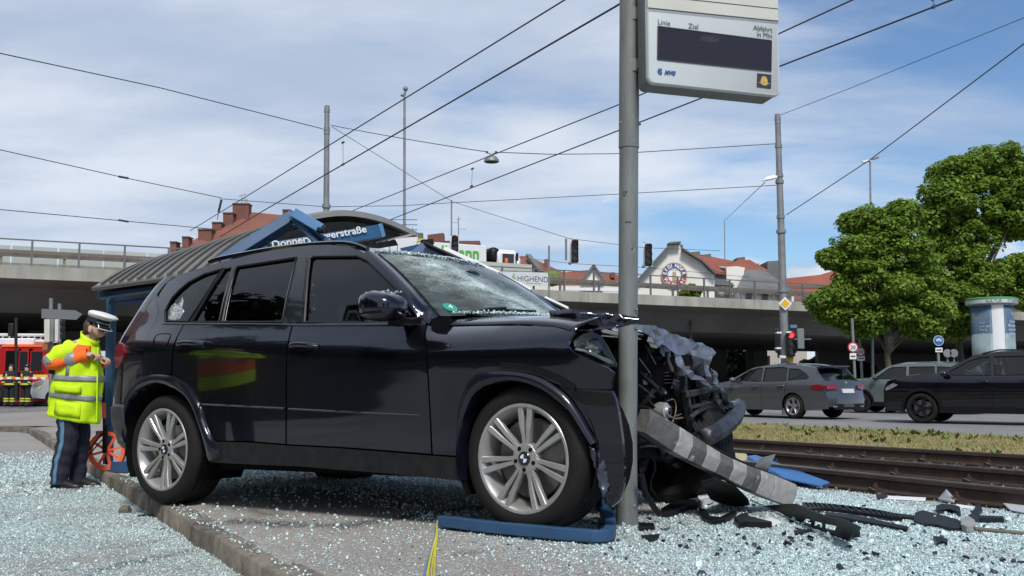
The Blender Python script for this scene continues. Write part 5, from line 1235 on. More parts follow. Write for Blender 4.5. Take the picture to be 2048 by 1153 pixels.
chunk('white_board', 'white board corner lying over the rail edge at the right', 'board', [(2005, 1008), (2070, 1016), (2070, 1032), (2020, 1022)], 0.01, 0.01, 'plate_g')
chunk('black_liner', 'long curved black liner fragment at the foot of the pole', 'car part', [(1322, 1028), (1340, 1016), (1370, 1008), (1392, 1010), (1396, 1018), (1376, 1020), (1350, 1032), (1326, 1036)], 0.006, 0.03, 'plastic')
chunk('black_fork', 'forked black bracket fragment right of the pole', 'car part', [(1398, 1022), (1414, 1030), (1420, 1040), (1440, 1042), (1462, 1030), (1475, 1028), (1472, 1036), (1450, 1046), (1425, 1050), (1404, 1042)], 0.006, 0.022, 'plastic')
chunk('black_lump', 'black plastic lump with thin spike below the flap', 'car part', [(1468, 1048), (1480, 1040), (1496, 1036), (1498, 1044), (1530, 1052), (1545, 1056), (1520, 1056), (1495, 1055), (1478, 1058)], 0.006, 0.032, 'plastic')
chunk('black_slab', 'short black slab at the right of the pole foot', 'car part', [(1276, 1052), (1308, 1053), (1310, 1060), (1278, 1062)], 0.004, 0.018, 'plastic')
chunk('grey_shard', 'grey flat shard in front of the pole foot', 'scrap', [(1282, 1074), (1320, 1071), (1318, 1078), (1300, 1086)], 0.004, 0.008, 'plastic_g')
chunk('dark_stick', 'thin dark stick fragment in front of the broken bracket', 'scrap', [(1588, 1064), (1624, 1062), (1626, 1065), (1590, 1071)], 0.004, 0.01, 'plastic_g')
chunk('dark_chip', 'dark chip lying alone on the glass at the bottom right', 'scrap', [(1672, 1133), (1682, 1131), (1688, 1140), (1680, 1143)], 0.003, 0.01, 'plastic_g')
chunk('dark_strip', 'thin dark strip on the glass near the rail', 'scrap', [(1752, 993), (1772, 990), (1776, 997), (1756, 1000)], 0.004, 0.014, 'plastic_g')
K['stone'] = mat('broken_kerb_stone', (0.13, 0.12, 0.10), 0.85, var=0.3, vscale=12, bump=0.6)
sb = MB(); c_ = gp(250, 1027, ROAD_Z); sb.loft([[Vector(q) * 0.9 for q in r_] for r_ in ([(-.038, -.03, 0), (.036, -.032, 0), (.04, .03, 0), (-.034, .034, 0)], [(-.04, -.034, .03), (.03, -.03, .035), (.042, .024, .03), (-.036, .03, .035)], [(-.02, -.02, .062), (.03, -.022, .05), (.03, .02, .056), (-.02, .024, .06)])])
o = sb.build('stone_fragment', K['stone']); o.location = c_; tag(o, 'dark stone fragment lying on the glass-covered road', 'stone')
sb = MB(); c_ = gp(292, 1033, ROAD_Z); sb.prism([(-.05, -.015, 0), (.04, -.02, 0), (.06, .005, 0), (.0, .02, 0)], (0, 0, .012)); o = sb.build('black_splinter', K['plastic']); o.location = c_; tag(o, 'flat black splinter beside the stone fragment on the road', 'splinter')
dr = random.Random(31)
dm = [MB().prism([(dr.uniform(0.6, 1) * math.cos(a) * 0.03, dr.uniform(0.4, 1) * math.sin(a) * 0.022, 0) for a in [2 * math.pi * k / 6 for k in range(6)]], (0.004, 0, 0.014)).mesh('black_fragment', K['plastic'] if i < 3 else K['plastic_g']) for i in range(5)]
for k in range(46):
    px = dr.uniform(1290, 2040); py = dr.uniform(990, 1120)
    q = ground_pt(px, py, 0.006)
    if q.x * TN.x + q.y * TN.y > 6.2: continue
    o = bpy.data.objects.new('black_fragment', dr.choice(dm)); COL.objects.link(o); o.location = q; o.rotation_euler = (dr.uniform(-.4, .4), dr.uniform(-.4, .4), dr.uniform(0, 6)); s_ = dr.uniform(0.35, 0.9); o.scale = (s_, s_, s_)
    tag(o, 'small black plastic fragment lying loose among the broken glass', 'fragment', 'small black fragments among the glass')
# ------------------------------------------------------------------ crushed tram-stop shelter
sh = thing('tram_shelter', 'collapsed blue tram stop shelter with ribbed barrel roof behind the crashed SUV', 'shelter', at(222, 925, 9.2))
K['sheet'] = mat('standing_seam_sheet', (0.36, 0.35, 0.325), 0.45, 0.2, col2=(0.26, 0.25, 0.235), vscale=3); K['sheet_d'] = mat('seam_dark', (0.12, 0.118, 0.11), 0.5, 0.2)
K['lining'] = mat('dark_mesh_lining', (0.012, 0.012, 0.013), 0.7)
Aa = curve([at(*q) for q in ((188, 574, 9.0), (212, 559, 9.25), (245, 543, 9.6), (300, 524, 10.1), (350, 528, 10.6), (400, 545, 11.0))], 4)
Bb = curve([at(*q) for q in ((452, 538, 7.3), (505, 490, 7.5), (552, 458, 7.7), (612, 437, 7.95), (690, 427.5, 8.2), (765, 441, 8.5), (832, 470, 8.8))], 4)
def even(p, n):
    L_ = [0]
    for i in range(1, len(p)): L_.append(L_[-1] + (p[i] - p[i - 1]).length)
    out = []
    for k in range(n):
        s = L_[-1] * k / (n - 1); i = 1
        while i < len(L_) - 1 and L_[i] < s: i += 1
        out.append(p[i - 1] + (p[i] - p[i - 1]) * ((s - L_[i - 1]) / max(1e-9, L_[i] - L_[i - 1])))
    return out
Ae, Be = even(Aa, 22), even(Bb, 22)
NR = 13
for k in range(NR):
    f0 = (k / NR) ** 1.0 + 0.002; f1 = ((k + 1) / NR) - 0.002
    MB().grid([[a + (b - a) * f for a, b in zip(Ae, Be)] for f in (f0, (f0 + f1) / 2, f1)]).build('roof_sheet', K['sheet'], sh, world=True, smooth=60, solid=0.012)
    ra = [a + (b - a) * f1 + Vector((0, -0.005, 0.012)) for a, b in zip(Ae, Be)]
    MB().loft([[q + Vector((-0.012, -0.006, -0.012)), q + Vector((0.012, -0.006, -0.012)), q + Vector((0.01, -0.012, 0.016)), q + Vector((-0.01, -0.012, 0.016))] for q in ra]).build('roof_seam', K['sheet_d'] if k < NR - 1 else K['sheet'], sh, world=True)
MB().grid([[a + (b - a) * f + Vector((0, 0, -0.07)) for a, b in zip(Ae, Be)] for f in lin(0, 1, 6)]).build('ceiling', K['lining'], sh, world=True, smooth=60)
eg = MB(); eg.loft([[q + Vector((-0.02, -0.03, -0.025)), q + Vector((0.02, -0.03, -0.025)), q + Vector((0.02, -0.03, 0.015)), q + Vector((-0.02, -0.03, 0.015))] for q in Be]); eg.build('roof_edge', K['sheet'], sh, world=True, smooth=40)
eg = MB(); ev = [Ae[0] + (Be[0] - Ae[0]) * f for f in lin(0, 1, 8)]
eg.tube([q + Vector((0, -0.01, -0.02)) for q in ev], 0.022, 8); eg.build('gutter', K['sheet_d'], sh, world=True, smooth=60)
mg = MB()      # mesh grille under the vault
for k in range(17):
    a = at(585 + 15 * k, 428 + 0.13 * abs(k - 7) * 15 + 10, 8.9); mg.bar(a, a + Vector((0, 0, -0.30)), 0.006, 0.006)
for k in range(6): mg.bar(at(575, 440 + 10 * k, 8.9), at(835, 440 + 10 * k, 8.9), 0.006, 0.006)
tag(mg.build('mesh_grille', K['sheet_d'], sh, world=True), kind='stuff')
def sbar(name, a, b, w, h, mt='blue', bev=0.006, par=None): return MB().bar(at(*a), at(*b), w, h, (0, -1, 0.2)).build(name, K[mt], par or sh, world=True, bevel=bev)
sbar('post', (224, 574, 9.45), (216, 928, 9.45), 0.075, 0.075)
sbar('post', (345, 560, 10.4), (345, 740, 10.6), 0.075, 0.075)
sbar('beam', (200, 590, 9.15), (420, 556, 8.4), 0.09, 0.06); sbar('beam', (222, 606, 9.3), (350, 596, 10.4), 0.06, 0.05); sbar('beam', (205, 582, 9.1), (330, 578, 10.3), 0.05, 0.05)
sbar('foot_plate', (222, 935, 9.1), (262, 934, 8.9), 0.10, 0.02)
sbar('bent_frame', (440, 525, 7.0), (588, 431, 7.2), 0.085, 0.06); sbar('bent_frame', (465, 524, 7.15), (592, 449, 7.3), 0.03, 0.05)
sbar('bent_frame', (583, 436, 7.15), (660, 512, 7.0), 0.035, 0.06); sbar('bent_frame', (597, 437, 7.2), (690, 512, 7.05), 0.035, 0.06); sbar('bent_frame', (600, 450, 7.25), (664, 505, 7.15), 0.05, 0.02, 'lining')
K['blue_l'] = mat('shelter_light_blue_paint', (0.085, 0.20, 0.37), 0.32, var=0.12)
sbar('bent_frame', (588, 427, 7.1), (643, 459, 7.0), 0.075, 0.05, 'blue_l')
MB().box(at(641, 461, 6.98), (0.05, 0.05, 0.04)).build('joint', K['plastic'], sh, world=True, bevel=0.01)
sbar('hinge', (532, 478, 7.2), (540, 496, 7.2), 0.025, 0.02, 'sheet_d')
# name board
nb = [(505, 512, 7.55), (547, 484.5, 7.6), (757, 449.5, 7.95), (764, 475, 7.95), (547, 511, 7.6), (510, 524, 7.55)]
q = [at(*p) for p in nb]; ex = (q[2] - q[1]).normalized(); ez = (q[1] - q[4]); nn = ex.cross((ez - ex * ez.dot(ex)).normalized())
if nn.y > 0: nn = -nn
bq = [at(547, 484.5, 7.6) - ex * 0.25, at(757, 449.5, 7.95), at(764, 475, 7.95), at(547, 511, 7.6) - ex * 0.25]
MB().prism(bq, nn * -0.08).build('name_board', K['blue_s'], sh, world=True, bevel=0.004)
MB().prism([at(757, 448.5, 7.94), at(765, 447, 7.96), at(772, 473, 7.96), at(764, 476, 7.94)], nn * -0.09).build('board_end', K['blue_l'], sh, world=True, bevel=0.004)
uz = (at(747, 456, 7.94) - at(751, 478, 7.94)); tb_ = text('name_lettering', 'Donnersbergerstraße', 0.080, frame(at(543, 497.5, 7.6) + nn * 0.03, ex, uz), K['white'], sh, 0.001, 'LEFT', 0, 1.0, 0.0015)
w_ = max(v.co.x for v in tb_.data.vertices); want = (at(732, 469, 7.92) - at(543, 497.5, 7.6)).length
for v in tb_.data.vertices: v.co.x *= want / max(0.01, w_)
# long fallen side panel with white edge
fp3 = [at(*p) for p in ((846, 484, 8.0), (1136, 620, 7.4), (1120, 650, 7.4), (1040, 660, 7.5), (930, 600, 7.7), (800, 520, 8.1))]
MB().prism(fp3, Vector((0.01, 0.06, 0))).build('side_panel', mat('grey_blue_panel', (0.105, 0.165, 0.27), 0.35, var=0.12), sh, world=True, bevel=0.004)
sbar('white_edge', (889, 499, 7.88), (1003, 551, 7.65), 0.035, 0.05, 'white'); sbar('white_edge', (1003, 552, 7.65), (1062, 583, 7.52), 0.03, 0.05, 'white'); sbar('white_edge', (1090, 597, 7.46), (1137, 619, 7.37), 0.025, 0.045, 'white')
sbar('panel_rim', (848, 487, 7.95), (1133, 622, 7.38), 0.02, 0.07, 'lining')
for p_, mt in ((((790, 478, 8.2), (836, 474, 8.2), (832, 492, 8.2), (800, 498, 8.2)), 'white'), (((800, 497, 8.1), (840, 488, 8.1), (836, 506, 8.1), (805, 508, 8.1)), 'blue'), (((834, 478, 8.1), (848, 477, 8.1), (846, 482, 8.1), (834, 484, 8.1)), 'cable'), (((842, 480, 8.05), (866, 478, 8.05), (868, 486, 8.05), (850, 500, 8.05), (838, 498, 8.05)), 'plastic')):
    MB().prism([at(*p) for p in p_], Vector((0, 0.05, 0))).build('broken_panel', K[mt], sh, world=True)
for k in range(5): sbar('roof_splinter', (752 + 12 * k, 486 - 2 * k, 8.6), (792 + 10 * k, 472 - k, 8.7), 0.012, 0.01, 'sheet', 0.002)

# ------------------------------------------------------------------ people
def skin_body(name, mt, V, E, parent, sub=2):
    """V: {name: (x, y, z, radius)}; one continuous surface"""
    keys = list(V); me = bpy.data.meshes.new(name); me.from_pydata([V[k][:3] for k in keys], [(keys.index(a), keys.index(b)) for a, b in E], []); me.materials.append(mt)
    o = bpy.data.objects.new(name, me); link(o, parent)
    md = o.modifiers.new('skin', 'SKIN'); md.use_smooth_shade = True
    lay = me.skin_vertices[0] if len(me.skin_vertices) else None
    if lay is None:
        bm = bmesh.new(); bm.from_mesh(me); bm.verts.layers.skin.verify(); bm.to_mesh(me); bm.free(); lay = me.skin_vertices[0]
    for i, k in enumerate(keys):
        r = V[k][3]; lay.data[i].radius = (r, r) if not isinstance(r, tuple) else r; lay.data[i].use_root = (k == 'pelvis')
    s = o.modifiers.new('sub', 'SUBSURF'); s.levels = sub; s.render_levels = sub
    return o
def ell(c, rx, ry, n=18, tilt=0.0, ph=0.0, wob=0.0, seed=0):
    c = Vector(c); out = []
    for k in range(n):
        a = 2 * math.pi * k / n; w = 1 + wob * noise.noise(Vector((math.cos(a) * 1.6, math.sin(a) * 1.6, seed + c.z * 6)))
        out.append(c + Vector((rx * math.cos(a) * w, ry * math.sin(a) * w, tilt * math.cos(a))))
    return out
def limb(pts, rad, n=12, wob=0.0, seed=0):
    pts = [Vector(p) for p in pts]; rings = []; prev = None
    for i, p in enumerate(pts):
        t = (pts[min(i + 1, len(pts) - 1)] - pts[max(i - 1, 0)]).normalized()
        u = Vector((0, 1, 0)); u = (u - t * u.dot(t)).normalized(); w = t.cross(u); r = rad[i]
        rings.append([p + (u * math.cos(a) + w * math.sin(a)) * r * (1 + wob * noise.noise(Vector((math.cos(a) * 1.5, math.sin(a) * 1.5 + seed, i * 0.9)))) for a in [2 * math.pi * k / n for k in range(n)]])
    return rings
OZ = ROAD_Z
opos = gp(142, 974, OZ); OS = F / opos.y
off_ = thing('person', 'police officer in hi-vis yellow coat and white peaked cap pushing the red measuring wheel', 'person', opos, -0.12)
def ox(px, py, y=0.0): return Vector(((px - 142) / OS, y, (974 - py) / OS))
# body: continuous, fingers closed on the grip
gh = ox(192, 716, -0.10)
V = {'pelvis': (*ox(138, 812), 0.12), 'belly': (*ox(141, 770), 0.115), 'chest': (*ox(149, 722), 0.125), 'neck0': (*ox(163, 690), 0.062), 'neck': (*ox(172, 676), 0.052)}
E = [('pelvis', 'belly'), ('belly', 'chest'), ('chest', 'neck0'), ('neck0', 'neck')]
hd = ox(182, 660)
V['skull'] = (*(hd + Vector((-0.02, 0, 0.012))), 0.082); V['face'] = (*(hd + Vector((0.018, 0, -0.035))), 0.066); V['chin'] = (*(hd + Vector((0.052, 0, -0.092))), 0.03)
E += [('neck', 'skull'), ('skull', 'face'), ('face', 'chin')]
for s_, nm in ((-1, 'n'), (1, 'f')):
    sh_p = ox(147, 702, s_ * 0.14); el = ox(117, 729, s_ * 0.19) if s_ < 0 else ox(150, 748, 0.15); wr = ox(180, 717, -0.13) if s_ < 0 else ox(184, 728, 0.10)
    V['sho' + nm] = (*sh_p, 0.062); V['elb' + nm] = (*el, 0.043); V['wri' + nm] = (*wr, 0.028)
    E += [('chest', 'sho' + nm), ('sho' + nm, 'elb' + nm), ('elb' + nm, 'wri' + nm)]
    g_ = gh + Vector((0, 0.0 if s_ < 0 else 0.13, -0.0 if s_ < 0 else -0.03)); pm_ = Vector(wr) + (g_ - Vector(wr)) * 0.7
    V['palm' + nm] = (*pm_, (0.036, 0.02)); E.append(('wri' + nm, 'palm' + nm))
    for i in range(4):
        o_ = Vector((0.0, 0.030 - 0.02 * i, 0.008 - 0.004 * abs(i - 1.5))); b = pm_ + Vector((0.028, o_.y, 0.012)); c = pm_ + Vector((0.062 - 0.004 * abs(i - 1.2), o_.y * 0.95, -0.004)); d = pm_ + Vector((0.058, o_.y * 0.9, -0.036)); e = pm_ + Vector((0.034, o_.y * 0.9, -0.048))
        for q, pt, r_ in (('a', b, 0.0105), ('b', c, 0.0095), ('c', d, 0.009), ('d', e, 0.008)): V[f'f{nm}{i}{q}'] = (*pt, r_)
        E += [('palm' + nm, f'f{nm}{i}a'), (f'f{nm}{i}a', f'f{nm}{i}b'), (f'f{nm}{i}b', f'f{nm}{i}c'), (f'f{nm}{i}c', f'f{nm}{i}d')]
    for q, pt, r_ in (('a', pm_ + Vector((0.0, -0.04 * -s_ * -1, -0.012)), 0.012), ('b', pm_ + Vector((0.028, -0.045 * -s_ * -1, -0.03)), 0.0105), ('c', pm_ + Vector((0.048, -0.03 * -s_ * -1, -0.04)), 0.009)): V[f't{nm}{q}'] = (*pt, r_)
    E += [('palm' + nm, f't{nm}a'), (f't{nm}a', f't{nm}b'), (f't{nm}b', f't{nm}c')]
    hip = ox(138, 826, s_ * 0.08); kn = ox(141 if s_ < 0 else 145, 892, s_ * 0.09); an = ox(130 if s_ < 0 else 142, 960, s_ * 0.10); toe = ox(152 if s_ < 0 else 160, 972, s_ * 0.10)
    V['hip' + nm] = (*hip, 0.085); V['kne' + nm] = (*kn, 0.055); V['ank' + nm] = (*an, 0.034); V['toe' + nm] = (*toe, 0.018)
    E += [('pelvis', 'hip' + nm), ('hip' + nm, 'kne' + nm), ('kne' + nm, 'ank' + nm), ('ank' + nm, 'toe' + nm)]
skin_body('body', K['skin'], V, E, off_)
fm = MB()     # nose, brow, eyes, mouth, ear on the head
fm.loft([[hd + Vector(v) for v in r_] for r_ in ([(0.07, -0.008, 0.0), (0.07, 0.008, 0.0), (0.078, 0.0, 0.0)], [(0.085, -0.016, -0.045), (0.085, 0.016, -0.045), (0.112, 0.0, -0.042)], [(0.08, -0.012, -0.055), (0.08, 0.012, -0.055), (0.09, 0, -0.056)])]); fm.build('nose', K['skin'], off_, smooth=70)
for s_ in (-1, 1):
    MB().ball(hd + Vector((0.068, s_ * 0.033, -0.008)), (0.012, 0.014, 0.009), 8, 6).build('eye', K['dark'], off_, smooth=80)
    er = MB(); er.ball(hd + Vector((-0.018, s_ * 0.082, -0.02)), (0.02, 0.010, 0.034), 10, 7); er.build('ear', K['skin'], off_, smooth=80)
MB().bar(hd + Vector((0.083, -0.022, -0.073)), hd + Vector((0.083, 0.022, -0.073)), 0.008, 0.01).build('mouth', mat('lips', (0.30, 0.12, 0.10), 0.5), off_, bevel=0.003)
hr_ = MB(); hr_.ball(hd + Vector((-0.055, 0, 0.0)), (0.062, 0.088, 0.085), 14, 9); hr_.ball(hd + Vector((-0.10, 0, -0.055)), (0.032, 0.045, 0.05), 10, 7); hr_.build('hair', K['hair'], off_, smooth=80)
# peaked cap, tipped forward
cm = Matrix.Translation(hd + Vector((0.012, 0, 0.052))) @ Matrix.Rotation(R(17), 4, 'Y')
def cp_(prof, dx=0.0, n=26):
    return [[cm @ Vector((dx * k_ + r_ * math.cos(a) * 1.06, r_ * 0.96 * math.sin(a), z)) for a in [2 * math.pi * q / n for q in range(n)]] for r_, z, k_ in prof]
cap = MB().loft(cp_([(0.090, 0.026, 0), (0.114, 0.050, 0.5), (0.127, 0.064, 1), (0.124, 0.075, 1), (0.10, 0.086, 1), (0.05, 0.092, 1), (0.004, 0.093, 1)], 0.03)).build('cap', K['capw'], off_, smooth=60)
MB().loft(cp_([(0.096, -0.012, 0), (0.098, 0.030, 0)])).build('cap_band', K['navy'], cap, smooth=40)
pk = MB(); rows = []
for f in lin(0, 1, 4): rows.append([cm @ Vector(((0.088 + 0.06 * f) * math.cos(a), (0.088 + 0.018 * f) * math.sin(a), -0.008 - 0.042 * f)) for a in lin(-1.15, 1.15, 12)])
pk.grid(rows).build('cap_peak', K['gloss'], cap, smooth=60, solid=0.004)
tr_ = MB(); tr_.tube([rows[-1][i] + Vector((0, 0, 0.002)) for i in range(13)], 0.0035, 6); tr_.build('peak_trim', K['capw'], cap)
MB().tube([cm @ Vector((0.1 * math.cos(a) * 1.06, 0.098 * math.sin(a), 0.0)) for a in lin(-1.2, 1.2, 12)], 0.005, 6).build('cap_cord', K['chrome'], cap)
# coat
def cring(py, xl, xr, hy, tl=0.0, seed=0):
    a = ox(xl, py); b = ox(xr, py); return ell(((a.x + b.x) / 2, 0, a.z), (b.x - a.x) / 2, hy, 36, tl, 0, 0.05, seed)
CR = [(684, 158, 180, 0.07, -0.012), (690, 140, 183, 0.11, -0.015), (697, 122, 185, 0.145, -0.02), (706, 111, 187, 0.165, -0.015), (725, 102, 190, 0.178, -0.01), (745, 99, 191, 0.185, -0.01), (765, 96, 192, 0.185, -0.012), (785, 94, 192, 0.19, -0.02), (805, 93, 190, 0.18, -0.03), (825, 92, 190, 0.185, -0.038), (842, 89, 190, 0.19, -0.046)]
ci = [pchip([c[0] for c in CR], [c[k] for c in CR]) for k in (1, 2, 3, 4)]
def coat_ring(py, grow=0.0):
    xl, xr, hy, tl = [f(py) for f in ci]; r_ = cring(py, xl, xr, hy + grow, tl, 3); c = sum(r_, Vector()) / len(r_)
    fold = 0.013 * min(1, (py - 690) / 60)
    return [q + (q - c).normalized() * (grow + fold * math.sin(7 * math.atan2(q.y, q.x - c.x) + py * 0.03 + 2.5 * noise.noise(Vector((q.x * 5, q.y * 5, py * 0.03))))) for q in r_]
coat = MB().loft([coat_ring(py) for py in lin(686, 841, 30)], cap=False).build('coat', K['hivis'], off_, smooth=60, solid=0.006)
def band(y0, y1, mt, a0=0, a1=36, g_=0.006, name='reflective_band'):
    rows = [[coat_ring(py, g_)[k % 36] for k in range(a0, a1 + 1)] for py in lin(y0, y1, 3)]
    return MB().grid(rows).build(name, K[mt], coat, smooth=60, solid=0.002)
band(755, 766, 'reflex'); band(791, 801, 'reflex')
band(712, 757, 'reflex', 27, 28); band(694, 720, 'orange', 28, 33, name='orange_yoke'); band(692, 712, 'orange', 22, 26, name='orange_yoke')
band(775, 788, 'hivis', 25, 31, 0.012, 'pocket_flap'); band(806, 832, 'hivis', 25, 31, 0.010, 'pocket')
sl = MB(); sl.bar(ox(193, 700, -0.06), ox(196, 848, -0.05), 0.03, 0.012); sl.build('coat_placket', K['hivis'], coat, bevel=0.004)
cl_ = MB(); cl_.loft([ell(ox(166, 694), 0.085, 0.09, 20, -0.02, 0, 0.06, 1), ell(ox(168, 685), 0.076, 0.08, 20, -0.03, 0, 0.06, 2), ell(ox(169, 678), 0.080, 0.084, 20, -0.05, 0, 0.05, 3)], cap=False); cl_.build('collar', K['hivis'], coat, smooth=60, solid=0.006)
bk_ = MB(); bk_.box(ox(108, 742, -0.05), (0.05, 0.20, 0.10)); bk_.build('radio_pouch', K['navy'], off_, bevel=0.012)
def sleeve(s_):
    a = Vector(V['sho' + ('n' if s_ < 0 else 'f')][:3]); b = Vector(V['elb' + ('n' if s_ < 0 else 'f')][:3]); c = Vector(V['wri' + ('n' if s_ < 0 else 'f')][:3])
    P_ = curve([a + Vector((-0.005, s_ * -0.05, -0.005)), a + (b - a) * 0.5 + Vector((-0.02, s_ * 0.01, 0)), b + Vector((-0.012, 0, -0.012)), b + (c - b) * 0.5 + Vector((0, 0, -0.01)), c + (c - b) * 0.05], 6)
    n = len(P_); rad = [0.084 - 0.032 * (i / (n - 1)) + 0.008 * math.sin(i * 1.4) for i in range(n)]
    rg = limb(P_, rad, 16, 0.10, 5)
    for i0, i1, mt, nm in ((0, 9, 'hivis', 'sleeve'), (9, 12, 'reflex', 'reflective_band'), (12, 17, 'orange', 'sleeve'), (17, 20, 'reflex', 'reflective_band'), (20, n - 1, 'orange', 'sleeve')):
        MB().loft(rg[i0:i1 + 1], cap=(i0 == 0)).build(nm, K[mt], coat, smooth=60)
sleeve(-1); sleeve(1)
# trousers, stripe, shoes
for s_, nm in ((-1, 'n'), (1, 'f')):
    P_ = [Vector(V[k + nm][:3]) for k in ('hip', 'kne', 'ank')]; P_[0].z += 0.06
    pts = curve([P_[0], P_[0] + (P_[1] - P_[0]) * 0.5 + Vector((0.01, 0, 0)), P_[1], P_[1] + (P_[2] - P_[1]) * 0.5 + Vector((-0.012, 0, 0)), P_[2] + Vector((0.0, 0, -0.03))], 5); n = len(pts)
    rad = [0.097 - 0.022 * i / (n - 1) + 0.006 * math.sin(i * 1.9) for i in range(n)]
    rg = limb(pts, rad, 16, 0.12, 9 + s_); tz = MB().loft(rg).build('trousers', K['navy'], off_, smooth=60)
    st = MB(); st.grid([[q + (q - c).normalized() * 0.005 for q in ([r_[7].lerp(r_[8], .5), r_[8], r_[8].lerp(r_[9], .6)] if s_ < 0 else [r_[15].lerp(r_[0], .5), r_[0], r_[0].lerp(r_[1], .6)])] for r_, c in zip(rg, pts)]); st.build('leg_stripe', K['stripe'], tz, smooth=60, solid=0.003)
    a = Vector(V['ank' + nm][:3]); t = Vector(V['toe' + nm][:3]); sm_ = MB()
    sm_.loft([[Vector((x, a.y + dy * w, z)) for dy, z in ((-1, 0.0), (1, 0.0), (1.02, 0.02), (0.8, h * 0.7), (0.3, h), (-0.3, h), (-0.8, h * 0.7), (-1.02, 0.02))] for x, w, h in ((a.x - 0.065, 0.025, 0.06), (a.x - 0.05, 0.036, 0.085), (a.x + 0.01, 0.04, 0.095), (a.x + 0.08, 0.046, 0.07), (a.x + 0.15, 0.048, 0.05), (a.x + 0.20, 0.036, 0.035), (a.x + 0.22, 0.012, 0.02))]); sm_.build('shoe', K['shoe'], off_, smooth=50)

# measuring wheel
mw = thing('measuring_wheel', 'red surveyor measuring wheel with black handle held by the police officer', 'measuring wheel', gp(212, 941, -0.055), R(-4))
mwY = gp(212, 941, -0.055).y; rW = 0.184
def mo_(px, py, y=0.0):
    q = at(px, py, mwY); return WM[mw.name].inverted() @ q + Vector((0, y, 0))
cW = mo_(214, 902)
MB().lathe([(rW - 0.04, -0.014), (rW - 0.004, -0.02), (rW - 0.004, 0.02), (rW - 0.04, 0.014), (rW - 0.04, -0.014)], 48, 'Y', cW).build('rim', K['redw'], mw, smooth=40)
MB().lathe([(rW - 0.004, -0.014), (rW, -0.010), (rW, 0.010), (rW - 0.004, 0.014)], 48, 'Y', cW).build('tyre', K['rubber'], mw, smooth=40)
for k in range(8):
    a = 2 * math.pi * k / 8 + 0.25; d = Vector((math.cos(a), 0, math.sin(a))); MB().bar(cW + d * 0.02, cW + d * (rW - 0.025), 0.020, 0.02, (0, 1, 0)).build('spoke', K['redw'], mw)
MB().lathe([(0.0, -0.025), (0.03, -0.025), (0.03, 0.025), (0.0, 0.025)], 16, 'Y', cW).build('hub', K['redw'], mw, smooth=40)
fk = MB(); fk.bar(mo_(214, 850, -0.03), mo_(213, 906, -0.035), 0.045, 0.025, (0, 1, 0)); fk.build('fork', K['plastic'], mw, bevel=0.006)
fk = MB(); fk.bar(mo_(209, 850, 0.03), mo_(210, 930, 0.035), 0.025, 0.02, (0, 1, 0)); fk.build('fork', K['plastic'], mw, bevel=0.004)
gr_ = WM[mw.name].inverted() @ (WM[off_.name] @ Vector((gh.x, gh.y + 0.02, gh.z - 0.02)))
hp = curve([gr_ + Vector((-0.05, 0, 0.02)), gr_ + Vector((0.02, 0, 0.01)), mo_(204, 728), mo_(207, 742), mo_(207.5, 800), mo_(208, 855)], 5)
MB().tube(hp, 0.013, 8).build('handle', K['plastic'], mw, smooth=60)
MB().tube([mo_(207.6, 806), mo_(208, 837)], 0.019, 10).build('orange_sleeve', K['redw'], mw, smooth=60)
MB().tube([mo_(208, 866, -0.03), mo_(166, 922, -0.05)], 0.008, 6).build('kickstand', K['plastic'], mw); MB().tube([mo_(212, 872, 0.0), mo_(166, 926, -0.03)], 0.006, 6).build('kickstand', K['plastic'], mw)
MB().box(mo_(198, 866, 0.02), (0.07, 0.04, 0.035)).build('counter', K['blue_l'], mw, bevel=0.005)

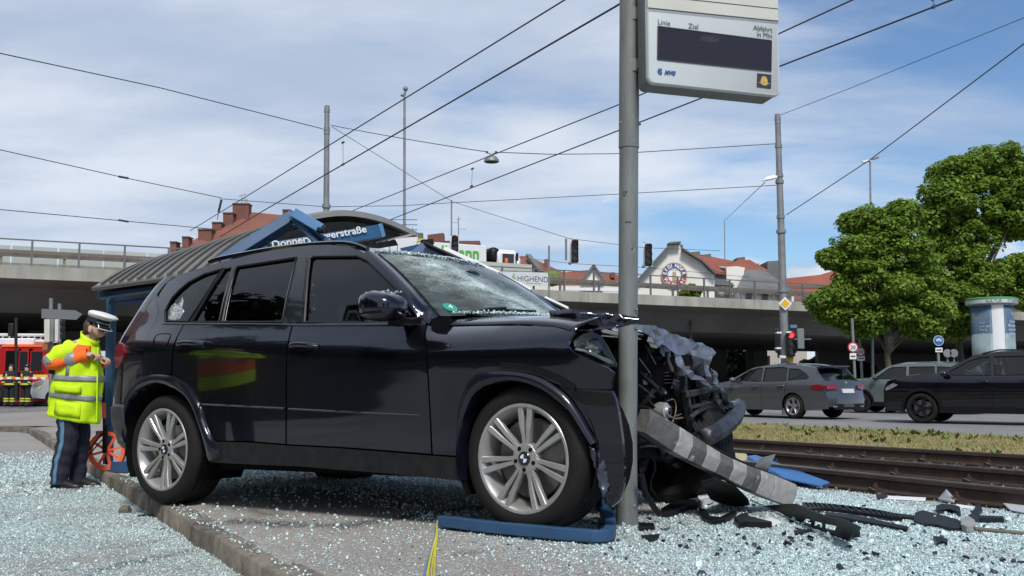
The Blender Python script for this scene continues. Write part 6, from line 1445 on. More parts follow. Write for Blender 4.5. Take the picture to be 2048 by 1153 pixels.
# two firefighters far off by the engine
K['fjack'] = mat('dark_turnout_cloth', (0.012, 0.013, 0.018), 0.85, var=0.3); K['fband'] = mat('yellow_band', (0.62, 0.62, 0.08), 0.6)
def firefighter(px, label, lean, headc, hm):
    g_ = gp(px, 813.5, ROAD_Z); t = thing('person', label, 'person', g_, lean, 'firefighters by the red engine')
    V = {'pelvis': (0, 0, .92, .13), 'chest': (0, 0, 1.30, .15), 'neck': (0, 0, 1.47, .06), 'head': (0, -.01, 1.60, .095), 'top': (0, 0, 1.68, .08)}
    E = [('pelvis', 'chest'), ('chest', 'neck'), ('neck', 'head'), ('head', 'top')]
    for s_, k in ((-1, 'l'), (1, 'r')):
        V.update({'s' + k: (s_ * .19, 0, 1.40, .07), 'e' + k: (s_ * .26, -.02, 1.14, .05), 'h' + k: (s_ * .22, -.12, .92, .045), 'p' + k: (s_ * .10, 0, .86, .1), 'k' + k: (s_ * .12, -.03, .5, .07), 'a' + k: (s_ * .13, 0, .1, .05), 't' + k: (s_ * .14, -.14, .05, .045)})
        E += [('chest', 's' + k), ('s' + k, 'e' + k), ('e' + k, 'h' + k), ('pelvis', 'p' + k), ('p' + k, 'k' + k), ('k' + k, 'a' + k), ('a' + k, 't' + k)]
    skin_body('body', K['skin'], V, E, t, 1)
    MB().loft([ell((0, 0, z), rx, ry) for z, rx, ry in ((1.49, .10, .09), (1.42, .22, .14), (1.25, .24, .16), (1.0, .235, .16), (.80, .25, .17))], cap=False).build('jacket', K['fjack'], t, smooth=60, solid=.01)
    for s_ in (-1, 1):
        k = 'l' if s_ < 0 else 'r'; a, b, c = [Vector(V[q + k][:3]) for q in 'seh']
        MB().loft(limb([a, b, c + Vector((0, 0.01, .04))], [.095, .08, .068], 10)).build('sleeve', K['fjack'], t, smooth=60); q = b + (c - b) * .6; MB().tube([q, q + (c - b).normalized() * .05], .078, 10).build('sleeve_band', K['fband'], t)
        a, b, c = [Vector(V[q + k][:3]) for q in 'pka']; MB().loft(limb([a, b, c], [.125, .10, .095], 10)).build('trousers', K['fjack'], t, smooth=60)
        for z in (.30, .20): MB().tube([(s_ * .127, -.01, z), (s_ * .128, -.01, z + .055)], .11, 10).build('trouser_band', K['fband'], t)
        MB().box((s_ * .14, -.05, .05), (.11, .30, .10)).build('boot', K['plastic'], t, bevel=.03)
    MB().loft([ell((0, 0, z), .252, .172) for z in (.90, .97)], cap=False).build('jacket_band', K['fband'], t, smooth=60); MB().loft([ell((0, 0, z), .245, .165) for z in (1.22, 1.26)], cap=False).build('jacket_band', K['fband'], t, smooth=60)
    h = MB(); h.ball((0, 0.04, 1.68), (.095, .10, .085) if not hm else (.13, .15, .10), 12, 8); h.build('helmet' if hm else 'hair', headc, t, smooth=70)
    MB().box((-.11, -.15, 1.3), (.06, .04, .12)).build('radio', K['fband'], t, bevel=.01)
    return t
firefighter(18, 'firefighter in dark turnout gear standing furthest left before the open engine door', 0.1, K['hair'], False)
firefighter(50, 'firefighter with dark helmet standing nearest the white van', -0.25, K['gloss'], True)
# ------------------------------------------------------------------ elevated road bridge
def seg(a, b, n): return [a + (b - a) * i / n for i in range(n + 1)]
BL = at(0, 531, 43.0); BH = BL.z
def bz(px, py): q = ray(px, py); return CAM + q * ((BH - H) / q.z)      # point at the height of the parapet's top edge
BR = bz(1640, 607); bd_ = (BR - BL); bd_.z = 0; bd_.normalize(); bn = Vector((-bd_.y, bd_.x, 0)); bn = bn if bn.y > 0 else -bn
def bp(s, back=0.0, dz=0.0): return BL + bd_ * s + bn * back + Vector((0, 0, dz))
def bs(px, back=0.0):        # distance along the bridge of the picture column px
    d = ray(px, 600); o = bp(0, back); a = np.array([[bd_.x, -d.x], [bd_.y, -d.y]]); r = np.linalg.solve(a, np.array([-o.x, -o.y])); return float(r[0])
bridge = thing('road_bridge', 'long grey concrete road bridge crossing the whole background', 'bridge', bp(0, 0, -6))
S0_, S1_ = -60, 190
W_B = 27.0
prof = [(0.0, 0.0), (0.0, -0.55), (0.25, -0.60), (2.2, -0.75), (3.0, -1.9), (12, -2.1), (24, -2.1), (25.5, -0.8), (27.0, -0.6), (27.0, 0.0)]
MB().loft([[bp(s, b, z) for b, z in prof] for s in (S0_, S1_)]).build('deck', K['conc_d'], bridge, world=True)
for k, s in enumerate(np.arange(S0_, S1_, 6.0)):
    MB().loft([[bp(q, b, z) for b, z in ((-0.06, 0.03), (-0.06, -0.56), (0.0, -0.56), (0.30, 0.03))] for q in (s + 0.012, s + 5.988)]).build('parapet_slab', K['conc'], bridge, world=True)
K['rail_st'] = mat('grey_railing_steel', (0.15, 0.155, 0.155), 0.55, 0.3); K['rail_br'] = mat('weathered_guard_rail', (0.24, 0.20, 0.16), 0.6, 0.2, var=0.25)
post_me = MB().box((0, 0, 0.62), (0.09, 0.09, 1.24)).mesh('railing_post', K['rail_st']); post2_me = MB().box((0, 0, 0.38), (0.12, 0.10, 0.76)).mesh('guard_post', K['rail_br'])
binv = WM[bridge.name].inverted(); brot = Matrix((bd_, bn, Vector((0, 0, 1)))).transposed().to_4x4()
def put(me, name, q, par=bridge):
    o = bpy.data.objects.new(name, me); COL.objects.link(o); o.parent = par; m = brot.copy(); m.translation = q; o.matrix_local = wm(par).inverted() @ m; return o
s_l = bs(600)
for s in np.arange(bs(-40), bs(1700), 1.95): put(post_me, 'railing_post', bp(s, 0.15, 0.0))
for z in (0.72, 1.22): MB().bar(bp(S0_, 0.15, z), bp(S1_, 0.15, z), 0.06, 0.06).build('railing_bar', K['rail_st'], bridge, world=True)
for s in np.arange(bs(-40), bs(1700), 2.6): put(post2_me, 'guard_post', bp(s + 0.7, 0.75, 0.0))
MB().loft([[bp(s, 0.66, z) for z in (0.50, 0.60, 0.70, 0.80)] + [bp(s, 0.72, z) for z in (0.80, 0.70, 0.60, 0.50)] for s in (S0_, S1_)]).build('guard_rail', K['rail_br'], bridge, world=True)
# pale noise screen behind the railing on the left
K['screen_p'] = mat('milky_noise_screen', (0.50, 0.52, 0.46), 0.35, col2=(0.40, 0.43, 0.38), vscale=0.3, stretch=(1, 1, 0.3)); K['screen_b'] = mat('screen_plinth', (0.24, 0.24, 0.20), 0.8, var=0.2)
for k in range(26):
    a = bs(-90) + k * 2.0
    if a > bs(1055): break
    MB().loft([[bp(q, b, z) for b, z in ((2.4, 0.0), (2.4, 0.42), (2.5, 0.42), (2.5, 0.0))] for q in (a, a + 1.98)]).build('screen_plinth', K['screen_b'], bridge, world=True)
    MB().loft([[bp(q, b, z) for b, z in ((2.42, 0.44), (2.42, 1.22), (2.47, 1.22), (2.47, 0.44))] for q in (a + 0.03, a + 1.95)]).build('screen_panel', K['screen_p'], bridge, world=True)
# piers and the wall under the left end
for s, b in ((bs(1300, 20), 20), (bs(760, 12), 12), (bs(1510, 24), 24), (bs(1000, 20), 20), (bs(2100, 20), 20)):
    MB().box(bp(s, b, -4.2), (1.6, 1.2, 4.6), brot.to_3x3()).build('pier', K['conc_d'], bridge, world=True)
uw = thing('abutment_wall', 'pale concrete wall beneath the left part of the bridge', 'wall', bp(bs(150, 14), 14, -6))
K['wall_g'] = mat('underpass_wall', (0.22, 0.22, 0.21), 0.85, col2=(0.17, 0.17, 0.165), vscale=0.4)
for k in range(5):
    a = bs(60, 14) + k * 3.2; MB().loft([[bp(q, 14, z) for z in (-6.1, -2.15)] + [bp(q, 14.4, z) for z in (-2.15, -6.1)] for q in (a, a + 3.17)]).build('wall_panel', K['wall_g'], uw, world=True)
for px in (143, 262): MB().box(bp(bs(px, 13.9), 13.93, -3.0), (0.55, 0.05, 0.30), brot.to_3x3()).build('wall_vent', K['roof'], uw, world=True)

# banner, signs on the bridge
K['banner'] = mat('banner_white', (0.60, 0.62, 0.62), 0.5, var=0.05); K['green'] = mat('banner_green', (0.10, 0.42, 0.05), 0.5); K['green_l'] = mat('banner_pale_green', (0.25, 0.45, 0.22), 0.5)
def bpx(px, py, back): # picture point on a plane parallel to the bridge
    return onplane(px, py, bp(0, back), bn)
bnr = thing('banner', 'white banner reading HIGHEND with green triangle on the bridge railing', 'banner', bpx(1005, 574, -0.02))
MB().prism([bpx(1005, 543, -.02), bpx(1097, 546, -.02), bpx(1097, 573, -.02), bpx(1005, 571, -.02)], bn * 0.03).build('banner_cloth', K['banner'], bnr, world=True)
MB().prism([bpx(1028, 545, -.03), bpx(1033, 562, -.03), bpx(1020, 562, -.03)], bn * 0.006).build('banner_triangle', K['green_l'], bnr, world=True)
text('lettering', 'HIGHEND', 0.44, frame(bpx(1034, 562, -.03), bd_, (0, 0, 1)), K['ink'], bnr, 0.003)
MB().prism([bpx(1052, 566, -.03), bpx(1082, 567, -.03), bpx(1082, 568.5, -.03), bpx(1052, 567.5, -.03)], bn * 0.006).build('banner_line', K['green_l'], bnr, world=True)
MB().prism([bpx(990, 540, -.02), bpx(1004, 543, -.02), bpx(1004, 556, -.02), bpx(990, 550, -.02)], bn * 0.03).build('banner_cloth', K['green'], bnr, world=True)
cw = thing('road_sign_plate', 'long pale sign board seen from behind above the HIGHEND banner', 'sign', bpx(970, 545, 1.6))
MB().prism([bpx(930, 521, 1.6), bpx(1064, 530, 1.6), bpx(1064, 543, 1.6), bpx(930, 540, 1.6)], bn * 0.06).build('plate', K['screen_p'], cw, world=True)
# lorry on the bridge
lt = thing('lorry', 'white articulated lorry with green lettering driving over the bridge', 'lorry', bp(bs(900, 6), 6, 0.1))
def lbx(name, x0, x1, y0, y1, b0, b1, mt, bev=0.05):
    s0, s1 = bs(x0, b0), bs(x1, b0); z0 = bpx((x0 + x1) / 2, y1, b0).z - BH; z1 = bpx((x0 + x1) / 2, y0, b0).z - BH
    return MB().loft([[bp(s, b, z) for b, z in ((b0, z0), (b0, z1), (b1, z1), (b1, z0))] for s in (s0, s1)]).build(name, mt if not isinstance(mt, str) else K[mt], lt, world=True, bevel=bev)
lbx('trailer', 700, 973, 482.5, 528, 5.0, 7.5, 'white')
lbx('cab', 995, 1036, 503, 535, 5.0, 7.4, 'white', 0.15); lbx('cab_nose', 1030, 1044, 512, 535, 5.1, 7.3, 'white', 0.3); lbx('air_deflector', 981, 1001, 494, 527, 5.1, 7.3, 'plastic', 0.25); lbx('cab_window', 1005, 1028, 508, 526, 4.97, 5.0, 'win', 0.01); lbx('cab_roof', 998, 1032, 500, 506, 5.2, 7.2, 'white', 0.15)
lbx('mirror', 1034, 1037, 506, 522, 4.7, 4.9, 'plastic', 0.02); lbx('driver_sleeve', 1010, 1016, 517, 526, 4.95, 4.97, 'orange', 0.005); lbx('chassis', 700, 1036, 530, 545, 5.3, 7.2, 'plastic', 0.02)
le = text('lettering', 'Hellmann', 0.92, frame(bpx(846, 510.5, 4.96), bd_, (0, 0, 1)), K['green'], lt, 0.004, 'LEFT', 0, 1.0, 0.025)
ww = max(v.co.x for v in le.data.vertices); wt_ = (bpx(958, 510, 4.96) - bpx(846, 507, 4.96)).length
for v in le.data.vertices: v.co.x *= wt_ / max(.01, ww)

# ------------------------------------------------------------------ buildings behind the bridge
def poly(px, Y): return [at(a, b, Y) for a, b in px]
def wall(par, px, Y, th, mt, name='wall'): return MB().prism(poly(px, Y), Vector((0, th, 0))).build(name, K[mt], par, world=True)
def quad(par, name, pts, mt, th=0.3): return MB().prism([at(*p) for p in pts], Vector((0, 0, -th))).build(name, K[mt], par, world=True)
b1 = thing('apartment_building', 'red-roofed house with stepped brick chimneys behind the left part of the bridge', 'building', at(480, 600, 95))
quad(b1, 'roof', [(340, 512, 92), (507, 425, 99), (570, 431, 100), (690, 520, 92)], 'roof')
quad(b1, 'roof', [(340, 512, 92), (507, 425, 99), (480, 432, 108), (320, 515, 108)], 'roof')
wall(b1, [(345, 512), (690, 518), (690, 640), (345, 640)], 92.5, 12, 'brick')
for x0, x1, y0, y1, Y in ((340, 352, 484, 515, 92.5), (364, 377, 474, 508, 93), (396, 423, 459, 492, 94.5), (424, 442, 445, 478, 96), (446, 466, 426, 470, 97), (465, 497, 407.5, 456, 98), (565, 580, 420, 445, 100)):
    MB().prism(poly([(x0, y0), (x1, y0), (x1, y1), (x0, y1)], Y), Vector((0, 1.2, 0))).build('chimney', K['brick'], b1, world=True); MB().prism(poly([(x0 - 1, y0 - 1.2), (x1 + 1, y0 - 1.2), (x1 + 1, y0 + 1), (x0 - 1, y0 + 1)], Y - 0.1), Vector((0, 1.4, 0))).build('chimney_cap', K['conc_d'], b1, world=True)
for px in (484, 490, 494): MB().tube([at(px, 408, 98.4), at(px, 390 + (px % 3) * 4, 98.4)], 0.03, 5).build('aerial', K['wire'], b1, world=True)
MB().tube([at(478, 393, 98.4), at(492, 389, 98.4)], 0.03, 5).build('aerial', K['wire'], b1, world=True)
b2 = thing('apartment_building', 'brown-red roofed house with small white gable behind the hanging traffic light', 'building', at(1130, 640, 96))
quad(b2, 'roof', [(1020, 600, 92), (1040, 512, 99), (1056, 513, 99), (1075, 530, 99), (1130, 545, 99), (1180, 540, 99), (1250, 552, 99), (1260, 605, 92)], 'roof')
wall(b2, [(1000, 572), (1260, 572), (1260, 650), (1000, 650)], 93, 6, 'render_w')
wall(b2, [(1162, 566), (1184, 534), (1189, 534), (1207, 564), (1207, 580), (1162, 580)], 92, 1.0, 'render_w', 'gable')
MB().bar(at(1160, 568, 91.9), at(1187, 531, 91.9), .6, .2).build('gable_verge', K['slate'], b2, world=True); MB().bar(at(1210, 566, 91.9), at(1187, 531, 91.9), .6, .2).build('gable_verge', K['slate'], b2, world=True)
MB().bar(at(1056, 511, 98), at(1083, 545, 95), .5, .3).build('verge_board', K['slate'], b2, world=True)
wall(b2, [(1163, 563), (1240, 563), (1240, 567.5), (1163, 567.5)], 91.7, .3, 'white', 'parapet'); wall(b2, [(1089, 519), (1098, 518), (1098, 540), (1089, 540)], 97, 1.2, 'brick', 'chimney'); wall(b2, [(1222, 545), (1230, 545), (1230, 556), (1222, 556)], 97, 1.2, 'brick', 'chimney')
MB().ball(at(1104, 557, 91), (.9, .6, .8), 8, 6).build('roof_shrub', K['weed'], b2, world=True)
wall(b2, [(1125, 575), (1240, 577), (1240, 583), (1125, 581)], 90, .3, 'white', 'canopy')
b3 = thing('gabled_building', 'white gabled house with round red and blue beer emblem behind the bridge', 'building', at(1350, 640, 100))
wall(b3, [(1268, 568), (1276, 556), (1312, 520), (1335, 495), (1337, 489), (1358, 487.5), (1362, 500), (1401, 524), (1416, 541), (1429, 551), (1429, 640), (1268, 640)], 100, 1.2, 'render_w', 'gable')
for a, b in (((1270, 566), (1336, 494)), ((1363, 500), (1402, 523)), ((1402, 523), (1430, 550))): MB().bar(at(*a, 99.9), at(*b, 99.9), 1.6, .16).build('coping', K['conc_d'], b3, world=True)
MB().bar(at(1336, 489, 99.9), at(1359, 487, 99.9), 1.6, .2).build('coping', K['conc_d'], b3, world=True)
MB().prism(poly([(1358, 488), (1366, 490), (1366, 504), (1358, 500)], 101.2), Vector((0, 2, 0))).build('chimney', K['conc_d'], b3, world=True)
quad(b3, 'roof', [(1362, 500, 101), (1380, 505, 112), (1530, 535, 112), (1440, 545, 101), (1401, 525, 101)], 'roof2'); quad(b3, 'roof', [(1440, 533, 104), (1478, 520, 108), (1500, 520, 108), (1536, 541, 104), (1445, 540, 104)], 'roof2')
for x0, x1, y0, y1 in ((1380, 1400, 503, 512), (1403, 1422, 508, 517), (1474, 1490, 514, 523), (1510, 1518, 527, 535)): wall(b3, [(x0, y0 + 2), (x1, y0), (x1, y1), (x0, y1)], 110, 2, 'conc_d', 'chimney')
wall(b3, [(1400, 530), (1470, 535), (1470, 640), (1400, 640)], 103, 5, 'render_p'); wall(b3, [(1453, 534), (1475, 533), (1490, 536), (1480, 590), (1453, 590)], 102.3, .6, 'render_w', 'bay_wall')
for x0, x1, y0, y1 in ((1416, 1434, 534, 550), (1441, 1450, 536, 556), (1457, 1466, 566, 582), (1425, 1428, 568, 590), (1459, 1464, 572, 588)): wall(b3, [(x0, y0), (x1, y0), (x1, y1), (x0, y1)], 102.2, .2, 'win', 'window')
MB().prism([at(1428, 556, 101), at(1460, 563, 101), at(1470, 572, 101), at(1428, 570, 101)], Vector((0, 1, 0))).build('lower_roof', K['slate'], b3, world=True)
quad(b3, 'mansard_roof', [(1474, 575, 98), (1492, 540, 104), (1530, 541, 104), (1565, 565, 102), (1590, 588, 98)], 'slate')
wall(b3, [(1480, 578), (1588, 585), (1588, 640), (1480, 640)], 99, 4, 'render_w'); 
for x0 in (1492, 1524, 1556): wall(b3, [(x0, 586), (x0 + 12, 587), (x0 + 12, 606), (x0, 606)], 98.9, .15, 'win', 'window')
wall(b3, [(1535, 523), (1566, 521), (1566, 570), (1535, 570)], 108, 6, 'slate', 'stair_tower')
em = MB(); ec = at(1348.5, 551, 99.75); er_ = 26 / F * 99.75
def ring(r0, r1, a0, a1, dy, mt, n=40):
    m = MB(); m.loft([[ec + Vector((r_ * math.cos(a), dy + dd, r_ * math.sin(a))) for r_, dd in ((r0, 0), (r1, 0), (r1, .06), (r0, .06))] for a in lin(R(a0), R(a1), n)]); return m.build('emblem_ring', mt, b3, world=True)
K['em_b'] = mat('emblem_navy', (0.03, 0.06, 0.28), .5); K['em_r'] = mat('emblem_red', (0.42, 0.025, 0.04), .5); K['em_g'] = mat('emblem_gold', (.42, .33, .15), .5)
ring(er_ * .93, er_, 0, 360, 0, K['em_g']); ring(er_ * .56, er_ * .92, -8, 188, -.01, K['em_b']); ring(er_ * .56, er_ * .92, 188, 352, -.01, K['em_r']); ring(er_ * .5, er_ * .56, 0, 360, -.02, K['em_g'])
MB().lathe([(0, 0), (er_ * .5, 0), (er_ * .5, .05)], 32, 'Y', ec).build('emblem_disc', K['white'], b3, world=True)
MB().box(ec + Vector((0, -.05, -.1)), (.42, .06, .95), None, 0, 0.8).build('emblem_glass', K['em_g'], b3, world=True)
def arc_text(s, r, a0, a1, mt, flip):
    for i, ch in enumerate(s):
        a = R(a0 + (a1 - a0) * i / (len(s) - 1)); o = ec + Vector((r * math.cos(a), -.07, r * math.sin(a))); ex = Vector((math.sin(a), 0, -math.cos(a))) * (-1 if flip else 1); ey = Vector((math.cos(a), 0, math.sin(a))) * (-1 if flip else 1)
        text('emblem_letter', ch, er_ * .36, frame(o - ex * er_ * .11 - ey * er_ * .0, ex, ey), mt, b3, .005, 'LEFT', 0, 1, .02)
arc_text('ERDINGER', er_ * .63, 168, 12, K['white'], False); arc_text('Weißbier', er_ * .86, 205, 335, K['white'], True)
b4 = thing('long_roofed_building', 'long house with wide orange-red roof behind mast and tree', 'building', at(1640, 640, 110))
quad(b4, 'roof', [(1560, 612, 104), (1565, 558, 112), (1640, 550, 112), (1690, 535, 113), (2100, 535, 113), (2100, 612, 104)], 'roof2')
wall(b4, [(1560, 608), (2100, 608), (2100, 650), (1560, 650)], 105, 6, 'render_w'); MB().bar(at(1565, 576, 109), at(1700, 572, 109), .2, .3).build('snow_guard', K['slate'], b4, world=True)
wall(b4, [(1565, 598), (1660, 597), (1660, 601), (1565, 602)], 103.5, .3, 'rail_st', 'gutter')
b5 = thing('apartment_building', 'brick-chimneyed house just showing above the lorry', 'building', at(870, 560, 104))
wall(b5, [(855, 470), (887, 466), (887, 500), (855, 500)], 104, 2, 'brick', 'chimney'); wall(b5, [(780, 482), (960, 482), (960, 640), (780, 640)], 106, 5, 'brick'); wall(b5, [(815, 462), (828, 462), (828, 484), (815, 484)], 103, 1, 'conc_d', 'chimney'); wall(b5, [(830, 466), (845, 466), (845, 484), (830, 484)], 103, 1, 'conc_d', 'chimney')
ae = MB(); ae.tube([at(917, 482, 100), at(917, 434, 100)], .05, 5); ae.tube([at(905, 446, 100), at(917, 446, 100)], .03, 4); ae.tube([at(912, 440, 100), at(922, 437, 100)], .03, 4); ae.tube([at(915, 458, 100), at(932, 459, 100)], .03, 4); ae.build('aerial', K['galv2'], b5, world=True)
# pale houses seen far beyond, below the bridge
b6 = thing('pale_house', 'pale house seen below the bridge left of the traffic-light mast', 'building', at(1540, 760, 125))
wall(b6, [(1498, 700), (1560, 700), (1560, 775), (1498, 775)], 125, 6, 'render_p'); wall(b6, [(1515, 712), (1520, 712), (1520, 740), (1515, 740)], 124.9, .1, 'win', 'window'); wall(b6, [(1535, 712), (1540, 712), (1540, 740), (1535, 740)], 124.9, .1, 'win', 'window')
b7 = thing('pale_house', 'narrow pale house seen below the bridge right of the traffic-light mast', 'building', at(1597, 760, 125))
wall(b7, [(1586, 702), (1614, 702), (1614, 775), (1586, 775)], 128, 6, 'render_p')

# ------------------------------------------------------------------ masts, lamps, lights, signs
def mast(label, cat, name, base_px, top_px, Y, r0, r1, mt='galv2', n=14, z0=ROAD_Z):
    b = at(*base_px, Y); b.z = z0; t_ = at(*top_px, Y); o = thing(name, label, cat, b); mb = MB(); mb.tube([b, b + (t_ - b) * .5, t_], [r0, (r0 + r1) / 2, r1], n); mb.build('shaft', K[mt], o, world=True, smooth=50); return o, b, t_
o, b, t_ = mast('tall grey overhead-line mast carrying the yellow diamond sign right of the pole', 'mast', 'line_mast', (1572, 770), (1555, 229), 30, .145, .085)
def mp(py): return b + (t_ - b) * (((HZ - py) / F * 30 + H - b.z) / (t_.z - b.z))
mA = mp
for py, r_ in ((229, .1), (236, .095), (286, .11), (347, .12), (360, .13), (432, .125), (462, .15), (582, .16)):
    MB().tube([mp(py) + Vector((0, 0, -.05)), mp(py) + Vector((0, 0, .05))], r_, 14).build('clamp', K['galv2'], o, world=True, smooth=40)
lh = MB(); lh.loft([[mp(355) + Vector((-x, -.1, z)) + v for v in (Vector((0, -w, 0)), Vector((0, w, 0)), Vector((0, w * .7, h)), Vector((0, -w * .7, h)))] for x, z, w, h in ((.1, .02, .05, .08), (.2, .0, .10, .12), (.45, -.05, .11, .10), (.56, -.08, .04, .03))]); lh.build('lamp_head', K['white'], o, world=True, bevel=.01)
sg_c = mp(609) + Vector((.0, -.2, 0)); hd_ = 13.5 / F * 30
for name, r_, dy, mt in (('sign_plate', 1.0, 0, K['white']), ('sign_yellow', .66, -.012, mat('sign_yellow', (.75, .42, .01), .4))):
    MB().prism([sg_c + Vector((hd_ * r_ * c, dy, hd_ * r_ * s_)) for c, s_ in ((0, 1), (1, 0), (0, -1), (-1, 0))], Vector((0, .01, 0))).build(name, mt, o, world=True)
MB().prism(poly([(1573, 711), (1588, 711), (1588, 723), (1573, 723)], 29.8), Vector((0, .02, 0))).build('yellow_plate', mat('plate_yellow', (.55, .33, .02), .5), o, world=True)
MB().prism(poly([(1560, 711), (1572, 712), (1572, 717), (1560, 716)], 29.7), Vector((0, .1, 0))).build('grey_bracket', K['white'], o, world=True)
def signal(par, px, py, w, h, Y, lit=0, face=True, hood_dx=.12, back=False):
    c = at(px, py, Y); W_, H_ = w / F * Y, h / F * Y
    hs_ = MB().box(c, (W_, .22, H_)).build('signal_head', K['sig'], par, world=True, bevel=.03)
    for k in range(3):
        q = c + Vector((0, -.12, H_ * (.32 - .32 * k)))
        MB().lathe([(0, 0), (W_ * .36, 0), (W_ * .38, .02)], 16, 'Y', q).build('lens', K['red_lit'] if (k == 0 and lit) else (mat('unlit_red', (.10, .012, .012), .3) if k == 0 else K['gloss']), hs_, world=True)
        vz = MB(); vz.grid([[q + Vector((W_ * .42 * math.cos(a), d - .01, W_ * .42 * math.sin(a))) for a in lin(R(-20), R(200), 10)] for d in (0, -.16)]); vz.build('visor', K['sig'], hs_, world=True, solid=.008)
    return hs_
signal(o, 1581, 688, 15, 52, 29.7, 1); 
for px, py in ((1556, 682), (1560, 692)): MB().box(at(px, py, 30.2), (.12, .3, .75)).build('signal_head', K['sig'], o, world=True, bevel=.03)
MB().box(at(1601, 678, 29.9), (.21, .1, .62)).build('signal_back', mat('signal_grey_green', (.17, .20, .19), .5), o, world=True, bevel=.02)
MB().box(at(1587, 653, 29.9), (.2, .03, .09)).build('blue_plate', K['blue_l'], o, world=True); MB().tube([at(1588, 679, 29.9), at(1622, 679, 29.9)], .02, 6).build('bracket_arm', K['galv2'], o, world=True)
for px, py in ((1557, 666), (1576, 665), (1556, 697)): MB().box(at(px, py, 29.6), (.14, .2, .05)).build('signal_bracket', K['white'], o, world=True)
oL, bL, tL = mast('grey overhead-line mast rising behind the crushed shelter', 'mast', 'line_mast', (651, 770), (654, 212), 32, .13, .085)
for py, r_ in ((212, .1), (250, .105), (258, .1), (410, .14)): q = bL + (tL - bL) * (((HZ - py) / F * 32 + H - bL.z) / (tL.z - bL.z)); MB().tube([q + Vector((0, 0, -.06)), q + Vector((0, 0, .06))], r_, 14).build('clamp', K['galv2'], oL, world=True, smooth=40)
oM, bM, tM = mast('slim tall lamp mast right of the line mast behind the shelter', 'lamp post', 'lamp_mast', (809, 770), (809, 186), 45, .085, .055)
MB().ball(at(811, 178, 45), (.12, .12, .13), 12, 8).build('lamp_head', K['galv2'], oM, world=True, smooth=80); MB().ball(at(805, 191, 45), (.10, .1, .07), 10, 6).build('camera_dome', K['galv2'], oM, world=True, smooth=80); MB().tube([at(810, 190, 45), at(811, 180, 45)], .05, 8).build('lamp_neck', K['galv2'], oM, world=True)
oN, _, _ = mast('thin grey pole standing above the left hanging traffic light', 'pole', 'thin_pole', (903, 770), (903, 401), 52, .05, .04)
oP, _, _ = mast('double-headed street lamp above the left tree', 'lamp post', 'street_lamp', (1745, 770), (1740, 322), 70, .12, .06, n=10)
for a, b__, mt in (((1724, 325), (1742, 321), 'white'), ((1740, 320), (1757, 315), 'galv2')): MB().bar(at(*a, 70), at(*b__, 70), .28, .14).build('lamp_head', K[mt], oP, world=True, bevel=.03)
oQ, _, _ = mast('thin pole in front of the red roofs left of the pole', 'pole', 'thin_pole', (1098, 770), (1098, 492), 50, .06, .05)
oR, _, _ = mast('thin aerial pole behind the white gabled house', 'pole', 'thin_pole', (1450, 700), (1449, 440), 112, .07, .05)
# hanging traffic lights over the road
for (px, py, w, h, Y, lb) in ((910, 488, 17, 31, 40, 'hanging traffic light in front of the lorry'), (1150, 503, 17, 46, 38, 'hanging traffic light between lorry and pole'), (1297, 510, 17, 45, 38, 'hanging traffic light right of the pole before the white gable')):
    t = thing('traffic_light', lb, 'traffic light', at(px, py, Y), group='traffic lights hung over the road'); signal(t, px, py, w * .8, h, Y); 
    MB().box(at(px - 1, py, Y + .16), (w * 1.06 / F * Y, .015, h * 1.05 / F * Y)).build('backing_board', K['white'], t, world=True)
    MB().tube([at(px - w * .5, py - h * .56, Y + .2), at(px - w * .5, py + h * .56, Y + .2)], .035, 6).build('hanger', K['galv2'], t, world=True); MB().ball(at(px - w * .6, py + h * .52, Y), .07, 8, 6).build('hanger_weight', K['galv2'], t, world=True)
# suspended lamp
sl_ = thing('suspended_lamp', 'domed street lamp hung on the span wire above the windscreen', 'lamp', at(983, 320, 27))
q = at(983, 318, 27); MB().lathe([(0, .14), (.05, .14), (.06, .09), (.14, .06), (.21, -.03), (.215, -.09), (.19, -.10)], 24, 'Z', q).build('lamp_shade', K['galv2'], sl_, world=True, smooth=60); MB().lathe([(0, -.12), (.19, -.095)], 20, 'Z', q).build('lamp_glass', K['plastic_g'], sl_, world=True)
for px in (974, 992): MB().tube([at(px, 307, 27), at(px, 303, 27)], .03, 6).build('clip', K['wire'], sl_, world=True)
MB().tube([at(975, 306, 27), q + Vector((0, 0, .13)), at(991, 306, 27)], .012, 5).build('stirrup', K['wire'], sl_, world=True)
# wires
def wire(label, pts, r, sag=0.0, group='overhead wires', name='overhead_wire'):
    P_ = [at(*p) for p in pts]
    if len(P_) == 2: P_ = [P_[0] + (P_[1] - P_[0]) * f + Vector((0, 0, -sag * 4 * f * (1 - f))) for f in lin(0, 1, 14)]
    out_ = lambda p: p[0] < 0 or p[0] > 2048 or p[1] < 0
    if out_(pts[0]): P_.insert(0, P_[0] + (P_[0] - P_[1]).normalized() * 14)
    if out_(pts[-1]): P_.append(P_[-1] + (P_[-1] - P_[-2]).normalized() * 14)
    o = MB().tube(P_, r, 5).build(name, K['wire']); tag(o, label, 'wire', group); return o
wire('upper tram wire running from the top centre down behind the shelter, left of its twin', [(1180, -31, 14.5), (490, 395, 29.9), (380, 462, 37)], .014)
wire('lower tram wire beside the grey pole running down behind the shelter', [(1330, -48, 11.8), (1232, 13, 12.6), (530, 420, 27.3), (440, 474, 33)], .015)
wire('tram wire crossing behind the pole below the display, upper of the pair', [(1760, -25, 14.5), (1560, 67, 16.3), (1230, 213, 20.6), (700, 424, 33)], .014)
wire('tram wire crossing behind the pole below the display, lower of the pair', [(1960, -25, 12), (1905, 0, 12.4), (1560, 133, 15), (1400, 198, 16.7), (780, 440, 29)], .014)
